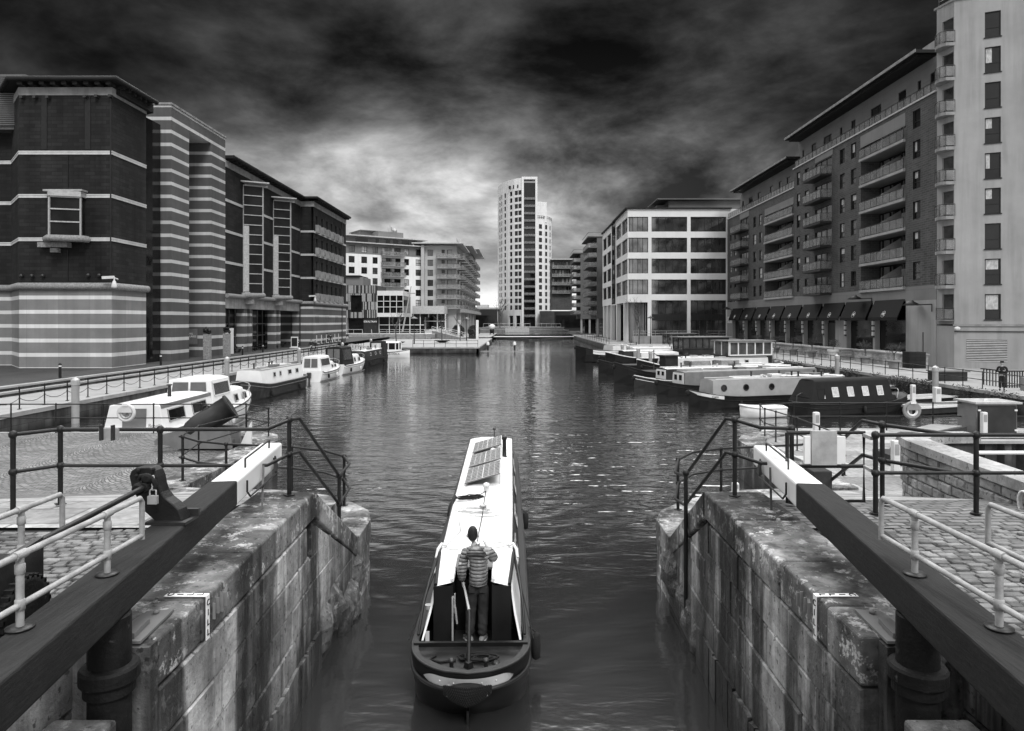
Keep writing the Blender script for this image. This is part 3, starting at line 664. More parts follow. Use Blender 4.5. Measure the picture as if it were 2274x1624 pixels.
for h in lo: W2.window(t, *h, dep=.25, fr=.04, glass='glass')
for h in lw:
    wn = W2.window(t, *h, dep=.2, fr=.08, glass='glass_mid', frame='frame_white')
    b = MB(); W2.box(b, h[0] - .12, h[1] + .12, h[2] - .12, h[2] - .01, 0, .2); W2.box(b, h[0] - .12, h[0] - .005, h[2], h[3], 0, .12); b.build('sill', 'stone_pale', wn)
b = MB()
for z in (19.1, 15.55, 12.0):
    for k in range(3):
        W2.box(b, 0, W2.L, z + k * .1 - .15, z + k * .1 - .06, -.1, .05 + .02 * (k != 1)); WF.box(b, 26.5, WF.L + .05, z + k * .1 - .15, z + k * .1 - .06, -.1, .05 + .02 * (k != 1))
b.build('string_course', 'stone_pale', t)
b = MB(); W2.box(b, 0, W2.L, 22.9, 23.7, -.3, .07); WF.box(b, 26.5, WF.L + .07, 22.9, 23.7, -.3, .07); b.each('frieze', 'stone_grey', t)
b = MB(); b.tube([(-33.4, 105.1, 8.2), (X2 + .2, 105.1, 8.2), (X2 + .2, 125.2, 8.2)], .25, 10); b.build('moulding', 'granite', t)
b = MB(); W2.box(b, -.8, W2.L, 23.95, 24.3, -.6, .8); WF.box(b, 26.5, WF.L + .8, 23.95, 24.3, -.6, .8); b.tube([(-34, 104.5, 24.15), (X2 + .8, 104.5, 24.15), (X2 + .8, 125.2, 24.15)], .2, 8)
for k in range(20): W2.box(b, k + .2, k + .5, 23.7, 23.945, -.1, .7)
b.box(-60, 105.4, 23.4, X2 - .4, 125.2, 24.1); b.build('eaves', 'roof_dark', t)
b = MB(); W2.box(b, 16.9, 17.05, ZB, 23, 0, .12); W1.box(b, 26.6, 26.75, ZB, 23, 0, .12); b.each('downpipe', 'metal_dark', t)
# louvred roof block behind the octagon
b = MB()
for k in range(26): z = 22.1 + k * .165; b.box(-60, 58.6, z, -41.9 + max(0, 0), 58.75, z + .1)
b.box(-60, 58.8, 21.8, -42., 64, 26.5); b.build('plant_louvre', 'louvre', t)
# cameras on the corner and on the end block
def wall_camera(loc, label, rz=0):
    c = thing('security_camera', label, 'security camera', loc)
    b = MB(); b.tube([(loc[0], loc[1], loc[2]), (loc[0], loc[1] - .5, loc[2] + .1), (loc[0], loc[1] - .5, loc[2] - .2)], .06, 6); b.build('bracket', 'plastic_pale', c)
    b = MB(); b.lathe([(.05, 0), (.12, -.1), (.22, -.5), (.2, -.62), (.03, -.66)], (loc[0], loc[1] - .5, loc[2] - .1)); b.build('dome', 'plastic_pale', c)
    b = MB(); b.bar((loc[0], loc[1] - .5, loc[2] + .15), (loc[0] - .9, loc[1] - .6, loc[2] + .1), .2, .22); b.build('housing', 'plastic_pale', c)
p = DZ('B', 1095, 500, 56); wall_camera((p.x, 56.3, p.z), 'white dome camera and floodlight on the corner of the dark brick museum tower')
p = DZ('C', 1725, 1425, 105); wall_camera((p.x, 105.3, p.z), 'white camera on the museum end block below its small balconies')
# ---------------------------------------------------------------- far end of the dock
def shell(b, W, z0, z1, depth=8, a0=0, a1=None, inn=.35, mi=0):        # the body of a block behind a pierced wall
    W.box(b, a0, W.L if a1 is None else a1, z0, z1, -depth, -inn, mi)
def balcony(par, W, a0, a1, z, out, slab=.16, ht=1.1, m='concrete', name='balcony', glass='glass_rail', side=True, n=None, bars=False, mirror=False):
    b = MB(); W.box(b, a0, a1, z - slab, z, 0, out); o = b.build(name, m, par)
    b = MB(); w_ = .05
    W.box(b, a0, a1, z + ht - .05, z + ht, out - .05, out, 0)
    k = n or max(2, int((a1 - a0) / 1.1) + 1)
    for i in range(k + 1): a = a0 + (a1 - a0 - w_) * i / k; W.box(b, a, a + w_, z, z + ht - .05, out - .055, out - .01, 0)
    W.box(b, a0 + .06, a1 - .06, z + .08, z + ht - .09, out - .035, out - .02, 1)
    if side:
        for a in (a0, a1 - w_):
            W.box(b, a, a + w_, z + ht - .05, z + ht, 0, out - .055, 0); W.box(b, a + .01, a + .03, z + .08, z + ht - .09, .03, out - .07, 1)
    b.build('railing', ['metal_dark', glass], o)
    return o
# --- white apartment block, far left
t = thing('apartment_block', 'white and grey flats with thin flat roofs beyond the museum', 'apartment block', (-36, 190, 1.3))
W = Wall((-52, 179.9), (-27.4, 196.6))
W.n = Vector((W.u.y, -W.u.x))
rows = [25.67 - 2.864 * k for k in range(6)]
def a_(x): return W.apx(Z('E', x, 0)[0])
wc = [(145, 202), (265, 320), (372, 420), (672, 717), (780, 832)]
hs = [(a_(x0), a_(x1), z - 1.78, z) for x0, x1 in wc for i, z in enumerate(rows) if not (x0 < 300 and i > 2)]
bc = (a_(455), a_(638)); hb = [(bc[0] + .1, bc[1], z - 2.15, z) for z in rows[:4]]
b = MB(); W.holes(b, 3., rows[0] - 2.2, hs + hb, .25, 0); W.holes(b, rows[0] - 2.2, 26.3, [h for h in hs + hb if h[3] > 25], .25, 1)
shell(b, W, 3, 26.2, 12); b.build('wall', ['render_white', 'clad_grey'], t)
for h in hs: W.window(t, *h, dep=.2, fr=.12, style=3 if random.random() < .6 else 1, glass=random.choice(('glass', 'glass', 'glass_mid', 'curtain')))
for h in hb:
    W.window(t, h[0], (h[0] + h[1]) / 2 - .1, h[2], h[3], dep=.22, fr=.12, style=9); W.window(t, (h[0] + h[1]) / 2 + .1, h[1], h[2], h[3], dep=.22, fr=.12, style=9)
    balcony(t, W, h[0] - .3, h[1] + 1, h[2] - .05, 1.5)
b = MB(); W.box(b, -2, W.L + 1.5, 26.35, 26.6, -13, 1.2); W.box(b, 0, W.L - 2, 26.6, 28.3, -11, -1.8, 1); W.box(b, -4, W.L + 2, 28.35, 28.6, -13, .2)
b.build('roof', ['stone_pale', 'clad_grey'], t)
b = MB()
for x0, x1 in ((235, 350), (425, 455), (520, 560), (590, 640), (675, 745)): W.box(b, a_(x0), a_(x1), 26.9, 28.1, -1.8, -1.75)
b.each('window', 'glass', t)
b = MB(); W.box(b, a_(370), a_(560), 28.6, 31, -16, -9); W.box(b, a_(480), a_(720), 28.6, 30.6, -9, -4); W.box(b, a_(360), a_(560), 31, 31.2, -17, -8); pm = b.build('plant_room', 'clad_grey', t)
b = MB()
for k in range(7): p = W.pt(a_(610 + k * 8), 30.6, -6); b.tube([p, p + Vector((random.uniform(-.6, .6), 0, random.uniform(1, 2.4)))], .09, 5)
b.ball(W.pt(a_(665), 31.2, -6), .7, 8); b.build('aerial', 'galv', t)
# grey wing with the big balconies
W = Wall((-27.4, 196.4), (-17.6, 196.8))
hs = [(a_(892), a_(945), z - 1.8, z) for z in rows]; hd = [(a_(1025), a_(1055), z - 1.0, z) for z in rows] + [(a_(1078), a_(1150), z - 2.3, z) for z in rows]
b = MB(); W.holes(b, 3., 26.9, hs + hd, .25, 0); b.box(-27.4, 196.9, 3, -17.9, 290, 26.8); b.box(-27.5, 195.2, 3, -26.6, 197, 26.9); b.build('wing_wall', 'clad_light', t)
for h in hs + hd: W.window(t, *h, dep=.2, fr=.1, style=1 if h[1] - h[0] > 1 else 0)
for z in rows: balcony(t, W, a_(980), W.L + 1.2, z - 2.42, 1.9)
W = Wall((-17.6, 196.8), (-17.75, 286)); W.n = Vector((1, 0))
b = MB(); hs = [(3 + k * 11 + 3.5 * j, 5.6 + k * 11 + 3.5 * j, z - 2.3, z) for k in range(8) for j in (0, 1) for z in rows]
W.holes(b, 3, 29, hs, .3); b.build('wing_wall', 'clad_light', t)
b = MB()
for h in hs: W.box(b, *h[:2], h[2], h[3], -.32, -.3)
b.build('window', 'glass', t)
for k in range(8):
    for z in rows + ([rows[0] + 2.86] if k > 2 else []): balcony(t, W, 2.6 + k * 11, 9.6 + k * 11, z - 2.42, 2.2, side=True)
b = MB()
b.box(-30, 194.2, 27.2, -15.6, 222, 27.5); b.box(-26, 222.1, 29.6, -14.8, 250, 29.9); b.box(-27, 250.1, 31.4, -14.2, 292, 31.8)
b.box(-26, 222, 26.9, -17.9, 250, 29.55, 1); b.box(-26, 250, 26.9, -17.9, 290, 31.35, 1); b.tube([(-20, 240, 30), (-20, 240, 34)], .12, 5)
b.build('roof', ['stone_pale', 'clad_grey'], t)
b = MB(); b.box(-46, 176, 1.3, -17.9, 196, 2.9)
W = Wall((-30, 190), (-18.2, 190)); b.box(-28.5, 186, 7.3, -20, 196, 9.4)
b.build('podium', 'stone_pale', t)
b = MB()
b.box(-29, 188.5, 2.9, -19.8, 196, 7.3); b.build('glass_pavilion', 'glass', t)
b = MB()
for x in (-28.8, -26.9, -24.6, -22.2, -20): b.box(x, 188.35, 2.9, x + .3, 188.5, 7.3)
for z in (2.9, 5.2): b.box(-29, 188.34, z, -19.8, 188.48, z + .22)
for x in (-17.2, -14.6, -12.6): pass
b.build('mullions', 'frame_white', t)
b = MB()
for y in (198, 204, 211): b.box(-17.5, y, 1.3, -16.4, y + 1.6, 8.6)
for y in (220, 232, 246): b.box(-17.5, y, 1.3, -15.9, y + 1.6, 8.6)
b.box(-17.6, 197, 7.8, -15.4, 288, 8.7); b.build('colonnade', 'concrete', t)
# --- pavilion with the upright coloured strips
t = thing('strip_clad_pavilion', 'small building clad in striped upright battens in front of the white flats', 'building', (-39, 172, 2.2))
W = Wall((-43.3, 172), (-35.2, 172)); hw = (a_(165), a_(270), DZ('E', 0, 1318, 172).z, DZ('E', 0, 1157, 172).z); zt = DZ('E', 0, 1062, 172).z; zb = DZ('E', 0, 1372, 172).z
b = MB(); W.holes(b, zb, zt, [hw], .5); b.box(-43.3, 172.55, zb, -35.2, 184, zt - .05); b.build('wall', 'metal_dark', t)
b = MB(); random.seed(3); x = -43.3
while x < -35.3:
    for j in range(4):
        z0 = zb + (zt - zb) * j / 4; z1 = zb + (zt - zb) * (j + 1) / 4 - .06; xx = x + (j % 2) * .07
        if xx > -35.3 or random.random() < .42: continue
        if hw[0] < (xx + 43.3) + .1 and xx + 43.3 < hw[1] and z1 > hw[2] - .3 and z0 < hw[3]:
            z1 = min(z1, hw[2]) if z0 < hw[2] else z1; z0 = max(z0, hw[3]) if z0 >= hw[2] else z0
            if z1 - z0 < .1: continue
        b.box(xx, 171.85, z0, xx + .11, 171.99, z1, random.choice((0, 0, 0, 1)))
    x += .22
b.build('battens', ['stone_pale', 'paint_grey'], t)
W.window(t, *hw, dep=.4, fr=.12, style=0, glass='glass')
b = MB(); b.box(-43.3, 173.5, 2.2, -38.6, 183, zb); b.box(-38.6, 172.2, 2.2, -35.3, 183, zb, 1); b.box(-43.2, 171.9, 2.2, -42.6, 173.4, zb, 2); b.build('entrance', ['glass', 'paint_dark', 'stone_grey'], t)
text('IDEALTRAN', .62, (-36.9, 172.1, 5.2), (R(90), 0, 0), 'letter_white', t)
b = MB(); b.box(-43.4, 173, zt - .04, -38.9, 182, 16.4, 0); b.box(-43.6, 172.4, 16.5, -39.6, 182, 16.8, 1); b.build('roof_box', ['clad_grey', 'roof_dark'], t)
t = thing('glass_showroom', 'two-storey glass fronted box with white panels beside the batten clad pavilion', 'building', (-32, 172, 2.2))
x0, x1 = -35.15, -28.7; zf = [DZ('E', 0, y, 172).z for y in (1115, 1160, 1325, 1362)]
b = MB(); b.box(x0, 172.1, zf[2], x1, 184, zf[1]); b.box(x0 + .2, 174, 2.2, x1 + 5, 184, zf[3]); b.build('glazing', 'glass', t)
b = MB(); b.box(x0, 171.9, zf[1], x1, 184, zf[0]); b.box(x0, 171.9, zf[3], x1, 184, zf[2]); b.build('panels', 'paint_cream', t)
b = MB()
for k in range(5): x = x0 + (x1 - x0) * k / 4; b.box(x - .06, 171.8, zf[2], x + .06, 172.1, zf[1])
for f in (.33, .66): z = zf[2] + (zf[1] - zf[2]) * f; b.box(x0, 171.8, z, x1, 172.1, z + .12)
for k in range(5): x = x0 + k * 2.6; b.box(x, 173.8, 2.2, x + .15, 174, zf[3])
b.box(x0, 173.75, 4.3, x1 + 5, 173.95, 4.45); b.build('mullions', 'frame_white', t)
# terrace, steps and handrails in front of them
t = thing('terrace_steps', 'wide flight of pale stone steps with white handrails below the glass buildings', 'steps', (-33, 163, 1.06))
b = MB()
for k in range(6): b.box(-46, 163 + k * .5, 1.07, -21 + k * .2, 176, 1.07 + .19 * (k + 1))
b.build('tread', 'stone_grey', t)
b = MB(); b.box(-46, 166.2, 2.22, -20, 176, 2.3); b.build('landing', 'stone_pale', t)
def rail_line(b, pts, ht=1.0, r=.05, bars=(1.0, .5), n=None, post=True):
    P = [Vector(p) for p in pts]
    for h in bars: b.tube([p + Vector((0, 0, ht * h)) for p in P], r, 6)
    if post:
        for p, q in zip(P, P[1:]):
            k = n or max(1, int((q - p).length / 1.8))
            for i in range(k + 1): c = p.lerp(q, i / k); b.tube([c, c + Vector((0, 0, ht))], r, 5)
b = MB()
rail_line(b, [(-46, 166.4, 2.3), (-37.6, 166.4, 2.3)], bars=(1.,), r=.06); rail_line(b, [(-33.5, 166.4, 2.3), (-22.6, 166.4, 2.3)], bars=(1., .5), r=.06)
for x in (-37.6, -35.4, -33.5, -22.6): rail_line(b, [(x, 166.4, 2.3), (x + .9, 162.9, 1.1)], bars=(1.,), r=.06, n=1)
b.build('handrail', 'galv', t)
t = thing('access_ramp', 'sloping stone ramp with pale double handrails right of the wide steps', 'ramp', (-19, 165, 1.06))
b = MB(); b.hexa([(-21, 168, 1.06), (-13.5, 160, 1.06), (-12, 161.5, 1.06), (-19.5, 170, 1.06)], [(-21, 168, 3.0), (-13.5, 160, 1.5), (-12, 161.5, 1.5), (-19.5, 170, 3.)]); b.build('slope', 'stone_grey', t)
b = MB()
for o in (0, 1.6): rail_line(b, [(-21 + o, 168 + o, 3.0), (-13.5 + o, 160 + o, 1.5)], bars=(1., .55), r=.08)
b.build('handrail', 'galv', t)
# tall slanting mast
t = thing('slanting_mast', 'tall pale slanting mast with a short cross arm in front of the white flats', 'mast', tuple(DZ('E', 655, 1500, 170)))
p, q = DZ('E', 655, 1500, 170), DZ('E', 737, 1072, 170); b = MB(); b.tube([p, q], [.22, .1], 8); b.build('pole', 'galv', t)
b = MB(); c = DZ('E', 728, 1140, 170); b.bar(c - Vector((.7, 0, 0)), c + Vector((1.2, 0, .0)), .15, .25); b.build('arm', 'galv', t)
# --- the tall tower
t = thing('round_tower', 'tall pale curved apartment tower rising at the end of the dock', 'tower', (2, 310, 1.2))
TZ = 67.6
left = [(1.6, 300), (-1.6, 302.2), (-4.6, 306), (-7, 311), (-8.8, 317.5), (-9.6, 326)]
right = [(8.4, 300.5), (11.2, 302), (13.6, 305), (15.0, 309), (15.4, 316)]
b = MB()
rowz = [EYE + (VY - Z('E', 0, 160 + 64.2 * k)[1]) * 300 / FPX for k in range(18)]
wins = []
for (p, q), n, y0 in zip(list(zip(left, left[1:])), (2, 1, 1, 2, 0), range(5)):
    Wt = Wall(q, p); hs = []
    for k in range(n):
        for z in rowz: hs.append((Wt.L * (k + .5) / n - .85, Wt.L * (k + .5) / n + .85, z - 2.0, z))
    Wt.holes(b, 9.2, TZ, hs, .3); wins.append((Wt, hs))
    Wt.holes(b, 1.2, 9.2, [(Wt.L * .2, Wt.L * .8, 1.3, 7.6)] if y0 < 2 else [], .5)
for (p, q) in zip(right, right[1:]):
    Wt = Wall(p, q); hs = [(Wt.L / 2 - .8, Wt.L / 2 + .8, z - 2.0, z) for z in rowz[5:]] if q[0] < 15.2 else []
    Wt.holes(b, 9.2, 49.9, hs, .3); wins.append((Wt, hs)); Wt.holes(b, 1.2, 9.2, [], .5)
b.build('outer_wall', 'render_tower', t)
b = MB(); b.prism([(x * .97 + .1, y + .5) for x, y in left] + [(9, 326), (7.6, 301)], 1.2, TZ - 2); b.prism([(x - .5, y + .4) for x, y in right] + [(8.2, 318), (8, 301)], 1.2, 48.6)
b.prism([(8.2, 301.5), (12.6, 303), (12.6, 312), (8.2, 312)], 48.6, 57.5, 1); b.build('core', ['glass', 'render_tower'], t)
cnt = 0; rest = MB()
for Wt, hs in wins:
    for h in hs:
        if cnt < 100: Wt.window(t, *h, dep=.22, fr=.14, style=0, glass='glass')
        else: Wt.window(None, *h, dep=.22, fr=.14, glass='glass', mb=rest)
        cnt += 1
o = rest.build('window', ['frame_dark', 'glass', 'curtain'], t, kind='stuff')
b = MB(); b.box(1.6, 299.6, 1.2, 2.5, 304, TZ + .4); b.box(7.5, 299.6, 1.2, 8.4, 304, TZ + .4); b.box(2.5, 299.6, TZ - .7, 7.5, 304, TZ + .4); b.box(2.5, 303, 1.2, 7.5, 303.9, 8.8)
b.prism([(1.6, 304), (8.4, 304), (8.2, 326), (-9.3, 326), (-8.6, 317.5)], TZ - 8, TZ - 7.9)
b.build('frame', 'render_tower', t)
b = MB(); b.box(2.5, 303, 8.8, 7.5, 303.6, 60.6); b.build('balcony_doors', 'glass_mid', t)
Wt = Wall((2.5, 300.4), (7.5, 300.4))
for k in range(18):
    z = 60.6 - 3.19 * k
    if z > 8: balcony(t, Wt, 0.02, 4.98, z - 2.55, .5, side=False, m='metal_dark', n=5); b = MB(); b.box(2.5, 300.5, z - 2.75, 7.5, 303, z - 2.56); b.build('floor_slab', 'metal_dark', t)
b = MB()
for k in range(12):
    p, q = right[min(3, k // 3)], right[min(4, k // 3 + 1)]; f = (k % 3) / 3; x, y = p[0] + (q[0] - p[0]) * f, p[1] + (q[1] - p[1]) * f; b.tube([(x, y, 49.9), (x, y, 51.2)], .08, 5)
b.tube([(*p, 51.2) for p in right], .1, 5); b.tube([(*p, 50.6) for p in right], .08, 5); b.build('roof_railing', 'metal_dark', t)
b = MB()
for x in (-3.7, -1.8, .1): b.box(x - .5, 299.9 + abs(x - 1.6) * .72, 63.4, x + .5, 300.3 + abs(x - 1.6) * .72, 64.8)
b.build('vent', 'frame_dark', t)
# --- dark bar pavilion at its foot, terrace and the steps with letters
t = thing('dark_bar', 'low dark glazed bar building left of the tall tower', 'building', (-15, 290, 1.2))
b = MB(); b.box(-21, 290, 2.6, -8.9, 300, 10.2); b.build('wall', 'metal_dark', t); b = MB(); b.box(-20.6, 289.8, 2.8, -10, 289.95, 7.6); b.build('glazing', 'glass', t)
b = MB(); b.prism([(-22, 292), (-8.5, 292), (-8.5, 330), (-30, 330)], 10.3, 11.0); b.box(-18, 300, 10.9, -13, 310, 12.4); b.build('roof', 'stone_pale', t)
t = thing('podium_building', 'low dark building with a blank grey panel at the right foot of the tall tower', 'building', (13, 262, 1.2))
b = MB(); b.box(9.3, 285, 1.2, 40, 300, 9.4); b.build('wall', 'metal_dark', t); b = MB(); b.box(9.3, 284.8, 2.6, 15.0, 285, 9.2); b.build('panel', 'clad_dark', t); b = MB(); b.box(15.6, 284.8, 2.6, 30, 284.95, 7.6); b.build('glazing', 'glass', t)
t = thing('dock_terrace', 'stone terrace with raised white lettering at the head of the dock below the tower', 'terrace', (2, 245, 1.2))
b = MB(); b.box(-14, 246, 1.2, 18, 300, 2.0); b.box(-13, 256, 2.0, 17, 300, 2.9); b.build('step', 'stone_grey', t)
b = MB(); b.box(-14.2, 245.8, 2.0, 18.2, 246.6, 2.15); b.box(-13.2, 255.8, 2.9, 17.2, 256.5, 3.05); b.box(-4.6, 245.4, .4, 4., 245.78, 2.8, 0); b.build('coping', 'stone_pale', t)
text('LEEDS DOCK', 1.15, (-.4, 255.6, 2.6), (R(90), 0, 0), 'paint_white', t, ext=.1, sx=1.15)
b = MB(); rail_line(b, [(-13, 258, 3.), (4.5, 258, 3.)], 1.3, .08, bars=(1.,)); rail_line(b, [(7, 258, 3.), (16, 258, 3.)], 1.3, .08, bars=(1.,)); b.build('handrail', 'galv', t)
# --- brown flats right of the tower
def flats(name, label, x0, x1, y, z0, zt, fl, m='brick_apart', bays=3, dep=10, loc=None):
    t = thing(name, label, 'apartment block', (x0, y, z0)); W = Wall((x0, y), (x1, y)); b = MB(); hs = []
    n = int((zt - z0 - 4) / fl); w_ = W.L / bays
    for k in range(n):
        z = zt - .7 - fl * k
        for j in range(bays): hs.append((j * w_ + w_ * .15, j * w_ + w_ * .45, z - fl * .72, z)); hs.append((j * w_ + w_ * .55, j * w_ + w_ * .85, z - fl * .72, z))
    W.holes(b, z0, zt, hs, .3); shell(b, W, z0, zt - .1, dep); b.build('wall', m, t)
    for h in hs: W.window(t, *h, dep=.25, fr=.1, style=0, glass=random.choice(('glass', 'glass_mid', 'curtain')))
    for k in range(n): balcony(t, W, .2, W.L - .2, zt - .9 - fl * k - fl * .72, 1.4, n=bays * 3)
    b = MB(); W.box(b, -.4, W.L + .4, zt, zt + .35, -dep, 1.5); b.build('roof', 'stone_pale', t); return t
flats('apartment_block', 'brown flats with long balconies just right of the tall tower', 12.6, 20.5, 262, 9.6, 33.5 - 5, 3.15, bays=3)
# --- two black brick blocks with cantilevered balconies
def black_block(label, xc, y0, y1, zt, fl, n, wx):
    t = thing('apartment_block', label, 'apartment block', (xc, y0, 1.1))
    Wf = Wall((xc, y0), (xc + 6, y0)); Ws = Wall((xc, y1), (xc, y0))
    hs = [(wx, wx + 1.5, zt - 2.2 - fl * k, zt - .8 - fl * k) for k in range(n)]
    b = MB(); Wf.holes(b, 6, zt, hs, .25); hd = [(1 + j * 5, 4 + j * 5, zt - .5 - fl * k - 2.0, zt - .5 - fl * k) for k in range(n) for j in range(max(1, int((y1 - y0) / 5.5)))]
    Ws.holes(b, 6, zt, hd, .25); b.box(xc + .3, y0 + .3, 6, xc + 25, y1, zt - .05); b.build('wall', 'clad_dark', t)
    for h in hs: Wf.window(t, *h, dep=.2, fr=.1, style=1, glass=random.choice(('glass_mid', 'curtain', 'glass')))
    g = MB()
    for h in hd: Ws.box(g, *h[:2], h[2], h[3], -.26, -.2)
    g.build('balcony_doors', 'glass_mid', t)
    for k in range(n): balcony(t, Ws, 2, Ws.L, zt - .35 - fl * k - 2.15, 2.3, m='clad_grey')
    b = MB(); b.box(xc - 2.4, y0 - .2, zt, xc + 25, y1, zt + .3); b.tube([(xc - 2.2, y1, zt + 1.3), (xc - 2.2, y0, zt + 1.3), (xc + 6, y0, zt + 1.3)], .06, 5); b.build('roof', 'clad_dark', t)
    b = MB(); b.box(xc + 1.5, y0 + 1.5, 1.1, xc + 25, y1, 6); b.build('ground_floor_glazing', 'glass', t)
    b = MB()
    for q in (0.3, 3, 5.5): b.lathe([(.35, 1.1), (.35, 6)], (xc + q, y0 + .6, 0), 10)
    b.build('column', 'concrete', t)
black_block('black brick flats with stacked balconies, farther of the two dark blocks', 20.5, 226, 243, 27.4, 2.45, 8, 2.6)
black_block('black brick flats with stacked balconies, next to the white office block', 20.5, 179, 196, 27.1, 2.5, 8, 3.2)
# far skyline in the gap left of the tower
t = thing('distant_chimneys', 'tiny far skyline of chimneys and towers in the gap left of the tall tower', 'skyline', (-80, 900, 1))
b = MB()
for x, h_, w_ in ((-122, 32, 5), (-90, 24, 7), (-84, 25, 2.), (-70, 22, 12), (-60, 23, 7)): b.box(x, 900, 1, x + w_, 910, h_)
b.build('towers', 'clad_grey', t)
# ---------------------------------------------------------------- white office block
t = thing('office_block', 'white panelled office block with long bands of dark mirrored windows', 'office building', (31, 133, 1.1))
Wf = Wall((21.14, 133), (40.6, 133)); Ws = Wall((21.14, 149.6), (21.14, 133)); Wg = Wall((21.14, 172.6), (21.14, 155.5))
fa = lambda x: Wf.apx(Z('F', x, 0)[0])
rz = [(25.5 - 4.03 * k - 2.85, 25.5 - 4.03 * k) for k in range(4)]
hf = [(max(.04, fa(x0)), fa(x1), z0, z1) for (x0, x1) in ((640, 835), (867, 1204), (1237, 1574)) for z0, z1 in rz]
gf = [(fa(x0), fa(x1), 2.55, 9.4) for x0, x1 in ((867, 1204), (1237, 1574))]
sa = lambda x: Ws.apx(Z('F', x, 0)[0])
hs = [(sa(x0), min(sa(x1), Ws.L - .02), z0, z1) for x0, x1 in ((530, 578), (583, 639)) for z0, z1 in rz]
ga = lambda x: Wg.apx(Z('F', x, 0)[0])
hg = [(ga(x0), ga(x1), z0, z1) for x0, x1 in ((407, 440), (446, 482)) for z0, z1 in rz]
b = MB(); Wf.holes(b, 9.4, 27, hf, .35); Wf.holes(b, 1.1, 9.4, gf + [(0, fa(830), 1.1, 9.0)], .35); Ws.holes(b, 9., 27, hs, .35); Wg.holes(b, 9., 27.2, hg, .35)
b.box(21.5, 133.4, 26.6, 62, 172, 26.95); b.box(21.14, 149.601, 8.9, 24, 155.499, 9.1)
for x in (530, 600): a = sa(x); Ws.box(b, a, a + .9, 1.1, 9.0, -.9, 0)
for a in (1, 8, 15): Wg.box(b, a, a + 1.2, 1.1, 9., -1, 0)
b.box(40.6, 133, 1.1, 62, 150, 27)
b.build('wall', 'panel_office', t)
def bandwin(W, h, n, gl='glass_office'):
    mb = MB(); W.box(mb, h[0], h[1], h[2], h[3], -.36, -.3, 1)
    for k in range(n + 1): a = h[0] + (h[1] - h[0] - .08) * k / n; W.box(mb, a, a + .08, h[2], h[3], -.3, -.22)
    W.box(mb, h[0], h[1], h[2], h[2] + .1, -.3, -.2); W.box(mb, h[0], h[1], h[3] - .12, h[3], -.3, -.2)
    return mb.build('window', ['frame_dark', gl], t)
for i, h in enumerate(hf): bandwin(Wf, h, 5 if i > 3 else 4)
for h in gf:
    o = bandwin(Wf, h, 5); b = MB(); Wf.box(b, h[0], h[1], 5.5, 6.7, -.29, -.26); b.build('spandrel', 'frame_dark', o)
for h in hs: bandwin(Ws, h, 4)
for h in hg: bandwin(Wg, h, 5)
b = MB(); b.box(21.9, 149.7, 1.1, 24, 155.4, 27); b.build('stair_glazing', 'glass', t)
b = MB()
for k in range(12): b.box(21.85, 149.8 + k * .5, 1.1, 21.9, 149.86 + k * .5, 27)
b.build('stair_mullions', 'metal_dark', t)
b = MB(); b.box(24, 137, 1.1, 60, 172, 26.5); pts = [(26.3, 134), (24.6, 135), (23.6, 136.6), (23.3, 139), (23.3, 150)]
b.prism(pts + [(26.3, 150)], 1.4, 8.9); b.build('core', 'glass', t)
b = MB()
for p, q in zip(pts, pts[1:]):
    for k in range(5): x, y = p[0] + (q[0] - p[0]) * k / 5, p[1] + (q[1] - p[1]) * k / 5; b.tube([(x, y, 1.6), (x, y, 8.8)], .09, 5)
b.build('lobby_fins', 'stone_pale', t)
b = MB(); b.lathe([(.55, 1.1), (.55, 9)], (22.2, 134.2, 0), 14); b.build('column', 'clad_grey', t)
b = MB(); Wf.box(b, -.5, 20, 27, 27.25, -18, .35); b.box(20.8, 133.4, 27.02, 21.5, 172.6, 27.3); b.build('parapet', 'roof_dark', t)
b = MB(); b.box(31, 142, 27.2, 60, 160, 30.2); b.prism([(29, 144), (31, 144), (31, 158), (29, 158)], 27.2, 29.6); b.box(28.5, 141, 30.25, 61, 161, 30.5); b.build('penthouse', 'clad_dark', t)
b = MB(); b.box(22, 131.2, 1.1, 41, 132.98, 2.5); b.build('plinth', 'concrete', t)
b = MB(); rail_line(b, [(22, 131.4, 2.5), (34.5, 131.4, 2.5)], 1.0, .04, bars=(1., .5)); rail_line(b, [(36, 131.4, 2.5), (40.6, 131.4, 2.5)], 1.0, .04, bars=(1., .5)); b.build('handrail', 'galv', t)
# ---------------------------------------------------------------- grey brick apartments along the right quay
t = thing('apartment_block', 'long grey brick apartment block with restaurant awnings and a big projecting flat roof', 'apartment block', (40, 98, 1.1))
W = Wall((40, 131.7), (40, 65.9)); Ax = lambda x: W.apx(Z('G', x, 0)[0])
fl = [24.25 - 3.05 * k for k in range(6)]                    # balcony slab levels of the tall part
fa_ = [21.3 - 3.0 * k for k in range(5)]
aS = Ax(553)
win = []
for x0, x1 in ((575, 600), (897, 932), (980, 1019), (1443, 1499)):
    for z in [z + 2.55 for z in fl]: win.append((Ax(x0), Ax(x1), z - 1.95, z - .15))
lowin = []
for x0, x1 in ((248, 269), (292, 315)):
    for k in range(6): z = 23.0 - 2.93 * k; lowin.append((Ax(x0), Ax(x1), z - 1.75, z))
for x0, x1 in ((72, 86), (106, 121)):
    for k in range(5): z = 22.1 - 2.95 * k; lowin.append((Ax(x0), Ax(x1), z - 1.7, z))
L1 = (Ax(1052), Ax(1388), 9.0, 26.9); L2 = (Ax(336), Ax(551), 9.0, 23.4)
bd = [(Ax(712), Ax(836), z - .02, z + 2.2) for z in fl]; bd2 = [(Ax(153), Ax(212), z, z + 2.15) for z in fa_]
bw2 = [(Ax(634), Ax(664), z + .9, z + 2.3) for z in fl]
b = MB()
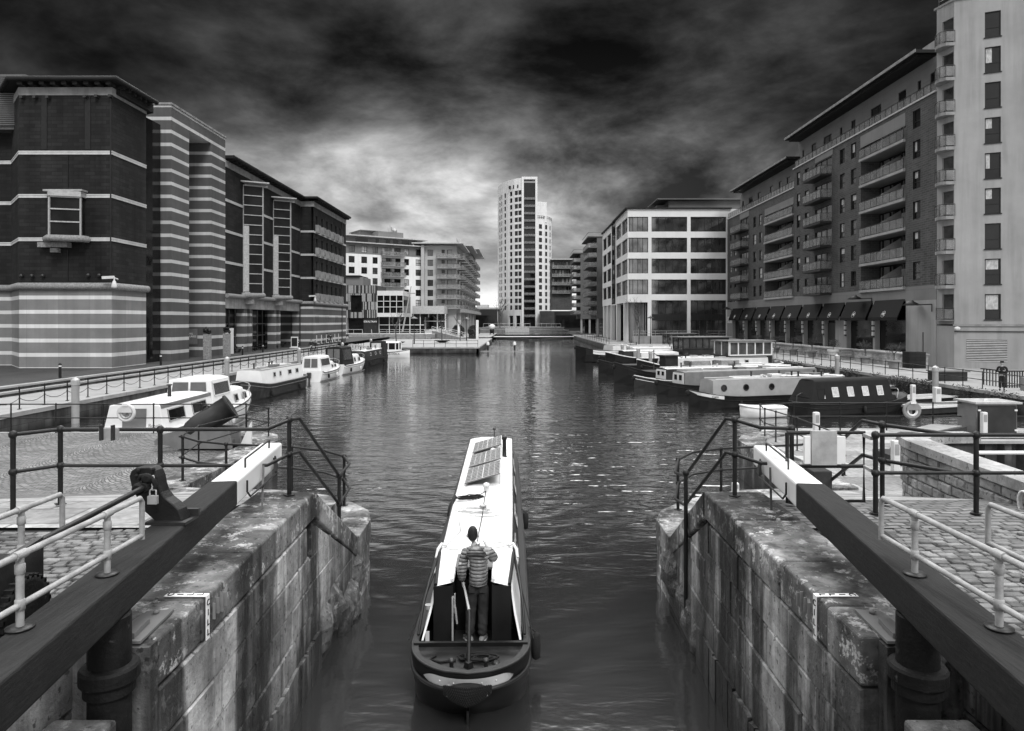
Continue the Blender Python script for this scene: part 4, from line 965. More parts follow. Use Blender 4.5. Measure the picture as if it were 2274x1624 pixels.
W.holes(b, 8.95, 24.7, lowin + [L2] + bd2, .2, 0, 0, aS)
W.holes(b, 8.95, 27.4, win + [L1] + bd + bw2, .2, 0, aS, W.L, mi2=1)
b.box(42.3, 66.2, 8.95, 56, 131.7, 24.6); b.box(42.3, 66.2, 24.6, 56, 99.9, 27.3); b.box(40.3, 99.9, 24.7, 42.4, 100.2, 27.4)
b.box(40.001, 65.92, 8.95, 44, 66.2, 27.4)
b.build('brick_wall', ['brick_apart', 'frame_dark'], t)
for h in win: W.window(t, *h, dep=.18, fr=.09, style=10 if random.random() < .55 else 2, glass=random.choice(('glass', 'glass_mid')))
for h in lowin + bw2: W.window(t, *h, dep=.18, fr=.09, style=10 if random.random() < .5 else 2, glass=random.choice(('glass', 'glass_mid', 'curtain')) if len(t.children) < 72 else 'glass_mid')
g = MB()
for h in bd + bd2:
    W.box(g, *h[:2], h[2], h[3], -.2, -.15, 1)
    for f in (0, .33, .66, 1): a = h[0] + (h[1] - h[0] - .1) * f; W.box(g, a, a + .1, h[2], h[3], -.15, -.1)
g.build('balcony_doors', ['frame_dark', 'glass_mid'], t)
for z in fl: balcony(t, W, 131.7 - XD(Z('G', 616, 0)[0], 38.5), Ax(836), z, 1.5, slab=.25, m='metal_dark', n=5)
for z in fa_: balcony(t, W, 131.7 - XD(Z('G', 74, 0)[0], 38.5), Ax(214), z, 1.5, slab=.25, m='metal_dark', n=5)
# recessed loggias with dividing screens
def loggia(L, floors, nscr):
    b = MB(); W.box(b, L[0], L[1], L[2], L[3], -2.25, -2.2, 0)
    W.box(b, L[0], L[0] + .02, L[2], L[3], -2.2, 0, 1); W.box(b, L[1] - .02, L[1], L[2], L[3], -2.2, 0, 1); b.build('loggia_back', ['glass', 'brick_apart'], t)
    b = MB()
    for z in floors:
        for f in (.05, .3, .55, .78): a = L[0] + (L[1] - L[0]) * f; W.box(b, a, a + .12, z, z + 2.6, -2.2, -2.1)
        W.box(b, L[0] + (L[1] - L[0]) * .12, L[0] + (L[1] - L[0]) * .24, z + .01, z + 2.6, -2.19, -2.12)
    b.each('door_frame', 'clad_grey', t)
    for z in floors:
        o = balcony(t, W, L[0] + .03, L[1] - .03, z, .25, slab=.28, side=False, m='concrete', n=7)
        b = MB(); W.box(b, L[0] + .03, L[1] - .03, z - .27, z - .02, -2.2, -.001); b.build('floor_slab', 'clad_grey', o)
        am = (L[0] + L[1]) / 2; b = MB()
        p = [W.pt(am, z, .1), W.pt(am, z, -2.1), W.pt(am, z + 2.5, -2.1), W.pt(am, z + 1.2, .1)]; q = [v + Vector((0, .06, 0)) for v in p]
        b.hexa(p, q); W.box(b, am + .5, am + 1.5, z, z + 2.1, -2.1, -1.9); b.build('screen', 'galv', o)
loggia(L1, fl, 1); loggia(L2, [21.1 - 3.0 * k for k in range(5)], 1)
b = MB(); W.box(b, *L1[:2], 8.97, 9.0, -.2, .03); W.box(b, L1[0], L1[1], 25.6, 26.95, .002, .04, 1); W.box(b, L2[0], L2[1], 22.4, 23.45, .002, .04, 1); W.box(b, Ax(714), Ax(845), 26.6, 27.3, .002, .05, 1); W.box(b, Ax(150), Ax(218), 23.6, 24.6, .002, .05, 1)
b.each('facing_panel', ['stone_pale', 'clad_grey'], t)
for z0, a0, a1 in ((27.4, aS, W.L), (24.7, 0, aS)):
    b = MB(); W.box(b, a0 - .2, a1, z0, z0 + .14, -.4, .12); b.build('parapet', 'stone_pale', t)
    b = MB(); n = int((a1 - a0) / 1.15)
    for k in range(n + 1): a = a0 + (a1 - a0 - .06) * k / n; W.box(b, a, a + .06, z0 + .14, z0 + 1.15, -.2, -.15)
    W.box(b, a0, a1, z0 + 1.15, z0 + 1.2, -.21, -.14); W.box(b, a0, a1, z0 + .25, z0 + 1.1, -.19, -.18, 1); b.build('railing', ['metal_dark', 'glass_rail'], t)
pw = Wall((42, 131.7), (42, 65.9)); pwin = []
for x0, x1 in ((615, 630), (684, 718), (775, 834), (897, 914), (980, 1013), (1127, 1205), (1333, 1392), (1478, 1503), (1572, 1617)): pwin.append((pw.apx(Z('G', x0, 0)[0]), min(pw.apx(Z('G', x1, 0)[0]), pw.L - .1), 28.0, 30.6))
pwin2 = []
for x0, x1 in ((165, 178), (214, 245), (282, 303), (372, 398), (440, 461), (498, 526)): pwin2.append((pw.apx(Z('G', x0, 0)[0]), pw.apx(Z('G', x1, 0)[0]), 25.3, 27.8))
pS = pw.apx(Z('G', 587, 0)[0])
b = MB(); pw.holes(b, 27.35, 32.1, pwin, .15, 0, pS, pw.L); pw.holes(b, 24.6, 29.3, pwin2, .15, 0, 1.5, pS - .2); b.box(42.2, 66, 27.3, 55, 131.7 - pS, 32.05); b.box(42.2, 103, 24.6, 55, 130.2, 29.2); b.build('penthouse_wall', 'clad_grey', t)
for h in pwin + pwin2: pw.window(t, *h, dep=.12, fr=.08, style=1 if h[1] - h[0] > 2 else 0, glass='glass')
ey = lambda px, x: XD(px, x)
b = MB()
for (x0, y0, y1, z) in ((39.9, 69.2, 103.2, 32.1), (39.9, 102.6, 129.6, 29.3)):
    b.box(x0, y0, z + .3, 56, y1, z + .62); b.box(x0 + .45, y0 + .4, z, 56, y1 - .5, z + .31)
b.build('roof', 'roof_dark', t)
b = MB(); b.box(39.84, 69.15, 32.45, 39.9, 103.25, 32.76); b.box(39.84, 102.55, 29.66, 39.9, 129.65, 29.94); b.build('roof_edge', 'stone_grey', t)
# shop front under it
b = MB(); W.box(b, 0, W.L, 7.5, 8.94, -2, .02); b.build('fascia', 'clad_grey', t)
Bx = lambda x: W.apx(Z('H', x, 0)[0])
aw = [(100, 178), (188, 272), (282, 375), (388, 488), (500, 618), (632, 770), (787, 938), (952, 1145), (1165, 1388)]
b = MB(); W.box(b, 0, Bx(1388), 2.1, 7.5, -.6, -.55); b.build('shop_glazing', 'glass', t)
b = MB(); W.box(b, 0, Bx(96), 1.1, 7.5, -.5, .05, 1); W.box(b, Bx(1392), W.L, 1.1, 7.5, -2, .03, 1)
for (x0, x1), (x2, x3) in zip(aw, aw[1:]): W.box(b, Bx(x1 + 2), Bx(x2 - 2), 1.1, 7.5, -.5, .05, 1)
W.box(b, Bx(862), Bx(940), 1.1, 6, -.5, .0, 1); W.box(b, 0, Bx(1388), 1.1, 2.1, -.6, -.05, 1); b.build('piers', ['concrete', 'render_right'], t)
b = MB(); W.box(b, Bx(790), Bx(862), 1.4, 5.2, -.5, -.3, 0); b.build('door', 'paint_dark', t)
for i, (x0, x1) in enumerate(aw):
    a0, a1 = Bx(x0), Bx(x1); b = MB(); zt, zb = 7.7, 5.75
    b.hexa([W.pt(a0, zt - .06, .05), W.pt(a1, zt - .06, .05), W.pt(a1, zb, .85), W.pt(a0, zb, .85)], [W.pt(a0, zt, .1), W.pt(a1, zt, .1), W.pt(a1, zb + .06, .9), W.pt(a0, zb + .06, .9)])
    W.box(b, a0, a1, zb - .25, zb + .02, .87, .9)
    o = b.build('awning', 'canvas_dark', t)
    b = MB(); am = (a0 + a1) / 2; c = W.pt(am, zb + .42, .72); nrm = Vector((-1.95, 0, .8)).normalized(); up = Vector((.38, 0, .92)); up = (up - nrm * up.dot(nrm)).normalized(); si = nrm.cross(up)
    ring_ = [c + nrm * .02 + (up * math.sin(k * math.pi / 10) + si * math.cos(k * math.pi / 10)) * .36 for k in range(20)]
    b.tube(ring_, .018, 4, closed=True)
    for (u0, v0, u1, v1, w_) in ((-.2, -.08, -.1, .2, .05), (-.15, .03, .28, .14, .07), (-.12, .0, .2, -.02, .06), (0, -.14, .22, -.12, .05)):
        b.bar(c + nrm * .02 - si * u0 + up * v0, c + nrm * .02 - si * u1 + up * v1, w_, .02, up=tuple(nrm))
    b.build('emblem', 'letter_white', o)
for (x0, x1), (x2, x3) in zip(aw, aw[1:]):
    a = (Bx(x1) + Bx(x2)) / 2; b = MB(); W.box(b, a - .14, a + .14, 3.6, 5.6, .05, .2)
    o = b.build('wall_lantern', 'metal_dark', t); b = MB()
    for z in (3.8, 4.4, 5.0): W.box(b, a - .16, a + .16, z, z + .42, .07, .24)
    b.build('lantern_glass', 'plastic_pale', o)
b = MB(); W.box(b, Bx(60), Bx(92), 5.0, 6.2, .06, .12); o = b.build('wall_sign', 'paint_white', t)
b = MB(); a = (Bx(60) + Bx(92)) / 2
for u0, z0, u1, z1 in ((-1, 5.3, 0, 5.9), (-.4, 5.9, .2, 5.3), (0, 5.5, 1.0, 5.85)): b.bar(W.pt(a + u0, z0, .13), W.pt(a + u1, z1, .13), .02, .08, up=(1, 0, 0))
b.build('emblem', 'letter_dark', o)
# brick planter walls in front of the shops
t = thing('planter_wall', 'low pale brick wall below the restaurant windows, broken by an entrance gap', 'wall', (36.6, 95, 1.1))
b = MB(); b.box(36.4, 77.6, 1.0, 38.2, 128, 2.15); b.box(36.4, 64.2, 1.0, 38.2, 74.6, 2.25); b.build('brickwork', 'brick_pale', t)
b = MB(); b.box(36.3, 77.5, 2.15, 38.3, 128, 2.28); b.box(36.3, 64.1, 2.25, 38.3, 74.7, 2.38); b.build('coping', 'quay_stone', t)
b = MB(); b.box(35.9, 63.2, 1.0, 37.4, 64.4, 2.6); b.build('end_pier', 'brick_dark', t)
# ---------------------------------------------------------------- round-cornered rendered tower at the right edge
t = thing('rendered_tower', 'tall pale rendered apartment tower with curved corner balconies at the right edge', 'tower', (48, 60, 1.1))
T = Wall((40.5, 64.0), (40.5 + 27.4, 64 - 12.2)); Tx = lambda x: T.apx(Z('G', x, 0)[0]); TT = 35.2
hs = [(Tx(1981), Tx(2101), 30.45 - 3.22 * k - 2.32, 30.45 - 3.22 * k) for k in range(-1, 8)]
h2 = [(h[0] + 9, h[1] + 9, h[2], h[3]) for h in hs]
lv = (T.apx(2145), T.apx(2236), T.zpx(2190, 804), T.zpx(2190, 755))
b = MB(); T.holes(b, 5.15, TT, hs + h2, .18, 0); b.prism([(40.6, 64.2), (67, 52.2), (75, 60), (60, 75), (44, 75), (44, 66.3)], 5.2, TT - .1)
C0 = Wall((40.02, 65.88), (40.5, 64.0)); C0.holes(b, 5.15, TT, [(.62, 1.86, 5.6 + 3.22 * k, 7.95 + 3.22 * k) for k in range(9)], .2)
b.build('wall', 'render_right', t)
for h in hs + h2:
    o = T.window(t, *h, dep=.15, fr=.08, style=6 | (8 if random.random() < .6 else 0), glass='glass')
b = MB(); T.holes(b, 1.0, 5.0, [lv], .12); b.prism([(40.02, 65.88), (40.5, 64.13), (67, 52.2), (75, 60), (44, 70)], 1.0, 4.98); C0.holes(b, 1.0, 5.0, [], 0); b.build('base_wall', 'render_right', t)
b = MB(); T.box(b, -.1, 30, 4.98, 5.14, -.2, .1); b.build('string_course', 'stone_grey', t)
b = MB(); T.box(b, 0, 30, 4.45, 4.53, 0, .08); T.box(b, Tx(1985) - 5, Tx(1985) - 4.9, 1.2, 4.4, 0, .08); b.build('pipe', 'metal_dark', t)
b = MB(); n = 13
T.box(b, *lv, -.12, -.1, 1)
for k in range(n): z = lv[2] + (lv[3] - lv[2]) * k / n; b.hexa([T.pt(lv[0], z, -.08), T.pt(lv[1], z, -.08), T.pt(lv[1], z + .02, .03), T.pt(lv[0], z + .02, .03)], [T.pt(lv[0], z + .1, -.08), T.pt(lv[1], z + .1, -.08), T.pt(lv[1], z + .09, .03), T.pt(lv[0], z + .09, .03)])
b.build('louvre', ['stone_pale', 'frame_dark'], t)
b = MB(); C0.box(b, .6, 1.88, 5.4, 34, -.3, -.2); b.build('balcony_doors', ['glass_mid'], t)
for k in range(9):
    z = 5.55 + 3.22 * k + (0 if k else 0)
    if k == 0: z0 = z
    arc = [(40.0 - .75 * math.sin(math.pi * f * .55 + .9) + .25, 65.7 - 1.72 * f) for f in (0, .2, .4, .6, .8, 1)]
    arc = [(39.98, 65.8), (39.55, 65.4), (39.35, 64.9), (39.4, 64.4), (39.7, 63.95), (40.5, 63.9)]
    b = MB()
    if k: b.prism(arc + [(40.6, 65)], z - .3, z)
    else: b.prism([(39.9, 65.8), (39.95, 64.6), (40.5, 63.9), (40.6, 65)], z - .1, z)
    o = b.build('balcony', 'stone_grey', t)
    b = MB(); P = arc if k else [(39.9, 65.8), (39.93, 64.6), (40.4, 63.96)]
    b.tube([(*p, z + 1.1) for p in P], .035, 6); 
    for p in P: b.tube([(*p, z), (*p, z + 1.1)], .025, 5)
    for p, q in zip(P, P[1:]): b.bar((p[0] + .02, p[1], z + .56), (q[0] + .02, q[1], z + .56), .015, .9, 1)
    b.build('railing', ['metal_dark', 'glass_rail'], o)
b = MB(); C0.box(b, .3, 1.95, 4.99 + .2, 5.5, -.1, .04); b.build('panel', 'clad_grey', t)
b = MB(); ring(b, [(40.02, 66.2), (40.5, 64.0), (67.9, 51.8)], .12, TT, TT + .2, dep=.5); b.build('parapet', 'stone_grey', t)
b = MB(); rail_line(b, [(40.4, 66.2, TT + .2), (40.9, 64.4, TT + .2), (46, 62.1, TT + .2)], 1.2, .05, bars=(1., .5)); b.build('roof_railing', 'metal_dark', t)
# lamps on the walls
def arm_lamp(p, out, label, side):
    c = thing('wall_lamp', label, 'lamp', tuple(p)); p = Vector(p); o = Vector(out); s = Vector(side)
    b = MB(); b.tube([p - Vector((0, 0, .7)), p, p + s * 1.5], .06, 6); b.build('arm', 'metal_black', c)
    q = p + s * 2.1; b = MB(); b.lathe([(.12, .45), (.25, .3), (.85, -.02), (.82, -.06), (.1, 0)], tuple(q), 14); b.build('shade', 'metal_black', c)
q = DZ('X', 172, 788, 66.5); arm_lamp((39.8, 66.3, q.z), (-1, 0, 0), 'dark conical lamp on an arm on the pale wall beyond the last awning', (-.35, 1.0, 0))
q = DZ('H', 2260, 795, 57.5); arm_lamp((T.pt(Tx(2100) + 5.2, q.z, .1)), (0, -1, 0), 'dark conical lamp on the rendered tower by the right picture edge', (-.6, .1, 0))
arm_lamp((39.9, 129, 7.6), (-1, 0, 0), 'dark conical lamp above the small white sign at the far end of the awnings', (-.5, -.3, 0))
arm_lamp((39.9, 77.8, 8.0), (-1, 0, 0), 'dark conical lamp between the two nearest awnings', (-.5, .8, 0))
b = MB(); p = T.pt(.2, 4.75, .3); b.ball(p, (.3, .16, .2), 8); b.bar(p, p + Vector((.4, .3, 0)), .08, .08); tag(b.build('security_camera', 'plastic_pale'), 'white camera at the foot corner of the pale rendered tower', 'security camera')
# ---------------------------------------------------------------- the lock: walls, coping, gates and gear
def cblock(b, p, q, z0, z1, n, back, front, ch=.018, mi=0):
    """one dressed stone: face chamfered, from p to q along the wall"""
    p, q, n = Vector((*p, 0)), Vector((*q, 0)), Vector((*n, 0)); u = (q - p).normalized(); Zv = Vector((0, 0, 1))
    def rc(o, i): return [p + u * i + n * o + Zv * (z0 + i), q - u * i + n * o + Zv * (z0 + i), q - u * i + n * o + Zv * (z1 - i), p + u * i + n * o + Zv * (z1 - i)]
    vs = rc(back, 0) + rc(front - ch, 0) + rc(front, ch)
    fs = [(0, 1, 2, 3)] + [(k, (k + 1) % 4, 4 + (k + 1) % 4, 4 + k) for k in range(4)] + [(4 + k, 4 + (k + 1) % 4, 8 + (k + 1) % 4, 8 + k) for k in range(4)] + [(8, 9, 10, 11)]
    b.add(vs, fs, mi)
def lock_wall(s, label):
    """s = -1 left, +1 right"""
    tab = LX if s < 0 else RX
    X = lambda d: edge(tab, d)
    t = thing('lock_wall', label, 'lock wall', (X(8), 8, -1))
    def top(d): return 2.85 if d < 10.7 else 2.85 - (min(d, 13.4) - 10.7) / 2.7 * 1.55
    n = (-s, 0); rnd = random.Random(11 + s)
    b = MB(); c0 = .46
    for k in range(7):
        z1 = 2.42 - c0 * k; z0 = z1 - c0; d = 5.75 + rnd.random() * .5 - .4
        while d < 13.5:
            L = rnd.uniform(.95, 1.45); d1 = min(d + L, 13.5); da = max(d, 5.75)
            t1 = min(z1, top(d1) - .42) if d1 > 10.7 else z1; t0 = min(z1, top(da) - .42) if d1 > 10.7 else z1
            zt = min(t0, t1)
            if zt - z0 > .12 and d1 - da > .1: cblock(b, (X(da), da + .004), (X(d1), d1 - .004), z0 + .004, zt - .004, n, -.3, rnd.uniform(-.012, .014))
            d = d1
    b.build('facing_stones', 'lock_face', t)
    b = MB()
    b.hexa([(X(5.75) + s * .25, 5.75, -1), (X(5.75) + s * 1.1, 5.75, -1), (X(10.8) + s * 1.1, 10.8, -1), (X(10.8) + s * .25, 10.8, -1)], [(X(5.75) + s * .25, 5.75, 2.42), (X(5.75) + s * 1.1, 5.75, 2.42), (X(10.8) + s * 1.1, 10.8, 2.42), (X(10.8) + s * .25, 10.8, 2.42)])
    b.hexa([(X(10.5) + s * .01, 10.5, -1), (X(10.8) + s * .9, 10.5, -1), (X(13.4) + s * .9, 13.5, -1), (X(13.4) + s * .01, 13.5, -1)], [(X(10.5) + s * .01, 10.5, 2.42), (X(10.8) + s * .9, 10.5, 2.42), (X(13.4) + s * .9, 13.5, .87), (X(13.4) + s * .01, 13.5, .87)])
    b.build('core', 'lock_face', t)
    b = MB(); js = [5.75, 6.4, 7.6, 9.17, 10.1, 10.7] if s > 0 else [5.75, 6.55, 7.9, 9.3, 10.7]; lay = []
    for d0, d1 in zip(js, js[1:]):
        w0, w1 = (.9, .9); zt = 2.85 + rnd.uniform(-.006, .006); a = rnd.uniform(-.01, .012)
        m = 4; vs = []
        b.hexa([(X(d0) - s * a, d0 + .006, 2.43), (X(d0) + s * w0, d0 + .006, 2.43), (X(d1) + s * w1, d1 - .006, 2.43), (X(d1) - s * a, d1 - .006, 2.43)], [(X(d0) - s * a, d0 + .006, zt), (X(d0) + s * w0, d0 + .006, zt), (X(d1) + s * w1, d1 - .006, zt), (X(d1) - s * a, d1 - .006, zt)])
    for d0, d1 in ((10.7, 12.0), (12.0, 13.4)):
        b.hexa([(X(d0) - s * .01, d0 + .006, top(d0) - .42), (X(d0) + s * .42, d0 + .006, top(d0) - .42), (X(d1) + s * .42, d1 - .006, top(d1) - .42), (X(d1) - s * .01, d1 - .006, top(d1) - .42)], [(X(d0) - s * .01, d0 + .006, top(d0)), (X(d0) + s * .42, d0 + .006, top(d0)), (X(d1) + s * .42, d1 - .006, top(d1)), (X(d1) - s * .01, d1 - .006, top(d1))])
    b.build('coping_stones', 'lock_top', t, bevel=.035, seg=3)
    b = MB()                                                     # upright rubbing boards near the water
    d = 5.8
    while d < 10.9:
        w_ = rnd.uniform(.16, .24); xx = X(d) - s * rnd.uniform(.03, .06); b.hexa([(X(d) + s * .1, d, -1), (X(d) + s * .1, d + w_ - .012, -1), (xx, d + w_ - .012, -1), (xx, d, -1)], [(X(d) + s * .1, d, .62), (X(d) + s * .1, d + w_ - .012, .62), (xx, d + w_ - .012, .62 + rnd.uniform(-.05, .05)), (xx, d, .62)]); d += w_
    b.build('rubbing_boards', 'lock_face', t)
    # rounded nose of the wall, lower than the coping
    nose = [p for p in tab if 13.4 <= p[0] <= 17.0]
    b = MB(); N = len(nose)
    pts = [(x, d) for d, x in nose]; inn = [(x + s * .95, max(13.4, d - .45 * i / N * 2)) for i, (x, d) in enumerate(pts)]
    for i in range(N - 1):
        g = .004; z_ = 1.3 + rnd.uniform(-.004, .004)
        for (za, zb, o) in ((.86, z_, .03), (.4, .855, 0), (-.06, .395, .01), (-1, -.065, 0)):
            p, q, r_, w_ = pts[i], pts[i + 1], inn[i + 1], inn[i]
            p = (p[0] - s * o, p[1]); q = (q[0] - s * o, q[1])
            b.hexa([(*p, za), (*q, za), (*r_, za), (*w_, za)], [(*p, zb), (*q, zb), (*r_, zb), (*w_, zb)])
    b.build('nose_stones', 'lock_top', t, bevel=.02)
    b = MB(); b.hexa([(X(13.4) + s * .95, 13.45, -1), (X(13.4) + s * 1.4, 13.45, -1), (inn[-1][0] + s * .5, 17, -1), (inn[-1][0], 16.2, -1)], [(X(13.4) + s * .95, 13.45, 2.0), (X(13.4) + s * 1.4, 13.45, 2.0), (inn[-1][0] + s * .5, 17, 1.25), (inn[-1][0], 16.2, 1.3)])
    b.box(min(s * 3.5, s * 4.2), 10.75, 1.0, max(s * 3.5, s * 4.2), 13.42, 2.0); b.build('riser', 'lock_face', t)
    # broken stones at the foot
    b = MB()
    for k in range(9):
        d = 11.2 + k * .27; z = rnd.uniform(.0, .75); r_ = rnd.uniform(.16, .34)
        rings = []
        for i in range(6):
            th = math.pi * (i + .4) / 6.2; rr = r_ * math.sin(th)
            rings.append([(X(d) + s * .1 - s * abs(math.cos(a)) * rr * .9 * rnd.uniform(.7, 1.15) * (1 if math.cos(a) * -s > -9 else 0), d + math.sin(a) * rr * 1.4 * rnd.uniform(.8, 1.15), z - r_ * 1.5 * math.cos(th)) for a in [j * 2 * math.pi / 9 for j in range(9)]])
        b.loft(rings, True, 0, False)
    b.build('broken_stones', 'rubble', t)
    # CILL marker: white painted strip across the coping and down the face
    d = 6.62; xe = X(d) - s * .016
    b = MB(); x0, x1 = sorted((xe, xe + s * .4)); b.box(x0, d - .036, 2.858, x1, d + .036, 2.866); x0, x1 = sorted((xe - s * .006, xe + s * .0)); b.box(x0, d - .036, 2.44, x1, d + .036, 2.866)
    o = b.build('cill_marker', 'letter_white', t)
    for k, ch in enumerate('CILL'):
        text(ch, .085, (xe + s * (.35 - k * .095), d, 2.868), (0, 0, R(-90) * s), 'letter_dark', o)
        text(ch, .085, (xe - s * .008, d, 2.79 - k * .095), (R(90), 0, R(90) if s < 0 else R(-90)), 'letter_dark', o)
    b = MB()
    for k in range(4): x0, x1 = sorted((xe - s * .006, xe + s * .03)); b.box(x0, d + .16 + k * .09, 2.56 + .02 * (k % 2), x1, d + .168 + k * .09, 2.72 + .02 * (k % 3))
    b.build('paint_strokes', 'stone_grey', t)
    return t
lock_wall(-1, 'stained stone lock wall on the left with CILL painted on it')
lock_wall(1, 'stained stone lock wall on the right, brighter, with CILL painted on it')
for s, nm in ((-1, 'left'), (1, 'right')):
    tab = LX if s < 0 else RX
    run = [(x, d) for d, x in tab if d >= 17.0]
    if s > 0: run = run[::-1]
    quay_wall('quay_wall', 'rounded stone quay edge round the inlet %s of the lock mouth' % nm, run, 1.3, cop='lock_top', cw=.85, ch=.4, m='lock_face')
# --- balance beams
def beam_pt(s, d): return (-2.86 - (d - 3.8) * .1345) if s < 0 else (2.78 + (d - 3.8) * .137)     # inner top edge
for s, nm in ((-1, 'left'), (1, 'right')):
    t = thing('balance_beam', 'long dark oak balance beam with white painted end, on the %s lock wall' % nm, 'balance beam', (beam_pt(s, 7), 7, 3.2))
    def seg(d0, d1, m, zt=3.5, w=.33, h_=.31, nmx='timber', bev=.02):
        b = MB(); p, q = Vector((beam_pt(s, d0), d0)), Vector((beam_pt(s, d1), d1)); u = (q - p).normalized(); n = Vector((u.y, -u.x)) * s
        b.hexa([(*p, zt - h_), (*q, zt - h_), (*(q + n * w), zt - h_), (*(p + n * w), zt - h_)], [(*p, zt), (*q, zt), (*(q + n * w), zt), (*(p + n * w), zt)])
        return b.build(nmx, m, t, bevel=bev)
    ds, de = (8.62, 11.3) if s < 0 else (8.5, 11.07)
    seg(1.0, ds, 'oak', w=.34); seg(ds + .004, de, 'paint_white', nmx='painted_end', w=.33, bev=.03)
    u = Vector((-.1335 if s < 0 else .136, .99)); mid = lambda d, o: Vector((beam_pt(s, d) + s * o, d))
    b = MB(); a, c = mid(ds + .75, .1), mid(de - .5, .1)
    b.tube([(*a, 3.5), (*a, 3.62), (*c, 3.62), (*c, 3.5)], .014, 6); b.build('grab_rail', 'metal_dark', t)
    b = MB(); x = lambda d, o=0: beam_pt(s, d) - s * (.03 + o)
    b.tube([(x(ds + .35), ds + .35, 3.42), (x(ds + .35), ds + .35, 3.27), (x(ds + .4, .03), ds + .4, 3.2), (x(de - .75, .03), de - .75, 3.16), (x(de - .75), de - .75, 3.4)], .014, 6)
    b.bar((x(ds + 1.25), ds + 1.25, 3.42), (x(ds + 1.0, .04), ds + 1.0, 2.88), .03, .02)
    b.hexa([(x(de - .8), de - .8, 3.2), (x(de - .6), de - .6, 3.2), (x(de - .6, .05), de - .6, 3.2), (x(de - .8, .05), de - .8, 3.2)], [(x(de - .72), de - .72, 3.42), (x(de - .7), de - .7, 3.42), (x(de - .7, .02), de - .7, 3.42), (x(de - .72, .02), de - .72, 3.42)])
    b.build('iron_hook', 'metal_dark', t)
    b = MB(); b.bar((*mid(de - .35, .17), 2.86), (*mid(de - .35, .17), 3.19), .12, .12); b.build('rest_post', 'metal_dark', t) if False else None
# --- gates beneath them
for s, nm in ((-1, 'left'), (1, 'right')):
    hx = s * (3.2 if s < 0 else 3.13); t = thing('lock_gate', 'dark weathered timber lock gate folded into its recess, %s side' % nm, 'lock gate', (hx, 5.35, -1))
    xi, xo = (-3.02, -3.5) if s < 0 else (2.9, 3.4)
    b = MB(); b.box(min(xi, xo), .5, 2.05, max(xi, xo), 5.2, 2.5); b.build('top_rail', 'rubble', t, bevel=.03)
    b = MB()
    for k in range(22): y0 = .5 + k * .21; b.box(min(xi + s * .08, xo), y0, -1, max(xi + s * .08, xo), y0 + .2, 2.04)
    b.box(min(xi + s * .03, xo), .5, .8, max(xi + s * .03, xo), 5.2, 1.05); b.build('planking', 'wood_dark', t)
    b = MB(); b.lathe([(.155, -1), (.155, 3.19)], (hx, 5.4, 0), 20); b.build('heel_post', 'metal_rust', t)
    b = MB(); b.lathe([(.2, 2.68), (.215, 2.7), (.215, 2.79), (.2, 2.81), (.16, 2.82)], (hx, 5.4, 0), 32, sm=False); b.lathe([(.185, 2.6), (.185, 2.675)], (hx, 5.4, 0), 32, sm=False); b.build('iron_collar', 'metal_rust', t)
    b = MB(); b.box(min(hx - s * .16, hx + s * .1), 4.6, .2, max(hx - s * .16, hx + s * .1), 5.2, 2.3); b.build('iron_strap', 'metal_black', t, bevel=.02)
    b = MB(); p0 = Vector((hx - s * .02, 5.75)); pl_ = [(p0.x - s * .1, 5.62), (p0.x + s * .22, 5.62), (p0.x + s * .16, 6.2), (p0.x - s * .06, 6.25)]; b.prism(pl_, 2.862, 2.885); b.box(*sorted((p0.x - s * .02, p0.x + s * .1)), 2.886) if False else None
    b.prism([(p0.x - s * .03, 5.66), (p0.x + s * .12, 5.66), (p0.x + s * .1, 5.95), (p0.x - s * .0, 5.95)], 2.89, 2.93)
    for yy in (5.75, 5.95, 6.15): b.ball((p0.x + s * .05, yy, 2.9), (.03, .03, .02), 8)
    b.build('anchor_plate', 'paint_mid', t)
# recess walls behind the gates
for s in (-1, 1):
    b = MB()
    for k in range(8):
        z0 = 2.8 - .46 * (k + 1); y = .2
        while y < 5.7: L = random.uniform(.9, 1.4); cblock(b, (s * 3.62, y), (s * 3.62, min(y + L, 5.75) - .01), z0, z0 + .45, (-s, 0), -.4, random.uniform(-.01, .01)); y += L
    b.hexa([(s * 3.0, 5.6, -1), (s * 4.0, 5.6, -1), (s * 4.0, 5.74, -1), (s * 3.0, 5.74, -1)], [(s * 3.0, 5.6, 2.84), (s * 4.0, 5.6, 2.84), (s * 4.0, 5.74, 2.84), (s * 3.0, 5.74, 2.84)])
    tag(b.build('gate_recess', 'lock_face'), 'dark stone recess wall behind the folded %s lock gate' % ('left' if s < 0 else 'right'), 'wall')
# --- pale pipe handrails on the gate walkways
def pipe_rail(label, X, y1, y0, s):
    t = thing('gate_handrail', label, 'handrail', (X, y1, 3.5)); b = MB()
    b.tube([(X, y1, 3.62), (X, y1, 3.94), (X, y1 - .03, 3.98), (X, y0, 3.98)], .022, 10); b.tube([(X, y1, 3.655), (X, y0, 3.655)], .021, 10)
    b.build('rails', 'rail_pale', t)
    y = y1 - .5
    while y > y0:
        b = MB(); b.lathe([(.024, 3.5), (.024, 3.98)], (X, y, 0), 10); b.lathe([(.02, 3.85), (.031, 3.86), (.031, 3.92), (.02, 3.93)], (X, y, 0), 10); b.lathe([(.02, 3.62), (.031, 3.625), (.031, 3.69), (.02, 3.7)], (X, y, 0), 10)
        b.tube([(X, y - .05, 3.98), (X, y + .05, 3.98)], .03, 10); b.build('post', 'rail_pale', t)
        b = MB(); b.lathe([(.05, 3.502), (.085, 3.506), (.085, 3.516), (.03, 3.52)], (X, y, 0), 14); b.build('flange', 'metal_dark', t); y -= .95
    return t
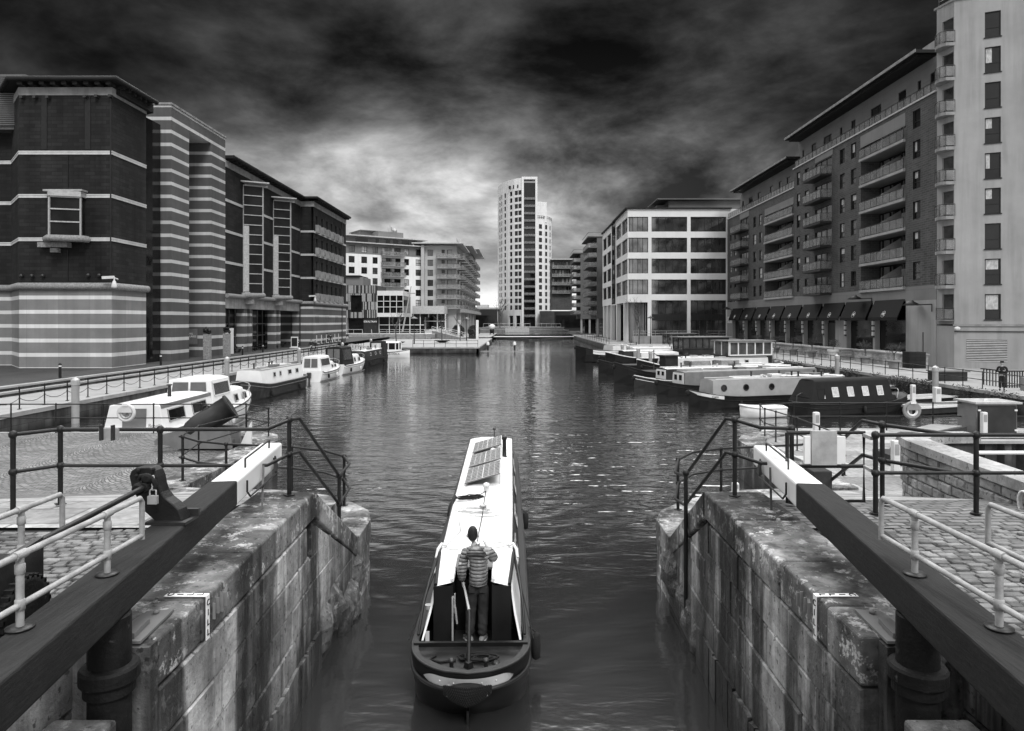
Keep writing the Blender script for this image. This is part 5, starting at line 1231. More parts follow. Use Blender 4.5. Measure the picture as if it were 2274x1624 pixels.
for s, nm in ((-1, 'left'), (1, 'right')):
    xa, xb = (-3.23, -4.0) if s < 0 else (3.12, 3.9)
    pipe_rail('pale pipe handrail standing on the %s balance beam' % nm, xa, 5.92, 1.2, s)
    t = pipe_rail('pale pipe handrail over the cobbles outside the %s balance beam' % nm, xb, 6.05 if s < 0 else 5.72, 1.2, s)
    for o in t.children:
        if o.name.startswith('flange'): pass
    b = MB()
    for y in (5.55, 4.6, 3.65): b.tube([(xb, y if s < 0 else y - .33, 2.8), (xb, y if s < 0 else y - .33, 3.5)], .027, 8)
    b.build('lower_post', 'rail_pale', t)
# --- paddle gear on the left beam and its gearbox
t = thing('paddle_gear', 'black curved iron paddle gear with padlock and shaft on the left beam', 'winding gear', (-3.4, 6.85, 3.5))
out = [(1030, 890), (1045, 850), (1085, 826), (1190, 822), (1225, 850), (1245, 900), (1256, 960), (1275, 1015), (1310, 1062), (1365, 1105), (1410, 1150), (1440, 1225), (1442, 1244), (1240, 1244), (1195, 1205), (1150, 1165), (1110, 1100), (1075, 1030), (1045, 965)]
P = [DZ('J', x, y, 6.85) for x, y in out]; b = MB(); n = len(P)
b.add([p + Vector((0, -.07, 0)) for p in P] + [p + Vector((0.02, .07, 0)) for p in P], [tuple(range(n)), tuple(range(n, 2 * n))[::-1]] + [(i, (i + 1) % n, n + (i + 1) % n, n + i) for i in range(n)])
b.build('arm', 'metal_black', t, bevel=.012)
b = MB(); p = DZ('J', 1330, 1250, 6.85); b.box(p.x - .2, 6.72, 3.502, p.x + .2, 7.0, 3.53); b.box(p.x - .03, 6.95, 3.53, p.x + .22, 6.99, 3.6); b.build('base_plate', 'metal_dark', t)
b = MB()
c = DZ('J', 1130, 900, 6.7); b.lathe([(.03, -.06), (.05, -.05), (.05, -.02), (.02, .0)], tuple(c + Vector((.03, 0, -.02))), 12, ax='y')
arc = [DZ('J', x, y, 6.68) for x, y in ((1075, 930), (1090, 905), (1130, 900), (1180, 925), (1205, 965), (1200, 1000))]; b.tube(arc, [.018, .024, .028, .026, .022, .018], 8)
for x, y in ((1070, 860), (1190, 850), (1060, 900), (1110, 965), (1200, 1010)): b.ball(DZ('J', x, y, 6.76), .02, 6)
b.lathe([(.04, -.12), (.06, -.1), (.06, .02), (.035, .04)], tuple(DZ('J', 1110, 985, 6.72)), 12, ax='y'); b.build('pawl', 'metal_rust', t)
b = MB(); c = DZ('J', 1185, 1085, 6.68); b.box(c.x - .045, c.y - .02, c.z - .04, c.x + .045, c.y + .02, c.z + .04); b.tube([c + Vector((-.03, 0, .03)), c + Vector((-.03, 0, .09)), c + Vector((0, 0, .11)), c + Vector((.03, 0, .09)), c + Vector((.03, 0, .03))], .009, 6)
for k in range(4): b.tube([c + Vector((0, 0, .11 + k * .035)) + Vector((.012 * math.cos(q), 0, .02 * math.sin(q))) for q in [j * math.pi / 4 for j in range(8)]], .006, 5, closed=True)
b.build('padlock', 'galv', t)
b = MB(); sh0 = DZ('J', 1125, 985, 6.66); sh1 = Vector((-3.72, 5.32, 3.78)); b.tube([sh0, sh1], .026, 10); b.tube([sh0, sh0.lerp(sh1, .03)], .045, 10); b.build('shaft', 'metal_black', t)
t = thing('gearbox', 'black iron gearbox with bolts and a toothed wheel at the left picture edge', 'winding gear', (-4.1, 5.1, 2.85))
b = MB(); b.box(-5.2, 4.85, 3.2, -3.72, 5.28, 3.72); b.box(-5.2, 5.1, 2.85, -4.1, 5.25, 3.2); b.build('casing', 'metal_black', t, bevel=.015)
b = MB(); b.hexa([(-3.76, 4.75, 2.9), (-3.71, 4.75, 2.9), (-3.69, 5.36, 2.9), (-3.74, 5.36, 2.9)], [(-3.76, 4.7, 3.72), (-3.71, 4.7, 3.72), (-3.69, 5.36, 3.82), (-3.74, 5.36, 3.82)]); b.build('side_plate', 'metal_dark', t)
b = MB(); c = Vector((-3.62, 5.05, 3.38)); b.lathe([(.2, -.03), (.24, -.03), (.24, .03), (.2, .03)], tuple(c), 28, ax='x')
for k in range(28): a = k * 2 * math.pi / 28; v = c + Vector((0, math.cos(a) * .24, math.sin(a) * .24)); b.bar(v - Vector((.03, 0, 0)), v + Vector((.03, 0, 0)), .025, .03)
for k in range(4): a = k * math.pi / 4; v = Vector((0, math.cos(a), math.sin(a))) * .2; b.bar(c - v, c + v, .03, .04)
b.build('gear_wheel', 'metal_rust', t)
for x, z in ((-3.83, 3.6), (-3.83, 3.34), (-3.98, 3.58)):
    b = MB(); b.lathe([(.055, 0), (.055, -.03), (.03, -.032), (.03, -.07), (.0301, -.071)], (x, 4.845, z), 8, ax='y'); b.build('bolt', 'metal_rust', t)
# ---------------------------------------------------------------- black railings of the lock
def railing(name, label, nodes, group=None, r=.028, rp=.034, mid=.52, m='metal_black', hgt=1.07, balls=True):
    """nodes: (x, y, ztop, zbase or None for a bend without a post)"""
    t = thing(name, label, 'railing', (nodes[0][0], nodes[0][1], nodes[0][3] or nodes[0][2] - 1))
    b = MB(); b.tube([(x, y, z) for x, y, z, _ in nodes], r, 8); b.build('top_rail', m, t)
    b = MB(); b.tube([(x, y, z - mid) for x, y, z, _ in nodes], r * .92, 8); b.build('middle_rail', m, t)
    for x, y, z, zb in nodes:
        if zb is None: continue
        b = MB(); b.tube([(x, y, zb), (x, y, z)], rp, 8)
        if balls: b.ball((x, y, z), r * 2.1, 8); b.ball((x, y, z - mid), r * 2.1, 8)
        b.lathe([(.09, zb + .002), (.09, zb + .014), (.04, zb + .018)], (x, y, 0), 4 if y < 20 else 6, sm=False); b.build('post', m, t)
    return t
railing('lock_railing', 'heavy black railing above the left lock coping, kinked down to the low nose stone', [(-6.99, 9.54, 3.92, 2.85), (-6.6, 9.94, 3.93, 2.85), (-5.15, 9.92, 3.93, 2.85), (-3.62, 9.95, 3.93, None), (-3.47, 10.45, 3.99, 2.85), (-3.4, 10.7, 3.98, None),
    (-3.27, 12.6, 2.66, 1.75), (-3.55, 14.5, 2.48, None), (-3.95, 15.65, 2.41, 1.3), (-4.6, 16.4, 2.4, None), (-5.55, 16.9, 2.4, 1.3), (-7.2, 17.0, 2.45, 1.4), (-7.9, 17.0, 2.52, None), (-8.37, 17.2, 2.6, 1.5)])
railing('quay_railing', 'thin black railing curving round the left inlet and along the quay before the white cruiser', [(-8.5, 17.3, 2.58, None), (-9.5, 20.5, 2.36, 1.25), (-9.22, 23.4, 2.33, 1.25), (-9.05, 25.0, 2.32, 1.25), (-10.3, 26.1, 2.33, 1.2), (-12.0, 26.1, 2.33, 1.2), (-13.8, 26.1, 2.33, 1.2), (-15.7, 26.1, 2.33, 1.2), (-17.5, 26.1, 2.33, 1.2), (-19.2, 26.1, 2.33, 1.2), (-21.2, 26.1, 2.33, 1.2)], r=.022, rp=.026)
railing('lock_railing', 'heavy black railing above the right lock coping, kinked down to the low nose stone', [(3.97, 10.0, 3.93, 2.85), (3.55, 10.1, 3.93, None), (3.27, 10.4, 4.0, 2.85), (3.2, 10.6, 3.99, None), (2.98, 12.3, 2.72, None), (3.1, 13.6, 2.5, None), (3.55, 15.3, 2.41, 1.3), (4.1, 16.2, 2.4, None), (4.95, 16.8, 2.38, 1.3), (7.1, 17.3, 2.38, None), (8.9, 18.9, 2.3, 1.2)])
t = railing('lock_railing', 'black railing with two square posts at the right lock side, right of the gate', [(4.9, 9.45, 3.93, 2.85), (6.28, 9.45, 3.93, 2.85), (9, 9.45, 3.93, 2.85)])
b = MB(); b.tube([(2.86, 11.75, .6), (2.86, 11.75, 2.9)], .035, 8); b.ball((2.86, 11.75, 2.9), .06, 8); tag(b.build('fender_pole', 'metal_black'), 'black pole fixed down the face of the right lock wall', 'pole')
t = thing('railing_gate', 'black tubular gate in the right lock railing carrying a grey board', 'gate', (4.2, 9.9, 2.85))
x0, x1, y = 4.07, 4.72, 9.95
b = MB(); g0, g1 = DZ('N', 1140, 255, 9.8), DZ('N', 1735, 255, 9.8); zb = DZ('N', 1735, 785, 9.8).z; zm = DZ('N', 1735, 515, 9.8).z; y = 9.8
b.tube([(g0.x, y, g0.z), (g1.x, y, g0.z), (g1.x, y, zb), (g0.x, y, zb), (g0.x, y, g0.z)], .03, 8); b.tube([(g0.x, y, zm), (g1.x, y, zm)], .028, 8); b.build('frame', 'metal_black', t)
b = MB(); b.bar((g1.x, y, g0.z - .03), (4.88, 9.5, g0.z - .03), .05, .05); b.bar((g1.x, y, zm), (4.88, 9.5, zm), .04, .04); b.build('latch', 'galv', t)
t = thing('handrail', 'black double handrail sloping down to the flagstones behind the railing gate', 'handrail', (5.3, 10.1, 2.85))
b = MB(); 
for dz in (0, -.52): b.tube([(6.1, 9.6, 3.9 + dz), (5.31, 10.05, 3.98 + dz), (5.2, 10.4, 3.99 + dz), (5.75, 13.9, 2.35 + dz)], .028, 8)
b.build('rails', 'metal_black', t); b = MB(); b.tube([(5.31, 10.05, 2.85), (5.31, 10.05, 4.0)], .034, 8); b.ball((5.31, 10.05, 3.98), .06); b.ball((5.31, 10.05, 3.46), .06); b.lathe([(.11, 2.85), (.11, 2.87), (.04, 2.875)], (5.31, 10.05, 0), 12); b.build('post', 'metal_black', t)
b = MB(); b.tube([(5.75, 13.9, zg(13.9)), (5.75, 13.9, 2.36)], .03, 8); b.build('post', 'metal_black', t)
railing('quay_railing', 'thin black railing along the right inlet', [(9.0, 19, 2.3, 1.22), (9.1, 20.8, 2.3, 1.22), (9.15, 22.6, 2.3, 1.22), (9.05, 24.2, 2.3, 1.22), (8.95, 25.0, 2.3, 1.22)], r=.022, rp=.026)
railing('quay_railing', 'thin black railing running past the right lifebuoy in front of the black canvas boat', [(8.95, 25.2, 2.3, None), (9.2, 26.2, 2.3, 1.2)] + [(10.7 + 1.8 * k, 26.75, 2.3, 1.2) for k in range(8)], r=.022, rp=.026)
# boards on the railings
t = thing('notice_board', 'grey metal board with white wings hung on the gate of the right lock railing', 'board', tuple(DZ('N', 1420, 500, 9.7)))
p, q = DZ('N', 1322, 240, 9.7), DZ('N', 1517, 503, 9.7); b = MB(); b.box(p.x, 9.66, q.z, q.x, 9.72, p.z); b.build('board', 'galv', t)
for x0, x1 in ((1272, 1318), (1521, 1588)): p, q = DZ('N', x0, 285, 9.7), DZ('N', x1, 495, 9.7); b = MB(); b.box(p.x, 9.68, q.z, q.x, 9.73, p.z); b.build('wing', 'paint_white', t)
t = thing('timber_stump', 'short dark timber stump standing on the flagstones below the grey board', 'post', tuple(DZ('N', 1400, 640, 12)))
p, q = DZ('N', 1325, 545, 12), DZ('N', 1472, 650, 12); b = MB(); b.box(p.x, 11.9, zg(12), q.x, 12.3, p.z); b.build('post', 'wood_dark', t, bevel=.02)
t = thing('notice_board', 'small pale grey box clipped to the left lock railing above the cobbles', 'board', tuple(DZ('J', 845, 620, 9.8)))
p, q = DZ('J', 772, 530, 9.8), DZ('J', 915, 620, 9.8); b = MB(); b.box(p.x, 9.78, q.z, q.x, 9.83, p.z); b.build('board', 'galv', t)
b = MB()
for x in (785, 875): c = DZ('J', x, 540, 9.75); b.box(c.x - .015, 9.72, q.z, c.x + .015, 9.78, c.z + .06)
b.build('clips', 'metal_dark', t)
# ---------------------------------------------------------------- near granite setts, each one a stone
def setts(name, x0, x1, y0, y1, ang, rnd):
    b = MB(); vs = []; fs = []; y = y0
    row = 0
    while y < y1:
        h_ = rnd.uniform(.10, .125); x = x0 + rnd.random() * .1
        while x < x1:
            w_ = rnd.uniform(.13, .22); cx, cy = x + w_ / 2, y + h_ / 2
            cy2 = cy + .10 * math.sin(cx * 1.3) + ang * cx * .25; xi = edge(LX if x0 < 0 else RX, max(1, min(cy2, 26)))
            if (x0 < 0 and cx < xi - .95 and y0 <= cy2 < y1) or (x0 > 0 and cx > xi + .95 and y0 <= cy2 < y1):
                hw, hh = w_ / 2 - .013, h_ / 2 - .012; z = zg(cy2) - .05; zt = zg(cy2) + rnd.uniform(-.012, .006); o = len(vs); a = rnd.uniform(-.06, .06)
                for (k, zz) in ((1, z), (1, zt - .016), (.93, zt - .003), (.8, zt)):
                    for sx_, sy_ in ((-1, -1), (1, -1), (1, 1), (-1, 1)):
                        px_, py_ = sx_ * hw * (1 - (1 - k) * .5), sy_ * hh * k
                        px_ += rnd.uniform(-.006, .006); py_ += rnd.uniform(-.005, .005)
                        vs.append((cx + px_ - a * py_, cy2 + py_ + a * px_, zz))
                for L in range(3):
                    for q in range(4): fs.append((o + L * 4 + q, o + L * 4 + (q + 1) % 4, o + L * 4 + 4 + (q + 1) % 4, o + L * 4 + 4 + q))
                fs.append((o + 12, o + 13, o + 14, o + 15))
            x += w_
        y += h_; row += 1
    b.add(vs, fs, 0, True); o = struct(name, b, 'sett'); return o
rnd = random.Random(5)
setts('cobbled_ground', -8.2, -3.6, 4.5, 8.9, .12, rnd)
setts('cobbled_ground', 3.5, 8.0, 4.5, 8.9, -.12, rnd)
# ---------------------------------------------------------------- boats
def heading(p, q): return math.atan2(-(q[0] - p[0]), q[1] - p[1])
def hull_rings(L, W, zg_, bow=.18, stern=.08, sheer=.35, n=26, keel=-.35, full=.5, tr=.9, flare=.97, mid=.12):
    """closed rings from stern (y=0) to bow (y=L); returns rings and the gunwale lines"""
    rings, gl = [], []
    for i in range(n + 1):
        f = i / n; y = L * f
        w = W / 2
        if f > 1 - bow: k = (f - (1 - bow)) / bow; w *= max(.02, max(0, 1 - k ** 2.2) ** full)
        if f < stern: k = 1 - f / stern; w *= max(tr if stern < .02 else .05, max(0, 1 - k ** 2.4) ** .5)
        z = zg_ + sheer * max(0, (f - (1 - bow * 1.6)) / (bow * 1.6)) ** 2 + .3 * sheer * max(0, (stern * 2 - f) / (stern * 2 + 1e-6)) ** 2
        fl = flare - .25 * max(0, (f - (1 - bow)) / bow)
        rings.append([(-w, y, z), (-w * (flare * .5 + .5), y, z * .55), (-w * fl, y, mid), (-w * fl * .8, y, keel), (w * fl * .8, y, keel), (w * fl, y, mid), (w * (flare * .5 + .5), y, z * .55), (w, y, z)])
        gl.append((w, y, z))
    return rings, gl
def strake(b, gl, dz, r=.035, out=.0, both=True):
    for s in (-1, 1): b.tube([(s * (x + out), y, z + dz) for x, y, z in gl], r, 6)
def cabin_body(b, y0, y1, w0, w1, z0, z1, tum=.1, rake0=.0, rake1=.0, mi=0, camber=.07, roofm=None, over=.0):
    """cabin sides leaning in, cambered roof; y0 aft, y1 forward"""
    secs = []
    for (y, w, rk) in ((y0, w0, rake0), (y1, w1, rake1)):
        bot = [(-w, y, z0), (w, y, z0)]
        yt = y + rk
        top = [(w - tum, yt, z1), (w * .5, yt, z1 + camber * .75), (0, yt, z1 + camber), (-w * .5, yt, z1 + camber * .75), (-w + tum, yt, z1)]
        secs.append(bot + top)
    a, c = secs; n = 7
    fs = [tuple(range(n)), tuple(range(n, 2 * n))[::-1]] + [(i, (i + 1) % n, n + (i + 1) % n, n + i) for i in (1, 6)]
    b.add(a + c, fs, mi)
    b.add(a + c, [(i, (i + 1) % n, n + (i + 1) % n, n + i) for i in (2, 3, 4, 5)], mi if roofm is None else roofm)
def side_pt(y, z, w, z0, z1, tum, s, o=.012): return (s * (w - tum * (z - z0) / (z1 - z0) + o), y, z)
def side_window(par, y0, y1, za, zb, w, z0, z1, tum, s, frame='frame_dark', glass='glass', round_=False, name='window', fw=.045, rake=0.):
    b = MB(); P = lambda y, z, o: side_pt(y + rake * (z - za), z, w, z0, z1, tum, s, o)
    if round_:
        c = ((y0 + y1) / 2, (za + zb) / 2); r_ = (y1 - y0) / 2
        b.tube([P(c[0] + r_ * math.cos(a), c[1] + r_ * math.sin(a), .012) for a in [k * math.pi / 10 for k in range(20)]], fw * .7, 5, closed=True)
        b.add([P(c[0] + r_ * math.cos(a), c[1] + r_ * math.sin(a), .014) for a in [k * math.pi / 10 for k in range(20)]], [tuple(range(20))], 1)
    else:
        b.hexa([P(y0, za, 0), P(y1, za, 0), P(y1, za, .012), P(y0, za, .012)], [P(y0, zb, 0), P(y1, zb, 0), P(y1, zb, .012), P(y0, zb, .012)], 1)
        for (a, c, d, e) in ((y0, y1, za, za + fw), (y0, y1, zb - fw, zb), (y0, y0 + fw, za, zb), (y1 - fw, y1, za, zb)):
            b.hexa([P(a, d, .012), P(c, d, .012), P(c, d, .03), P(a, d, .03)], [P(a, e, .012), P(c, e, .012), P(c, e, .03), P(a, e, .03)], 0)
    return b.build(name, [frame, glass], par)
def fender(par, x, y, z, h=.5, r=.09, m='rubber'):
    b = MB(); b.lathe([(.02, h), (r, h * .9), (r * 1.05, h * .5), (r, h * .1), (.02, 0)], (x, y, z), 10); b.tube([(x, y, z + h), (x * .93, y, z + h + .3)], .01, 4); return b.build('fender', m, par)
def narrowboat(label, p, q, W=2.05, hull='paint_black', cab='paint_mid', roof='paint_grey', band=None, zg_=.62, zc=1.62, wins=(), c0=.16, c1=.84, ports=False, name='narrowboat', cat='narrowboat', group='narrowboats moored on the right side', items='', sheer=.45, end=None):
    """p stern, q bow, on the water"""
    L = math.dist(p, q); t = thing(name, label, cat, (0, 0, 0), group)
    rings, gl = hull_rings(L, W, zg_, bow=min(.22, 2.2 / L), stern=min(.14, 1.3 / L), sheer=sheer, keel=-.3)
    b = MB(); b.loft(rings, True, 0, False); b.build('hull', hull, t)
    b = MB(); strake(b, gl, 0, .04); strake(b, gl, -.25, .025, .01); b.build('rubbing_strake', hull if not band else band, t)
    y0, y1 = L * c0, L * c1; w = W / 2 - .17; tum = .12
    b = MB(); cabin_body(b, y0, y1, w, w - .02, zg_ - .02, zc, tum, rake1=-.25 if 'c' in items else -.08, mi=0, roofm=1); b.build('cabin', [cab, roof], t)
    b = MB()
    for s in (-1, 1): b.tube([(s * (w - tum - .08), y0 + .1, zc + .09), (s * (w - tum - .08), y1 - .3, zc + .09)], .022, 5)
    b.each('grab_rail', 'paint_cream', t)
    for i, wd in enumerate(wins):
        ya = y0 + (y1 - y0) * wd[0]; yb = ya + wd[1]
        for s in (-1, 1): side_window(t, ya, yb, zg_ + (.42 if not ports else .38), zg_ + (.8 if not ports else .38 + wd[1]), w, zg_, zc, tum, s, frame='stone_pale' if not ports else 'frame_dark', glass='glass', round_=ports)
    b = MB()
    b.tube([(0, .15, .5), (0, .2, zg_ + .5), (0, .5, zg_ + .62), (0, 1.3, zg_ + .6)], .025, 6); b.build('tiller', 'metal_dark', t)
    b = MB(); b.ball((0, L + .05, zg_ + sheer * .55), (.16, .14, .2), 8); b.build('bow_fender', 'rope_dark', t)
    if 'e' in items:                                             # painted end panel with small windows at the bow end of the cabin
        b = MB(); yy = y1 + .012; b.hexa([(-w + .1, yy, zg_ + .12), (w - .1, yy, zg_ + .12), (w - .1, yy + .02, zg_ + .12), (-w + .1, yy + .02, zg_ + .12)], [(-w + .16, yy - .02, zc - .06), (w - .16, yy - .02, zc - .06), (w - .16, yy + .0, zc - .06), (-w + .16, yy + .0, zc - .06)])
        e = b.build('end_panel', 'paint_white', t); b = MB()
        for s in (-1, 1): b.box(s * .32 - .16, yy + .0, zg_ + .4, s * .32 + .16, yy + .035, zc - .2)
        b.build('window', 'glass', e)
    rnd = random.Random(int(L * 100) + len(label))
    if 'r' in items:
        for k in range(8):
            y = y0 + (y1 - y0) * rnd.uniform(.08, .9); b = MB(); x = rnd.uniform(-.35, .35)
            if k % 3 == 0: b.tube([(x, y, zc + .07), (x, y, zc + .45)], .06, 8); b.lathe([(.02, .4), (.1, .42), (.1, .46), (.02, .48)], (x, y, zc), 10); b.build('chimney', 'metal_dark', t)
            elif k % 3 == 1: b.lathe([(.08, .05), (.1, .1), (.07, .18), (.02, .2)], (x, y, zc + .02), 10); b.build('roof_vent', 'galv', t)
            else: b.box(x - .25, y - .4, zc + .07, x + .25, y + .4, zc + .27); b.build('roof_box', rnd.choice(('deck_wood', 'paint_mid', 'paint_cream')), t, bevel=.02)
        b = MB()
        for k in range(3): x = rnd.uniform(-.4, .4); b.tube([(x, y0 + 1, zc + .13), (x + .05, y0 + 1 + rnd.uniform(2.5, 4.5), zc + .13)], .03, 6)
        b.build('boat_pole', 'paint_white', t)
    if 'p' in items: 
        b = MB(); b.bar((-.2, y0 + 1.5, zc + .1), (.25, y0 + 4.5, zc + .14), .32, .04); b.build('gangplank', 'paint_white', t)
    for k in range(3): fender(t, (W / 2 + .07) * (1 if k % 2 else -1), L * (.25 + .25 * k), .12, .42)
    place(t, (p[0], p[1], 0), heading(p, q))
    return t
def cruiser(label, p, q, W, z1=.95, name='cabin_cruiser', cat='boat', aft=(.02, .42, 1.9), wheel=(.42, .66, 2.55), fore=(.66, .86, 1.75), canvas=None, trim='paint_mid', outboard=True, group='boats moored along the left quay', wn=2):
    L = math.dist(p, q); t = thing(name, label, cat, (0, 0, 0), group)
    rings, gl = hull_rings(L, W, z1, bow=.42, stern=.015, sheer=.45, keel=-.2, full=.62, flare=.84, tr=.92)
    b = MB(); b.loft(rings, True, 0, True); b.build('hull', 'paint_white', t)
    b = MB(); strake(b, gl, -.03, .035); strake(b, [(x * .985, y, z * .72) for x, y, z in gl], 0, .02, .01); b.build('rubbing_strake', 'paint_dark', t)
    b = MB(); strake(b, [(x * .93, y, .09) for x, y, z in gl[:-4]], 0, .05, .0); b.build('waterline_stripe', 'paint_mid', t)
    w = W / 2 - .28
    def sect(nm, a, h, m, rk0, rk1, glass_all=False, tum=.2, w_=w):
        y0, y1 = L * a[0], L * a[1]; b = MB(); cabin_body(b, y0, y1, w_, w_ - (.15 if a[1] > .7 else 0), z1 - .05, h, tum, rk0, rk1, 0, .1, 1); o = b.build(nm, [m, 'paint_white' if m != canvas else m], t, bevel=.04)
        return y0, y1
    if aft:
        y0, y1 = sect('aft_cabin', aft, aft[2], 'paint_white', .1, 0)
        b = MB(); b.box(-.45, y0 - .0, z1 + .02, .5, y0 + .06, aft[2] - .12); b.build('door', trim, t)
        b = MB()
        for s in (-1, 1): b.hexa([(s * (w - .2) + .03 * s, y0 + .15, aft[2] - .14), (s * (w - .16), y0 + .15, aft[2] - .14), (s * (w - .16), y1, aft[2] - .14), (s * (w - .17) , y1, aft[2] - .14)], [(s * (w - .26), y0 + .15, aft[2] + .015), (s * (w - .17), y0 + .15, aft[2] + .015), (s * (w - .17), y1, aft[2] + .015), (s * (w - .26), y1, aft[2] + .015)])
        b.build('roof_trim', trim, t)
        for s in (-1, 1):
            for k in range(wn): ya = y0 + (y1 - y0) * (.12 + k * .45); side_window(t, ya, ya + (y1 - y0) * .3, z1 + .25, aft[2] - .22, w, z1 - .05, aft[2], .2, s, frame='galv')
    if wheel:
        m = canvas or 'paint_white'; y0, y1 = sect('wheelhouse' if not canvas else 'canopy', wheel, wheel[2], m, .12 if aft else .1, -.35, tum=.22)
        h = wheel[2]
        for s in (-1, 1): side_window(t, y0 + .3, y1 - .45, z1 + (.8 if aft else .5), h - .14, w, z1 - .05, h, .22, s, frame='frame_white' if not canvas else canvas, glass='glass_mid', rake=-.1)
        b = MB(); zb = (aft[2] if aft else z1 + .35) + .08
        for a, c in ((-.8, -.06), (.06, .8)):
            k = w - .2; b.hexa([(a * k, y0 + .02, zb), (c * k, y0 + .02, zb), (c * k, y0 + .06, zb), (a * k, y0 + .06, zb)], [(a * k * .95, y0 + .07, h - .1), (c * k * .95, y0 + .07, h - .1), (c * k * .95, y0 + .12, h - .1), (a * k * .95, y0 + .12, h - .1)]) if aft else b.hexa([(a * k, y0 - .02, zb), (c * k, y0 - .02, zb), (c * k, y0 + .0, zb), (a * k, y0 + .0, zb)], [(a * k * .95, y0 + .05, h - .14), (c * k * .95, y0 + .05, h - .14), (c * k * .95, y0 + .08, h - .14), (a * k * .95, y0 + .08, h - .14)])
        b.build('rear_window', 'glass_mid', t)
        b = MB(); k = w - .3
        b.hexa([(-k, y1 - .02, z1 + .55), (k, y1 - .02, z1 + .55), (k, y1 + .02, z1 + .55), (-k, y1 + .02, z1 + .55)], [(-k, y1 - .33, h - .12), (k, y1 - .33, h - .12), (k, y1 - .28, h - .12), (-k, y1 - .28, h - .12)]); b.build('windscreen', 'glass', t)
    if fore:
        y0, y1 = sect('fore_cabin', fore, fore[2], 'paint_white', 0, -.5, w_=w - .1)
        for s in (-1, 1):
            for k in range(2): ya = y0 + (y1 - y0) * (.15 + k * .45); side_window(t, ya, ya + .5, z1 + .2, fore[2] - .2, w - .1, z1 - .05, fore[2], .2, s, frame='galv')
    b = MB()
    P = [(x * .92, y, z + .45) for x, y, z in gl if y > L * .7]; 
    b.tube(P + [(-x, y, z) for x, y, z in P[::-1]], .018, 5)
    for x, y, z in P[::3]: b.tube([(x, y, z - .45), (x, y, z)], .014, 4); b.tube([(-x, y, z - .45), (-x, y, z)], .014, 4)
    b.build('pulpit_rail', 'galv', t)
    if outboard:
        b = MB(); b.box(-.16, -.45, .35, .16, -.05, .85); b.box(-.06, -.3, -.2, .06, -.1, .35); b.build('outboard_motor', 'metal_dark', t, bevel=.04)
    for k in range(2): fender(t, W / 2 + .03, L * (.2 + .35 * k), .25, .4, m='plastic_pale' if k else 'rubber')
    place(t, (p[0], p[1], 0), heading(p, q))
    return t
# left side, from the lock outwards
WLd = {}
c = cruiser('large white motor cruiser with raised wheelhouse and N801 on the transom', (-15.75, 28.1), (-16.2, 40.6), 3.0, z1=1.0, aft=(.01, .42, 2.0), wheel=(.42, .64, 2.6), fore=(.64, .86, 1.8), outboard=False)
text('N 801', .3, (-.3, -.06, .62), (R(90), 0, 0), 'letter_dark', c)
text('Rosella', .2, (.95, .0, 1.2), (R(90), 0, 0), 'paint_mid', c)
b = MB(); b.tube([(.45, 2.3, 2.15), (.45, 2.3, 2.65)], [.09, .06], 8); b.lathe([(.05, 0), (.12, .02), (.12, .06), (.03, .08)], (.45, 2.3, 2.62), 10); b.build('chimney', 'metal_dark', c)
t = thing('tender', 'small dark dinghy hull behind the large white cruiser by the quay pillar', 'boat', (-18.6, 28.3, 0))
rings, gl = hull_rings(3.2, 1.4, .55, bow=.35, stern=.02, sheer=.2, keel=-.05); b = MB(); b.loft(rings, True, 0, True); b.build('hull', 'paint_mid', t); b = MB(); strake(b, gl, 0, .05); b.build('gunwale', 'paint_white', t); place(t, (-18.9, 27.6, 0), R(-40))
narrowboat('dark-hulled narrowboat with white cabin and grey side panels behind the big cruiser', (-18.3, 57.2), (-18.9, 46.6), 2.3, hull='paint_dark', cab='paint_white', roof='paint_mid', band='paint_mid', zg_=.95, zc=1.95, wins=((.12, .6), (.3, .7), (.55, .35), (.68, .45)), c0=.12, c1=.86, group='boats moored along the left quay', items='r')
cruiser('small white cabin cruiser with square rear window and outboard motor', (-18.6, 61.6), (-18.3, 68.4), 2.5, z1=.85, aft=None, wheel=(.03, .5, 2.2), fore=(.5, .8, 1.55))
cruiser('white cruiser under a black canvas canopy with clear rear window', (-18.6, 69.2), (-17.7, 77.2), 2.6, z1=.95, aft=None, wheel=(.02, .42, 2.75), fore=(.42, .8, 1.8), canvas='canvas_dark')
nb = narrowboat('black narrowboat with pale roof and a canvas pram hood at its far end', (-18.4, 93), (-18.9, 78.6), 2.2, hull='paint_black', cab='paint_dark', roof='paint_white', zg_=.8, zc=1.85, wins=((.2, .6), (.45, .6), (.7, .6)), group='boats moored along the left quay', items='r')
b = MB(); cabin_body(b, .6, 3.2, 1., 1., .8, 2.75, .2, .3, -.2); b.build('pram_hood', 'canvas_dark', nb, bevel=.08); b = MB(); b.box(-.6, 3.05, 1.9, .6, 3.16, 2.55); b.build('hood_window', 'curtain', nb)
# the white trip boat across the end
t = thing('trip_boat', 'small white trip boat with a row of square windows lying across the far quay', 'boat', (0, 0, 0))
rings, gl = hull_rings(5.6, 2.4, .9, bow=.4, stern=.015, sheer=.35, keel=-.2, full=.6, flare=.86, tr=.9); b = MB(); b.loft(rings, True, 0, True); b.build('hull', 'paint_white', t); b = MB(); strake(b, gl, -.05, .05); b.build('rubbing_strake', 'paint_dark', t)
b = MB()
for s in (-1, 1):
    for y in (.1, 1.35, 2.55, 3.6, 4.1): b.box(s * 1.0 - .05, y, .85, s * 1.0 + .05, y + .14, 2.2)
    b.box(s * 1.0 - .045, .1, .85, s * 1.0 + .045, 4.2, 1.25)
b.build('window_frames', 'paint_white', t)
b = MB(); cabin_body(b, .12, 4.2, 1.15, 1.1, 2.2, 2.28, .05, camber=.12); b.build('roof', 'paint_white', t)
b = MB()
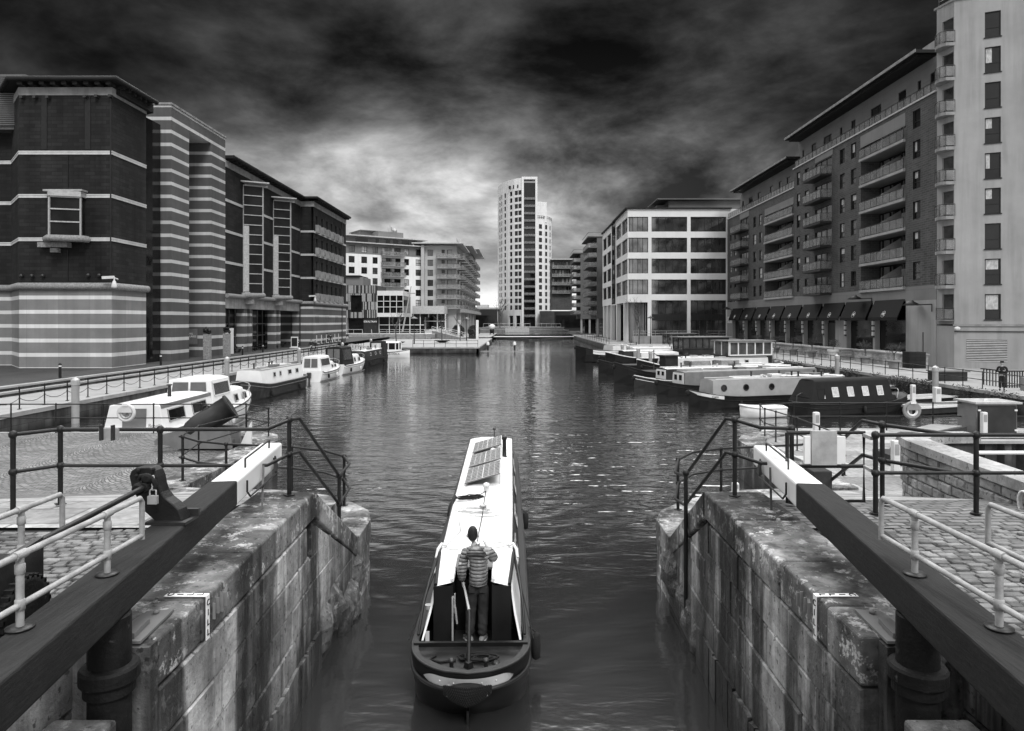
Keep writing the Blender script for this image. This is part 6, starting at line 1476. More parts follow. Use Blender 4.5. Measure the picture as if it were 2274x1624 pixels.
for s in (-1, 1): b.box(s * .98 - .01, .24, 1.25, s * .98 + .01, 4.1, 2.2)
b.build('windows', 'glass', t); text('LEEDS DOCK', .42, (1.19, 3.1, .62), (R(90), 0, R(90)), 'letter_dark', t)
place(t, (-21.6, 101.8, 0), R(-90))
# right side, broadside on their fingers
def rb(label, stern, bow, **k): return narrowboat(label, stern, bow, **k)
t = rb('pale grey narrowboat with a row of round portholes and poles on its roof', (22.3, 46.4), (10.6, 42.9), hull='paint_black', cab='paint_grey', roof='paint_mid', zg_=.75, zc=1.75, wins=((.1, .36), (.3, .36), (.55, .36), (.74, .36), (.9, .36)), ports=True, c0=.09, c1=.9, items='rp')
b = MB(); rings, gl = hull_rings(12.2, 2.05, .75, bow=.18, stern=.1, sheer=.45)
P = [g for g in gl if g[1] > 10.3]
for s in (-1, 1): b.add([(s * (x * 1.01 + .02), y, z + .03) for x, y, z in P] + [(s * (x * 1.01 + .01), y, z - .22) for x, y, z in P], [(i, i + 1, len(P) + i + 1, len(P) + i) for i in range(len(P) - 1)])
b.build('bow_panel', 'paint_cream', t)
o = text('Canalboat', .22, (-1.0, 10.7, .80), (R(90), 0, R(-90)), 'letter_dark', t)
rb('mid grey narrowboat with a white bow panel holding two small windows', (24.4, 55.4), (10.1, 50.2), hull='paint_black', cab='paint_mid', roof='paint_mid', zg_=.72, zc=1.7, c0=.08, c1=.88, items='er')
rb('dark narrowboat with pale bow panel and long white strip along its roof', (24.5, 60.2), (9.2, 54.6), hull='paint_dark', cab='paint_dark', roof='paint_white', band='paint_cream', zg_=.7, zc=1.62, c0=.08, c1=.85, items='erp')
t = rb('black tug-like boat named Marjorie with a tyre hung at its bow', (26, 66.5), (8.3, 59.6), W=3.0, hull='paint_black', cab='wood_dark', roof='deck_wood', zg_=1.0, zc=1.35, c0=.1, c1=.6, sheer=.9, items='r', name='barge', cat='barge')
text('MARJORIE', .5, (-1.56, 14.6, .72), (R(90), 0, R(-90)), 'letter_white', t)
b = MB(); b.tube([(-1.0, 17.6 + .38 * math.cos(a), .75 + .38 * math.sin(a)) for a in [k * math.pi / 8 for k in range(16)]], .12, 8, closed=True); b.build('tyre_fender', 'rubber', t)
b = MB(); b.box(-.5, 12.8, 1.2, .5, 14.1, 2.3); b.box(-.7, 12.5, 2.3, .7, 14.3, 2.42); b.tube([(0, 15, 1.2), (0, 15, 2.9)], .05, 6); b.tube([(0, 15, 2.6), (.6, 12.5, 1.4)], .03, 5); b.build('foredeck_gear', 'paint_dark', t, bevel=.02)
for yy in (6.2, 9.4): b = MB(); b.box(-.6, yy, 1.38, .6, yy + 2.0, 1.85); b.build('crate', 'deck_wood', t, bevel=.02)
rb('dark low boat with a pale foredeck, farther left than the Marjorie', (24, 76), (8.2, 70.4), W=2.6, hull='paint_black', cab='paint_cream', roof='paint_white', zg_=.9, zc=1.5, c0=.1, c1=.55, sheer=.6, items='rp', name='barge', cat='barge')
t = rb('long black barge with a white upper band, at the far left of the right-hand moorings', (30, 98), (7.6, 91.3), W=3.6, hull='paint_black', cab='paint_cream', roof='paint_mid', zg_=1.5, zc=2.1, c0=.06, c1=.8, sheer=.7, items='r', name='barge', cat='barge')
b = MB(); rings, gl = hull_rings(23.4, 3.6, 1.5, bow=.1, stern=.055, sheer=.7)
for s in (-1, 1): b.add([(s * (x * 1.0 + .03), y, z - .02) for x, y, z in gl[8:25]] + [(s * (x * 1.0 + .02), y, z - .55) for x, y, z in gl[8:25]], [(i, i + 1, 17 + i + 1, 17 + i) for i in range(16)])
b.build('white_band', 'paint_white', t)
rb('low grey narrowboat with a cluttered roof just behind the porthole boat', (24.5, 50.8), (12.8, 46.8), hull='paint_dark', cab='paint_mid', roof='paint_cream', zg_=.66, zc=1.5, c0=.1, c1=.84, items='rp', wins=((.2, .5), (.5, .5), (.8, .5)))
rb('narrowboat with pale cabin just beyond the Marjorie', (26.5, 71), (11.8, 65.6), hull='paint_black', cab='paint_cream', roof='paint_grey', zg_=.8, zc=1.75, c0=.1, c1=.86, items='er', wins=((.2, .5), (.5, .5), (.8, .5)))
rb('dark narrowboat with a white roof in the middle of the far right-hand moorings', (28, 86.5), (9.5, 80.4), hull='paint_black', cab='paint_dark', roof='paint_white', zg_=.9, zc=1.9, c0=.1, c1=.86, items='rp', wins=((.2, .5), (.5, .5), (.8, .5)))
rb('pale narrowboat lying in front of the office block steps', (29, 93), (12, 87.4), hull='paint_mid', cab='paint_cream', roof='paint_cream', zg_=.9, zc=2.0, c0=.1, c1=.86, items='r', wins=((.2, .5), (.5, .5), (.8, .5)))
def wheel_boat(label, p, q, W, zg_, hull, frame, wy0, wy1, h, nwin):
    L = math.dist(p, q); t = thing('barge', label, 'barge', (0, 0, 0), 'narrowboats moored on the right side'); rings, gl = hull_rings(L, W, zg_, bow=.14, stern=.08, sheer=.7)
    b = MB(); b.loft(rings, True, 0, False); b.build('hull', hull, t); b = MB(); strake(b, gl, 0, .06); b.build('rubbing_strake', 'paint_white', t)
    w = W / 2 - .35; b = MB(); b.box(-w, wy0, zg_, w, wy1, zg_ + .95); b.build('wheelhouse', 'paint_dark', t); b = MB()
    z0, z1 = zg_ + .95, zg_ + h
    b.box(-w + .04, wy0 + .04, z0, w - .04, wy1 - .04, z1 - .05, 1)
    for k in range(nwin + 1):
        y = wy0 + (wy1 - wy0 - .12) * k / nwin
        for s in (-1, 1): b.box(s * w - .05, y, z0, s * w + .05, y + .12, z1, 0)
    for s in (-1, 1): b.box(s * w - .06, wy0, z0 - .02, s * w + .06, wy1, z0 + .1, 0); b.box(s * w - .06, wy0, z1 - .12, s * w + .06, wy1, z1, 0)
    for x in (-w, -.06, w - .1): b.box(x, wy0 - .03, z0, x + .12, wy0 + .02, z1, 0); b.box(x, wy1 - .02, z0, x + .12, wy1 + .03, z1, 0)
    b.build('windows', [frame, 'glass_mid'], t)
    b = MB(); b.box(-w - .25, wy0 - .3, z1, w + .25, wy1 + .3, z1 + .1); b.build('roof', 'paint_mid', t)
    b = MB(); cabin_body(b, wy1 + .5, L * .8, w, w, zg_ - .02, zg_ + .6, .1); b.build('cabin', 'paint_cream', t)
    b = MB(); b.tube([(0, wy0 - 1, zg_), (0, wy0 - 1, zg_ + 1.0)], .05); b.box(-.4, .9, zg_, .4, 1.6, zg_ + .5); b.build('deck_locker', 'paint_mid', t)
    place(t, (p[0], p[1], 0), heading(p, q)); return t
wheel_boat('barge with a white framed wheelhouse of large windows below the awnings', (27.2, 71.8), (11.5, 66.6), 3.2, 1.05, 'paint_black', 'paint_white', 1.9, 7.0, 2.35, 5)
wheel_boat('barge with a long dark wheelhouse moored in front of the white office block', (29, 84), (10, 79), 3.2, 1.2, 'paint_black', 'paint_dark', 4.5, 10.5, 2.3, 7)
wheel_boat('cream-decked barge with a small dark wheelhouse, nearest the office block', (30, 106), (14, 101), 3.4, 1.1, 'paint_dark', 'paint_mid', 4, 8, 2.4, 4)
t = narrowboat('black canvas-covered narrowboat with four curtained windows, nearest the right lifebuoy', (15.9, 39.7), (23.6, 42.3), W=2.1, hull='paint_black', cab='canvas_dark', roof='canvas_dark', zg_=.68, zc=1.05, c0=.06, c1=.84, items='')
b = MB(); L0 = math.dist((15.9, 39.7), (23.6, 42.3)); cabin_body(b, .35, 6.5, .95, .9, .72, 2.0, .32, .55, -.1, camber=.12); b.build('canvas_cover', 'canvas_dark', t, bevel=.06)
for k in range(4): side_window(t, 2.0 + k * 1.1, 2.45 + k * 1.1, 1.1, 1.65, .93, .72, 2.0, .32, -1, frame='paint_white', glass='curtain', fw=.03); side_window(t, 2.0 + k * 1.1, 2.45 + k * 1.1, 1.1, 1.65, .93, .72, 2.0, .32, 1, frame='paint_white', glass='curtain', fw=.03)
side_window(t, .95, 1.5, 1.0, 1.6, .93, .72, 2.0, .32, 1, frame='canvas_dark', glass='curtain', fw=.03)
b = MB(); b.tube([(.9, 6.7, .9), (.9, 6.8, 1.35), (0, 7.7, 1.35), (-.9, 6.8, 1.35), (-.9, 6.7, .9)], .02, 6); b.build('bow_rail', 'galv', t)
t = thing('dinghy', 'small white dinghy tied off the stern of the black canvas narrowboat', 'boat', (0, 0, 0)); rings, gl = hull_rings(2.6, 1.3, .55, bow=.35, stern=.02, sheer=.15, keel=-.05); b = MB(); b.loft(rings, True, 0, True); b.build('hull', 'paint_cream', t); b = MB(); strake(b, gl, 0, .05); b.build('gunwale', 'paint_white', t); place(t, (15.2, 39.6, 0), R(100))
# ---------------------------------------------------------------- the narrowboat leaving the lock
t = thing('narrowboat', 'narrowboat with bright white roof and solar panels leaving the lock, man at its stern', 'narrowboat', (-.705, 10.65, 0))
O = Vector((-.705, 10.65, 0))
def lb(): return MB(Matrix.Translation(O))                       # build in boat coordinates: y forward from the rear bulkhead
def gw(y):                                                       # half breadth at the gunwale
    if y < -.3: k = min(1, (-.3 - y) / 1.03); return .87 * math.sqrt(max(0, 1 - k ** 2.2))
    if y > 12.6: k = min(1, (y - 12.6) / 3.0); return .90 * max(0.01, 1 - k ** 2) ** .6
    return .87 + .04 * min(1, (y + .3) / 4)
def gz(y): return .70 + .02 * max(0, -y) + (.4 * ((y - 12) / 3.6) ** 2 if y > 12 else 0)
ys = [-1.33 + .045 * k for k in range(24)] + [-.2 + .6 * k for k in range(22)] + [13.1 + .25 * k for k in range(11)]
b = lb(); rings = []
for y in ys:
    w, z = gw(y), gz(y); k = max(0, (-y - .2) / 1.13)
    lw_ = gw(min(y + .28 * k * (1 if y < 0 else 0), 99)) if y < 0 else w
    def yy(f): return y + (.30 * f * k)
    rings.append([(-w, y, z), (-w - .012, y, z - .1), (-w * .99, yy(.4), z - .3), (-w * .96, yy(1), .12), (-w * .93, yy(1.2), -.4), (w * .93, yy(1.2), -.4), (w * .96, yy(1), .12), (w * .99, yy(.4), z - .3), (w + .012, y, z - .1), (w, y, z)])
b.loft(rings, False, 0, True, closed=False); b.add(rings[0], [tuple(range(10))]); b.build('hull', 'paint_black', t)
def gun(y0, y1, w_, dz, nm, m, r=None, step=.06, out=0.):
    b = lb(); n = max(2, int((y1 - y0) / step)); Y = [y0 + (y1 - y0) * i / n for i in range(n + 1)]
    L_ = [(-(gw(y) + out), y, gz(y) + dz) for y in Y]; R_ = [((gw(y) + out), y, gz(y) + dz) for y in Y]
    b.tube(L_[::-1] + R_[0 if y0 > -1.3 else 1:], r, 6) if y0 <= -1.3 else (b.tube(L_, r, 6), b.tube(R_, r, 6))
    return b.build(nm, m, t)
gun(-1.33, 15.4, 0, 0, 'rubbing_strake', 'paint_dark', r=.02); gun(-1.325, 12.5, 0, -.24, 'rubbing_strake', 'paint_dark', r=.026, out=-.0)
# lower strake round the counter
b = lb(); P = [(-gw(y) * .965, y + .26 * max(0, (-y - .2) / 1.13), .26) for y in ys[:40]]; b.tube([(x, y, z) for x, y, z in P[::-1]] + [(-x, y, z) for x, y, z in P[1:]], .024, 6); b.build('rubbing_strake', 'paint_dark', t)
# side decks / gunwale top
b = lb(); Y = ys[:-3]
for s in (-1, 1):
    L1 = [(s * gw(y), y, gz(y) + .012) for y in Y]; inn = [(s * max(0, gw(y) - (.13 if y > .3 else .09)), y + (0.07 if y < -1.0 else 0), gz(y) + .012) for y in Y]
    b.add(L1 + inn, [(i, i + 1, len(Y) + i + 1, len(Y) + i) for i in range(len(Y) - 1)])
b.build('side_deck', 'deck_paint', t)
b = lb(); b.add([(-gw(y) + .08, y, .6) for y in ys[4:24]] + [(gw(y) - .08, y, .6) for y in ys[4:24]][::-1], [tuple(range(40))]); b.box(-.8, -.35, .44, .8, .6, .47); b.build('stern_deck', 'paint_dark', t)
b = lb(); b.bar((-.84, -.46, .72), (.84, -.46, .72), .06, .06); b.bar((-.84, -.2, .5), (.84, -.2, .5), .02, .14); b.build('deck_beam', 'paint_black', t)
# pale painted counter band
b = lb(); n = 26; P = []
for k in range(n + 1):
    x = -.62 + 1.24 * k / n; a = min(1, abs(x) / .87); y = -.3 - 1.03 * (1 - a ** 2) ** (1 / 2.2); P.append((x, y))
dn = [.02 + .15 * max(0, 1 - min(i, n - i) / 3.5) ** 2 for i in range(n + 1)]
b.add([(x * 1.012, y - .03, .672 - dn[i] * .5) for i, (x, y) in enumerate(P)] + [(x * 1.012, y + .042, .46 + dn[i] * .5) for i, (x, y) in enumerate(P)], [(i, i + 1, n + 1 + i + 1, n + 1 + i) for i in range(n)])
for k in range(5, n - 4, 4): b.ball((P[k][0] * 1.01, P[k][1] - .005, .585), .012, 6)
b.build('counter_band', 'paint_cream', t)
# roof and cabin
def rw(y): return .55 + .08 * min(1, y / 1.4) + .04 * min(1, max(0, y - 1.4) / 3) + .05 * min(1, max(0, y - 4.5) / 8)
RZ = 1.40
Yr = [0, .25, .5, .9, 1.4, 2, 3, 4.5, 6, 8, 10, 12, 13.2]
b = lb()
def sec(y, lo=False): w = rw(y); return [(-w, y, RZ), (-w * .6, y, RZ + .05), (-.29, y, RZ + .068), (0, y, RZ + .07), (.29, y, RZ + .068), (w * .6, y, RZ + .05), (w, y, RZ)]
for ya, yb in zip(Yr, Yr[1:]):
    a, c = sec(ya), sec(yb)
    for i in range(6):
        if yb <= .5 and i in (2, 3): continue
        b.add([a[i], a[i + 1], c[i + 1], c[i]], [(0, 1, 2, 3)], 0, True)
b.build('roof', 'roof_white', t)
b = lb()
for s in (-1, 1):
    top = [(s * rw(max(y, 0)), y, RZ - .005 if y > .6 else RZ - .005) for y in Yr]; bot = [(s * (gw(y) - .12), y, .70) for y in Yr]
    b.add(top + bot, [(i, i + 1, len(Yr) + i + 1, len(Yr) + i) for i in range(4, len(Yr) - 1)])
b.add([(-rw(13.2), 13.2, RZ), (rw(13.2), 13.2, RZ), (.76, 13.4, .7), (-.76, 13.4, .7)], [(0, 1, 2, 3)])
b.build('cabin_side', 'paint_dark', t)
b = lb()
for s in (-1, 1):
    pr = [(1.4, RZ), (1.0, RZ - .03), (.6, RZ - .12), (.25, RZ - .28), (0, RZ - .42), (-.25, .75), (-.3, .70), (1.4, .70)]
    f = lambda y, z, o=0: (s * ((gw(y) - .12) + ((rw(max(0, y)) + .0) - (gw(y) - .12)) * (z - .7) / (RZ - .7) + o), y, z)
    n = len(pr); b.add([f(y, z) for y, z in pr] + [f(y, z, -.03) for y, z in pr], [tuple(range(n)), tuple(range(n, 2 * n))[::-1]] + [(i, (i + 1) % n, n + (i + 1) % n, n + i) for i in range(n)])
b.each('stern_side_panel', 'paint_cream', t)
b = lb()
for s in (-1, 1): b.tube([(s * (rw(1.4) + .02), 1.5, RZ + .015), (s * (rw(.6) + .02), .6, RZ + .01), (s * (rw(0) + .02), .02, RZ + .01)], .03, 6); b.tube([(s * (rw(y) + .005), y, RZ + .03) for y in Yr[5:]], .016, 5); b.tube([(s * (rw(1) + .06), 1.45, RZ - .02), (s * .74, .75, RZ - .18), (s * .78, .2, RZ - .36), (s * .8, -.25, .76)], .022, 6)
b.build('edge_trim', 'paint_black', t)
b = lb()
for s in (-1, 1): b.box(min(s * .30, s * .6), -.02, .47, max(s * .30, s * .6), .02, RZ + .0)
for s in (-1, 1): b.box(min(s * .3, s * .34), .02, .47, max(s * .3, s * .34), .55, RZ)
b.box(-.29, .55, .47, .29, .58, 1.3); b.build('rear_bulkhead', 'paint_black', t)
b = lb(); b.box(-.30, .48, RZ + .075, .30, 1.12, RZ + .12); b.build('sliding_hatch', 'paint_mid', t, bevel=.012)
b = lb()
for s in (-1, 1): b.bar((s * .32, .02, RZ + .085), (s * .32, .5, RZ + .085), .045, .03)
b.each('hatch_runner', 'paint_white', t)
b = lb()
b.box(-.315, -.06, .55, -.29, .0, 1.25); b.tube([(-.27, -.04, 1.3), (-.27, -.04, 1.05), (-.25, -.06, .9)], .012, 6); b.box(-.285, -.05, 1.0, -.255, -.02, 1.12); b.tube([(-.26, -.07, 1.1), (-.23, -.1, .86)], .016, 6); b.build('door_latch', 'galv', t)
b = lb(); b.box(-.72, -.05, .52, -.66, -.03, .72); b.build('notice', 'paint_white', t)
# right and left side windows
for s in (-1, 1):
    for y0 in (2.2, 4.4, 7.2, 9.6):
        b = lb(); f = lambda y, z, o: (s * ((gw(y) - .12) + (rw(y) - (gw(y) - .12)) * (z - .7) / (RZ - .7) + o), y, z)
        b.hexa([f(y0, .95, -.01), f(y0 + .9, .95, -.01), f(y0 + .9, .95, .012), f(y0, .95, .012)], [f(y0, 1.25, -.01), f(y0 + .9, 1.25, -.01), f(y0 + .9, 1.25, .012), f(y0, 1.25, .012)], 1)
        b.tube([f(y0, .95, .015), f(y0 + .9, .95, .015), f(y0 + .9, 1.25, .015), f(y0, 1.25, .015)], .014, 5, closed=True); b.build('window', ['galv', 'glass'], t)
# solar panels, tilted
for k, (y0, y1) in enumerate(((6.2, 7.75), (8.05, 9.6), (10.15, 11.7))):
    b = lb(); x0, x1, z0, z1 = -.5, .36, 1.53, 1.77
    b.hexa([(x0, y0, z0 - .03), (x1, y0, z1 - .03), (x1, y1, z1 - .03), (x0, y1, z0 - .03)], [(x0, y0, z0), (x1, y0, z1), (x1, y1, z1), (x0, y1, z0)])
    o = b.build('solar_panel', 'solar', t)
    b = lb(); g = lambda u, v: (x0 + (x1 - x0) * u, y0 + (y1 - y0) * v, z0 + (z1 - z0) * u + .005)
    for i in range(7): w_ = .014 if i in (0, 3, 6) else .006; b.bar(g(i / 6, 0), g(i / 6, 1), w_, .005)
    for i in range(10): b.bar(g(0, i / 9), g(1, i / 9), .014 if i in (0, 9) else .005, .005)
    b.tube([(x1, y0 + .2, RZ), (x1, y0 + .2, z1)], .012, 5); b.tube([(x1, y1 - .2, RZ), (x1, y1 - .2, z1)], .012, 5); b.build('cell_grid', 'paint_cream', o)
for x, y, h_, m in ((.05, 5.6, .22, 'paint_white'), (.1, 7.9, .2, 'paint_white'), (.12, 9.9, .24, 'paint_white'), (.02, 4.15, .09, 'galv'), (-.02, 1.6, .1, 'paint_cream'), (.3, 12.4, .12, 'metal_dark')):
    b = lb(); b.lathe([(.07, 0), (.06, h_ * .6), (.085, h_ * .62), (.07, h_ * .9), (.02, h_)], (x, y, RZ + .06), 14); b.build('roof_vent', m, t)
b = lb(); b.lathe([(.09, 0), (.06, .02), (.055, .5), (.075, .51), (.075, .6), (.03, .61)], (.46, 9.9, RZ + .04), 14); b.build('chimney', 'metal_black', t)
b = lb(); b.tube([(.12, 12.2, RZ), (.12, 12.2, RZ + .5)], .015, 5); b.ball((.12, 12.2, RZ + .5), .05, 6); b.build('aerial', 'metal_dark', t)
def coil(b, c, r, n, rr, sq=.6, jit=.05, seed=1):
    rn = random.Random(seed); P = []
    for i in range(n * 14): a = i * 2 * math.pi / 14; k = r * (1 + .25 * math.sin(a * .37 + seed)) * rn.uniform(1 - jit, 1 + jit); P.append((c[0] + k * math.cos(a) + .0006 * i, c[1] + k * sq * math.sin(a), c[2] + .004 * math.sin(i * .7) + .0008 * i))
    b.tube(P, rr, 5)
b = lb(); coil(b, (-.38, 4.9, RZ + .08), .2, 4, .013, .5, .15, 2); coil(b, (-.2, 5.05, RZ + .08), .16, 3, .013, .8, .2, 5); b.tube([(-.2, 5, RZ + .08), (.02, 5.5, RZ + .09), (.05, 5.6, RZ + .1)], .008, 5); b.build('coiled_rope', 'rope_dark', t)
b = lb(); coil(b, (-.15, 3.9, RZ + .075), .34, 4, .005, .55, .12, 3); coil(b, (.1, 3.6, RZ + .075), .28, 2, .005, .5, .1, 4)
b.tube([(-.45, 3.4, RZ + .06), (-.35, 2.6, RZ + .07), (-.56, 1.75, RZ + .05), (-.5, 1.55, RZ + .05), (-.25, 1.5, RZ + .07), (-.05, 1.7, RZ + .075)], .006, 5); b.tube([(.2, 1.75, RZ + .075), (.42, 1.9, RZ + .06), (.56, 1.75, RZ + .05), (.35, 1.6, RZ + .06), (.15, 1.6, RZ + .07)], .006, 5); b.build('loose_rope', 'rope', t)
b = lb(); b.tube([(.04, 5.55, RZ + .09), (.03, 4.3, RZ + .11), (.03, 3.6, RZ + .09), (0, 2.3, RZ + .09), (-.0, 1.7, RZ + .1)], .009, 5); b.build('cable', 'rope_dark', t)
b = lb()
for s in (-1, 1): b.tube([(s * .56, 1.75, RZ + .05), (s * .64, 1.8, RZ + .07), (s * .7, 1.72, RZ - .0), (s * .72, 1.6, RZ - .12)], .03, 7); b.tube([(s * .7, 1.6, RZ - .12), (s * .72, 1.35, RZ - .3)], .02, 6)
b.build('fender_hook', 'paint_white', t)
b = lb()
for s in (-1, 1): b.tube([(s * .72, 1.35, RZ - .3), (s * .84, .4, .9), (s * .93, -.35, .74)], .009, 5)
b.build('mooring_line', 'rope_dark', t)
b = lb(); b.tube([(-.66, 5.2, RZ + .05), (-.72, 4.6, RZ - .02), (-.74, 4.5, RZ - .2)], .045, 8); b.build('side_fender', 'rubber', t)
for x, y, z in ((.98, -.05, .28), (1.0, 6.5, .3)): b = lb(); b.lathe([(.02, .42), (.07, .38), (.075, .2), (.07, .04), (.02, 0)], (x, y, z), 10); b.tube([(x, y, z + .42), (x - .1, y, z + .5)], .01, 5); b.build('fender', 'rubber', t)
b = lb(); b.lathe([(.05, .0), (.055, .06)], (-.7, .18, .98), 12); b.build('navigation_lamp', 'galv', t)
# tiller, dollies, chains, rope fender
b = lb(); b.lathe([(.12, 0), (.12, .06), (.075, .08), (.05, .16)], (.0, -1.08, .6), 4, sm=False); b.tube([(0, -1.08, .72), (.0, -1.0, .82), (-.01, -.75, 1.02), (-.02, -.5, 1.17), (-.03, -.42, 1.2)], [.03, .03, .028, .024, .022], 8); b.build('swan_neck', 'paint_black', t)
b = lb(); b.tube([(-.03, -.42, 1.2), (-.1, -.1, 1.33), (-.15, .12, 1.4)], [.022, .018, .018], 10); b.build('tiller_arm', 'galv', t)
for x in (-.24, .24):
    b = lb(); b.box(x - .07, -1.12, .6, x + .07, -.98, .625); b.lathe([(.045, .0), (.03, .03), (.028, .11), (.045, .13), (.045, .16), (.02, .175)], (x, -1.05, .62), 12); b.build('mooring_dolly', 'metal_dark', t)
    b = lb()
    for k in range(7):
        f = k / 6; c = Vector((x * (1 + .12 * f), -1.12 - .30 * min(1, f * 1.6), .66 - .17 * f)); r_ = .016
        ax = Vector((1, 0, 0)) if k % 2 else Vector((.3, 0, .9)); up = Vector((0, -.8, -.6))
        b.tube([c + ax.normalized() * r_ * .6 * math.cos(a) + up * r_ * 1.3 * math.sin(a) for a in [q * math.pi / 4 for q in range(8)]], .0045, 4, closed=True)
    b.build('chain', 'galv', t)
b = lb(); coil(b, (.12, -.72, .62), .2, 4, .016, .45, .12, 7); coil(b, (-.05, -.68, .62), .13, 2, .016, .7, .2, 9); b.tube([(-.2, -.75, .62), (-.42, -.8, .62), (-.58, -.72, .62), (-.5, -.6, .62)], .016, 6); b.build('stern_rope', 'rope_dark', t)
b = lb(); b.lathe([(.05, 0), (.05, .04), (.03, .05)], (.38, -.85, .6), 12); b.build('filler_cap', 'metal_dark', t)
# knitted rope fender: rows of plaited bights over a rounded body
b = lb(); c = Vector((0, -1.42, .53))
def fs_(u, v): x = u * .33; k = max(0, 1 - abs(u) ** 2.6); return c + Vector((x, -.14 * k * (1 - v * v * .6) ** .5 + .06 * abs(u), (.10 * v * (.55 + .45 * k) - .05 * (1 - abs(u)) * (1 - v) * .6)))
g = [[fs_(-1 + 2 * i / 24, -1 + 2 * j / 12) for j in range(13)] for i in range(25)]
for i in range(24): 
    for j in range(12): b.add([g[i][j], g[i + 1][j], g[i + 1][j + 1], g[i][j + 1]], [(0, 1, 2, 3)], 0, True)
b.ball(c + Vector((0, .05, 0)), (.28, .09, .08), 16)
for j in range(8):
    for i in range(22):
        u = -.95 + 1.9 * (i + .5 * (j % 2)) / 22; v = -.9 + 1.8 * j / 7; p = fs_(u, v); b.tube([p + Vector((-.012, .0, .014)), p + Vector((0, -.016, -.006)), p + Vector((.012, 0, .014))], .009, 4)
b.build('rope_fender', 'rope_dark', t)
b = lb(); b.box(-.015, -1.3, -.4, .015, -1.0, .2); b.build('rudder', 'paint_black', t)
b = lb(); b.prism([(-.78, 13.3), (.78, 13.3), (.55, 14.6), (.05, 15.4), (-.05, 15.4), (-.55, 14.6)], .8, .85); b.build('foredeck', 'paint_dark', t)
t.rotation_euler = (0, 0, .0165)
# ---------------------------------------------------------------- things standing on the quays
island_mat('ashlar', .26, .25, .8, stain=.5, bump=.9, lichen=.2)
def single(name, label, cat, b, m, group=None, bevel=0, **k):
    o = b.build(name, m, bevel=bevel, **k); tag(o, label, cat, group); return o
# chain fence along the left quay
t = thing('chain_fence', 'black chain fence on slim posts along the left quay edge', 'fence', (-24.95, 27, 1.06))
ys_ = [29.0 + 1.83 * k for k in range(46)]; b = MB(); x = -24.95
for i, y in enumerate(ys_):
    p = MB(); p.tube([(x, y, 1.06), (x, y, 2.1)], .035, 6); p.ball((x, y, 2.14), .065, 6); p.ball((x, y, 1.62), .05, 6); p.lathe([(.1, 1.062), (.1, 1.08), (.04, 1.09)], (x, y, 0), 8); p.build('post', 'metal_black', t)
for y, y2 in zip(ys_, ys_[1:]): b.tube([(x, y + (y2 - y) * f, 1.62 - .95 * f * (1 - f)) for f in (0, .12, .3, .5, .7, .88, 1)], .016 if y < 60 else .022, 4)
b.build('chain', 'metal_black', t)
# steel mooring piles
def pile(x, y, zt, label, group, r=.19):
    t = thing('mooring_pile', label, 'mooring post', (x, y, -1), group)
    b = MB(); b.lathe([(r, -1), (r, zt - .35)], (x, y, 0), 16); b.build('shaft', 'paint_grey', t)
    b = MB(); b.lathe([(r + .03, zt - .35), (r + .03, zt - .1), (r, zt - .05), (.02, zt + .06)], (x, y, 0), 16, sm=False); b.build('cap', 'galv', t)
names = ['nearest', 'second nearest', 'middle', 'second farthest', 'farthest']
for k, (y, z) in enumerate(((36.9, 2.4), (56.1, 2.5), (74.6, 2.5), (93, 2.5), (111, 2.5))): pile(-23.7, y, z, 'pale steel mooring pile against the left quay wall, %s of the five' % names[k], 'mooring piles along the left quay')
for k, (y, z) in enumerate(((47.4, 2.35), (62, 2.4), (78, 2.4))): pile(28.7, y, z, 'pale steel mooring pile beside the right quay railing, %s of three' % ('nearest', 'middle', 'farthest')[k], 'mooring piles along the right quay')
for k, y in enumerate((63.2, 70.8, 78, 85.3, 90)): pile(13.6, y, 2.4, 'pale steel mooring pile standing among the right-hand boats, %s of the five' % names[k], 'mooring piles between the boats')
# right quay railing
railing('quay_railing', 'black three-bar railing along the edge of the right quay', [(29.75, 30.5 + 1.95 * k, 2.2, 1.1) for k in range(36)], r=.028, rp=.03, mid=.5)
railing('quay_railing', 'thin railing on the far quay behind the white trip boat', [(-17.5 + 1.8 * k, 114.6, 2.15, 1.08) for k in range(7)], r=.03, rp=.035)
railing('quay_railing', 'dark railing along the narrow arm in front of the black brick flats', [(16.9, 128 + 4 * k, 2.2, 1.1) for k in range(19)], r=.04, rp=.04)
# bollards on the museum promenade
b0 = thing('bollard', 'dark bollard with a pale band on the museum promenade, first from the lock', 'bollard', (0, 0, 0), 'bollards along the museum promenade')
b = MB(); b.lathe([(.09, 0), (.085, .75), (.085, .76)], n=12); b.build('shaft', 'metal_black', b0); b = MB(); b.lathe([(.088, .76), (.088, .86)], n=12); b.build('band', 'paint_white', b0); b = MB(); b.lathe([(.1, .86), (.1, .93), (.06, 1.0), (.01, 1.03)], n=12); b.build('cap', 'metal_black', b0)
b0.location = (-31.1, 46.8, 1.6)
for k, y in enumerate((60, 77.8, 84, 97.5, 110)): dup(b0, (-31.1, y, 1.6), label='dark bollard with a pale band on the museum promenade, %s from the lock' % ORD[k + 1])
# carved columns
for k, y in enumerate((69, 73.6)):
    t = thing('sculpture_column', 'stone column topped by a dark animal sculpture, %s the striped portal' % ('nearer end of' if k == 0 else 'farther end of'), 'sculpture', (-31.1, y, 1.6), 'sculpture columns by the museum')
    b = MB(); b.box(-31.42, y - .3, 1.6, -30.8, y + .3, 4.1); b.build('column', 'granite', t, bevel=.03); b = MB(); rn = random.Random(k)
    for q in range(12): b.ball((-31.1 + rn.uniform(-.25, .25), y + rn.uniform(-.1, .1), 4.2 + rn.uniform(0, .5)), (rn.uniform(.12, .26), .16, rn.uniform(.08, .2)), 8)
    b.build('animal_figure', 'metal_black', t)
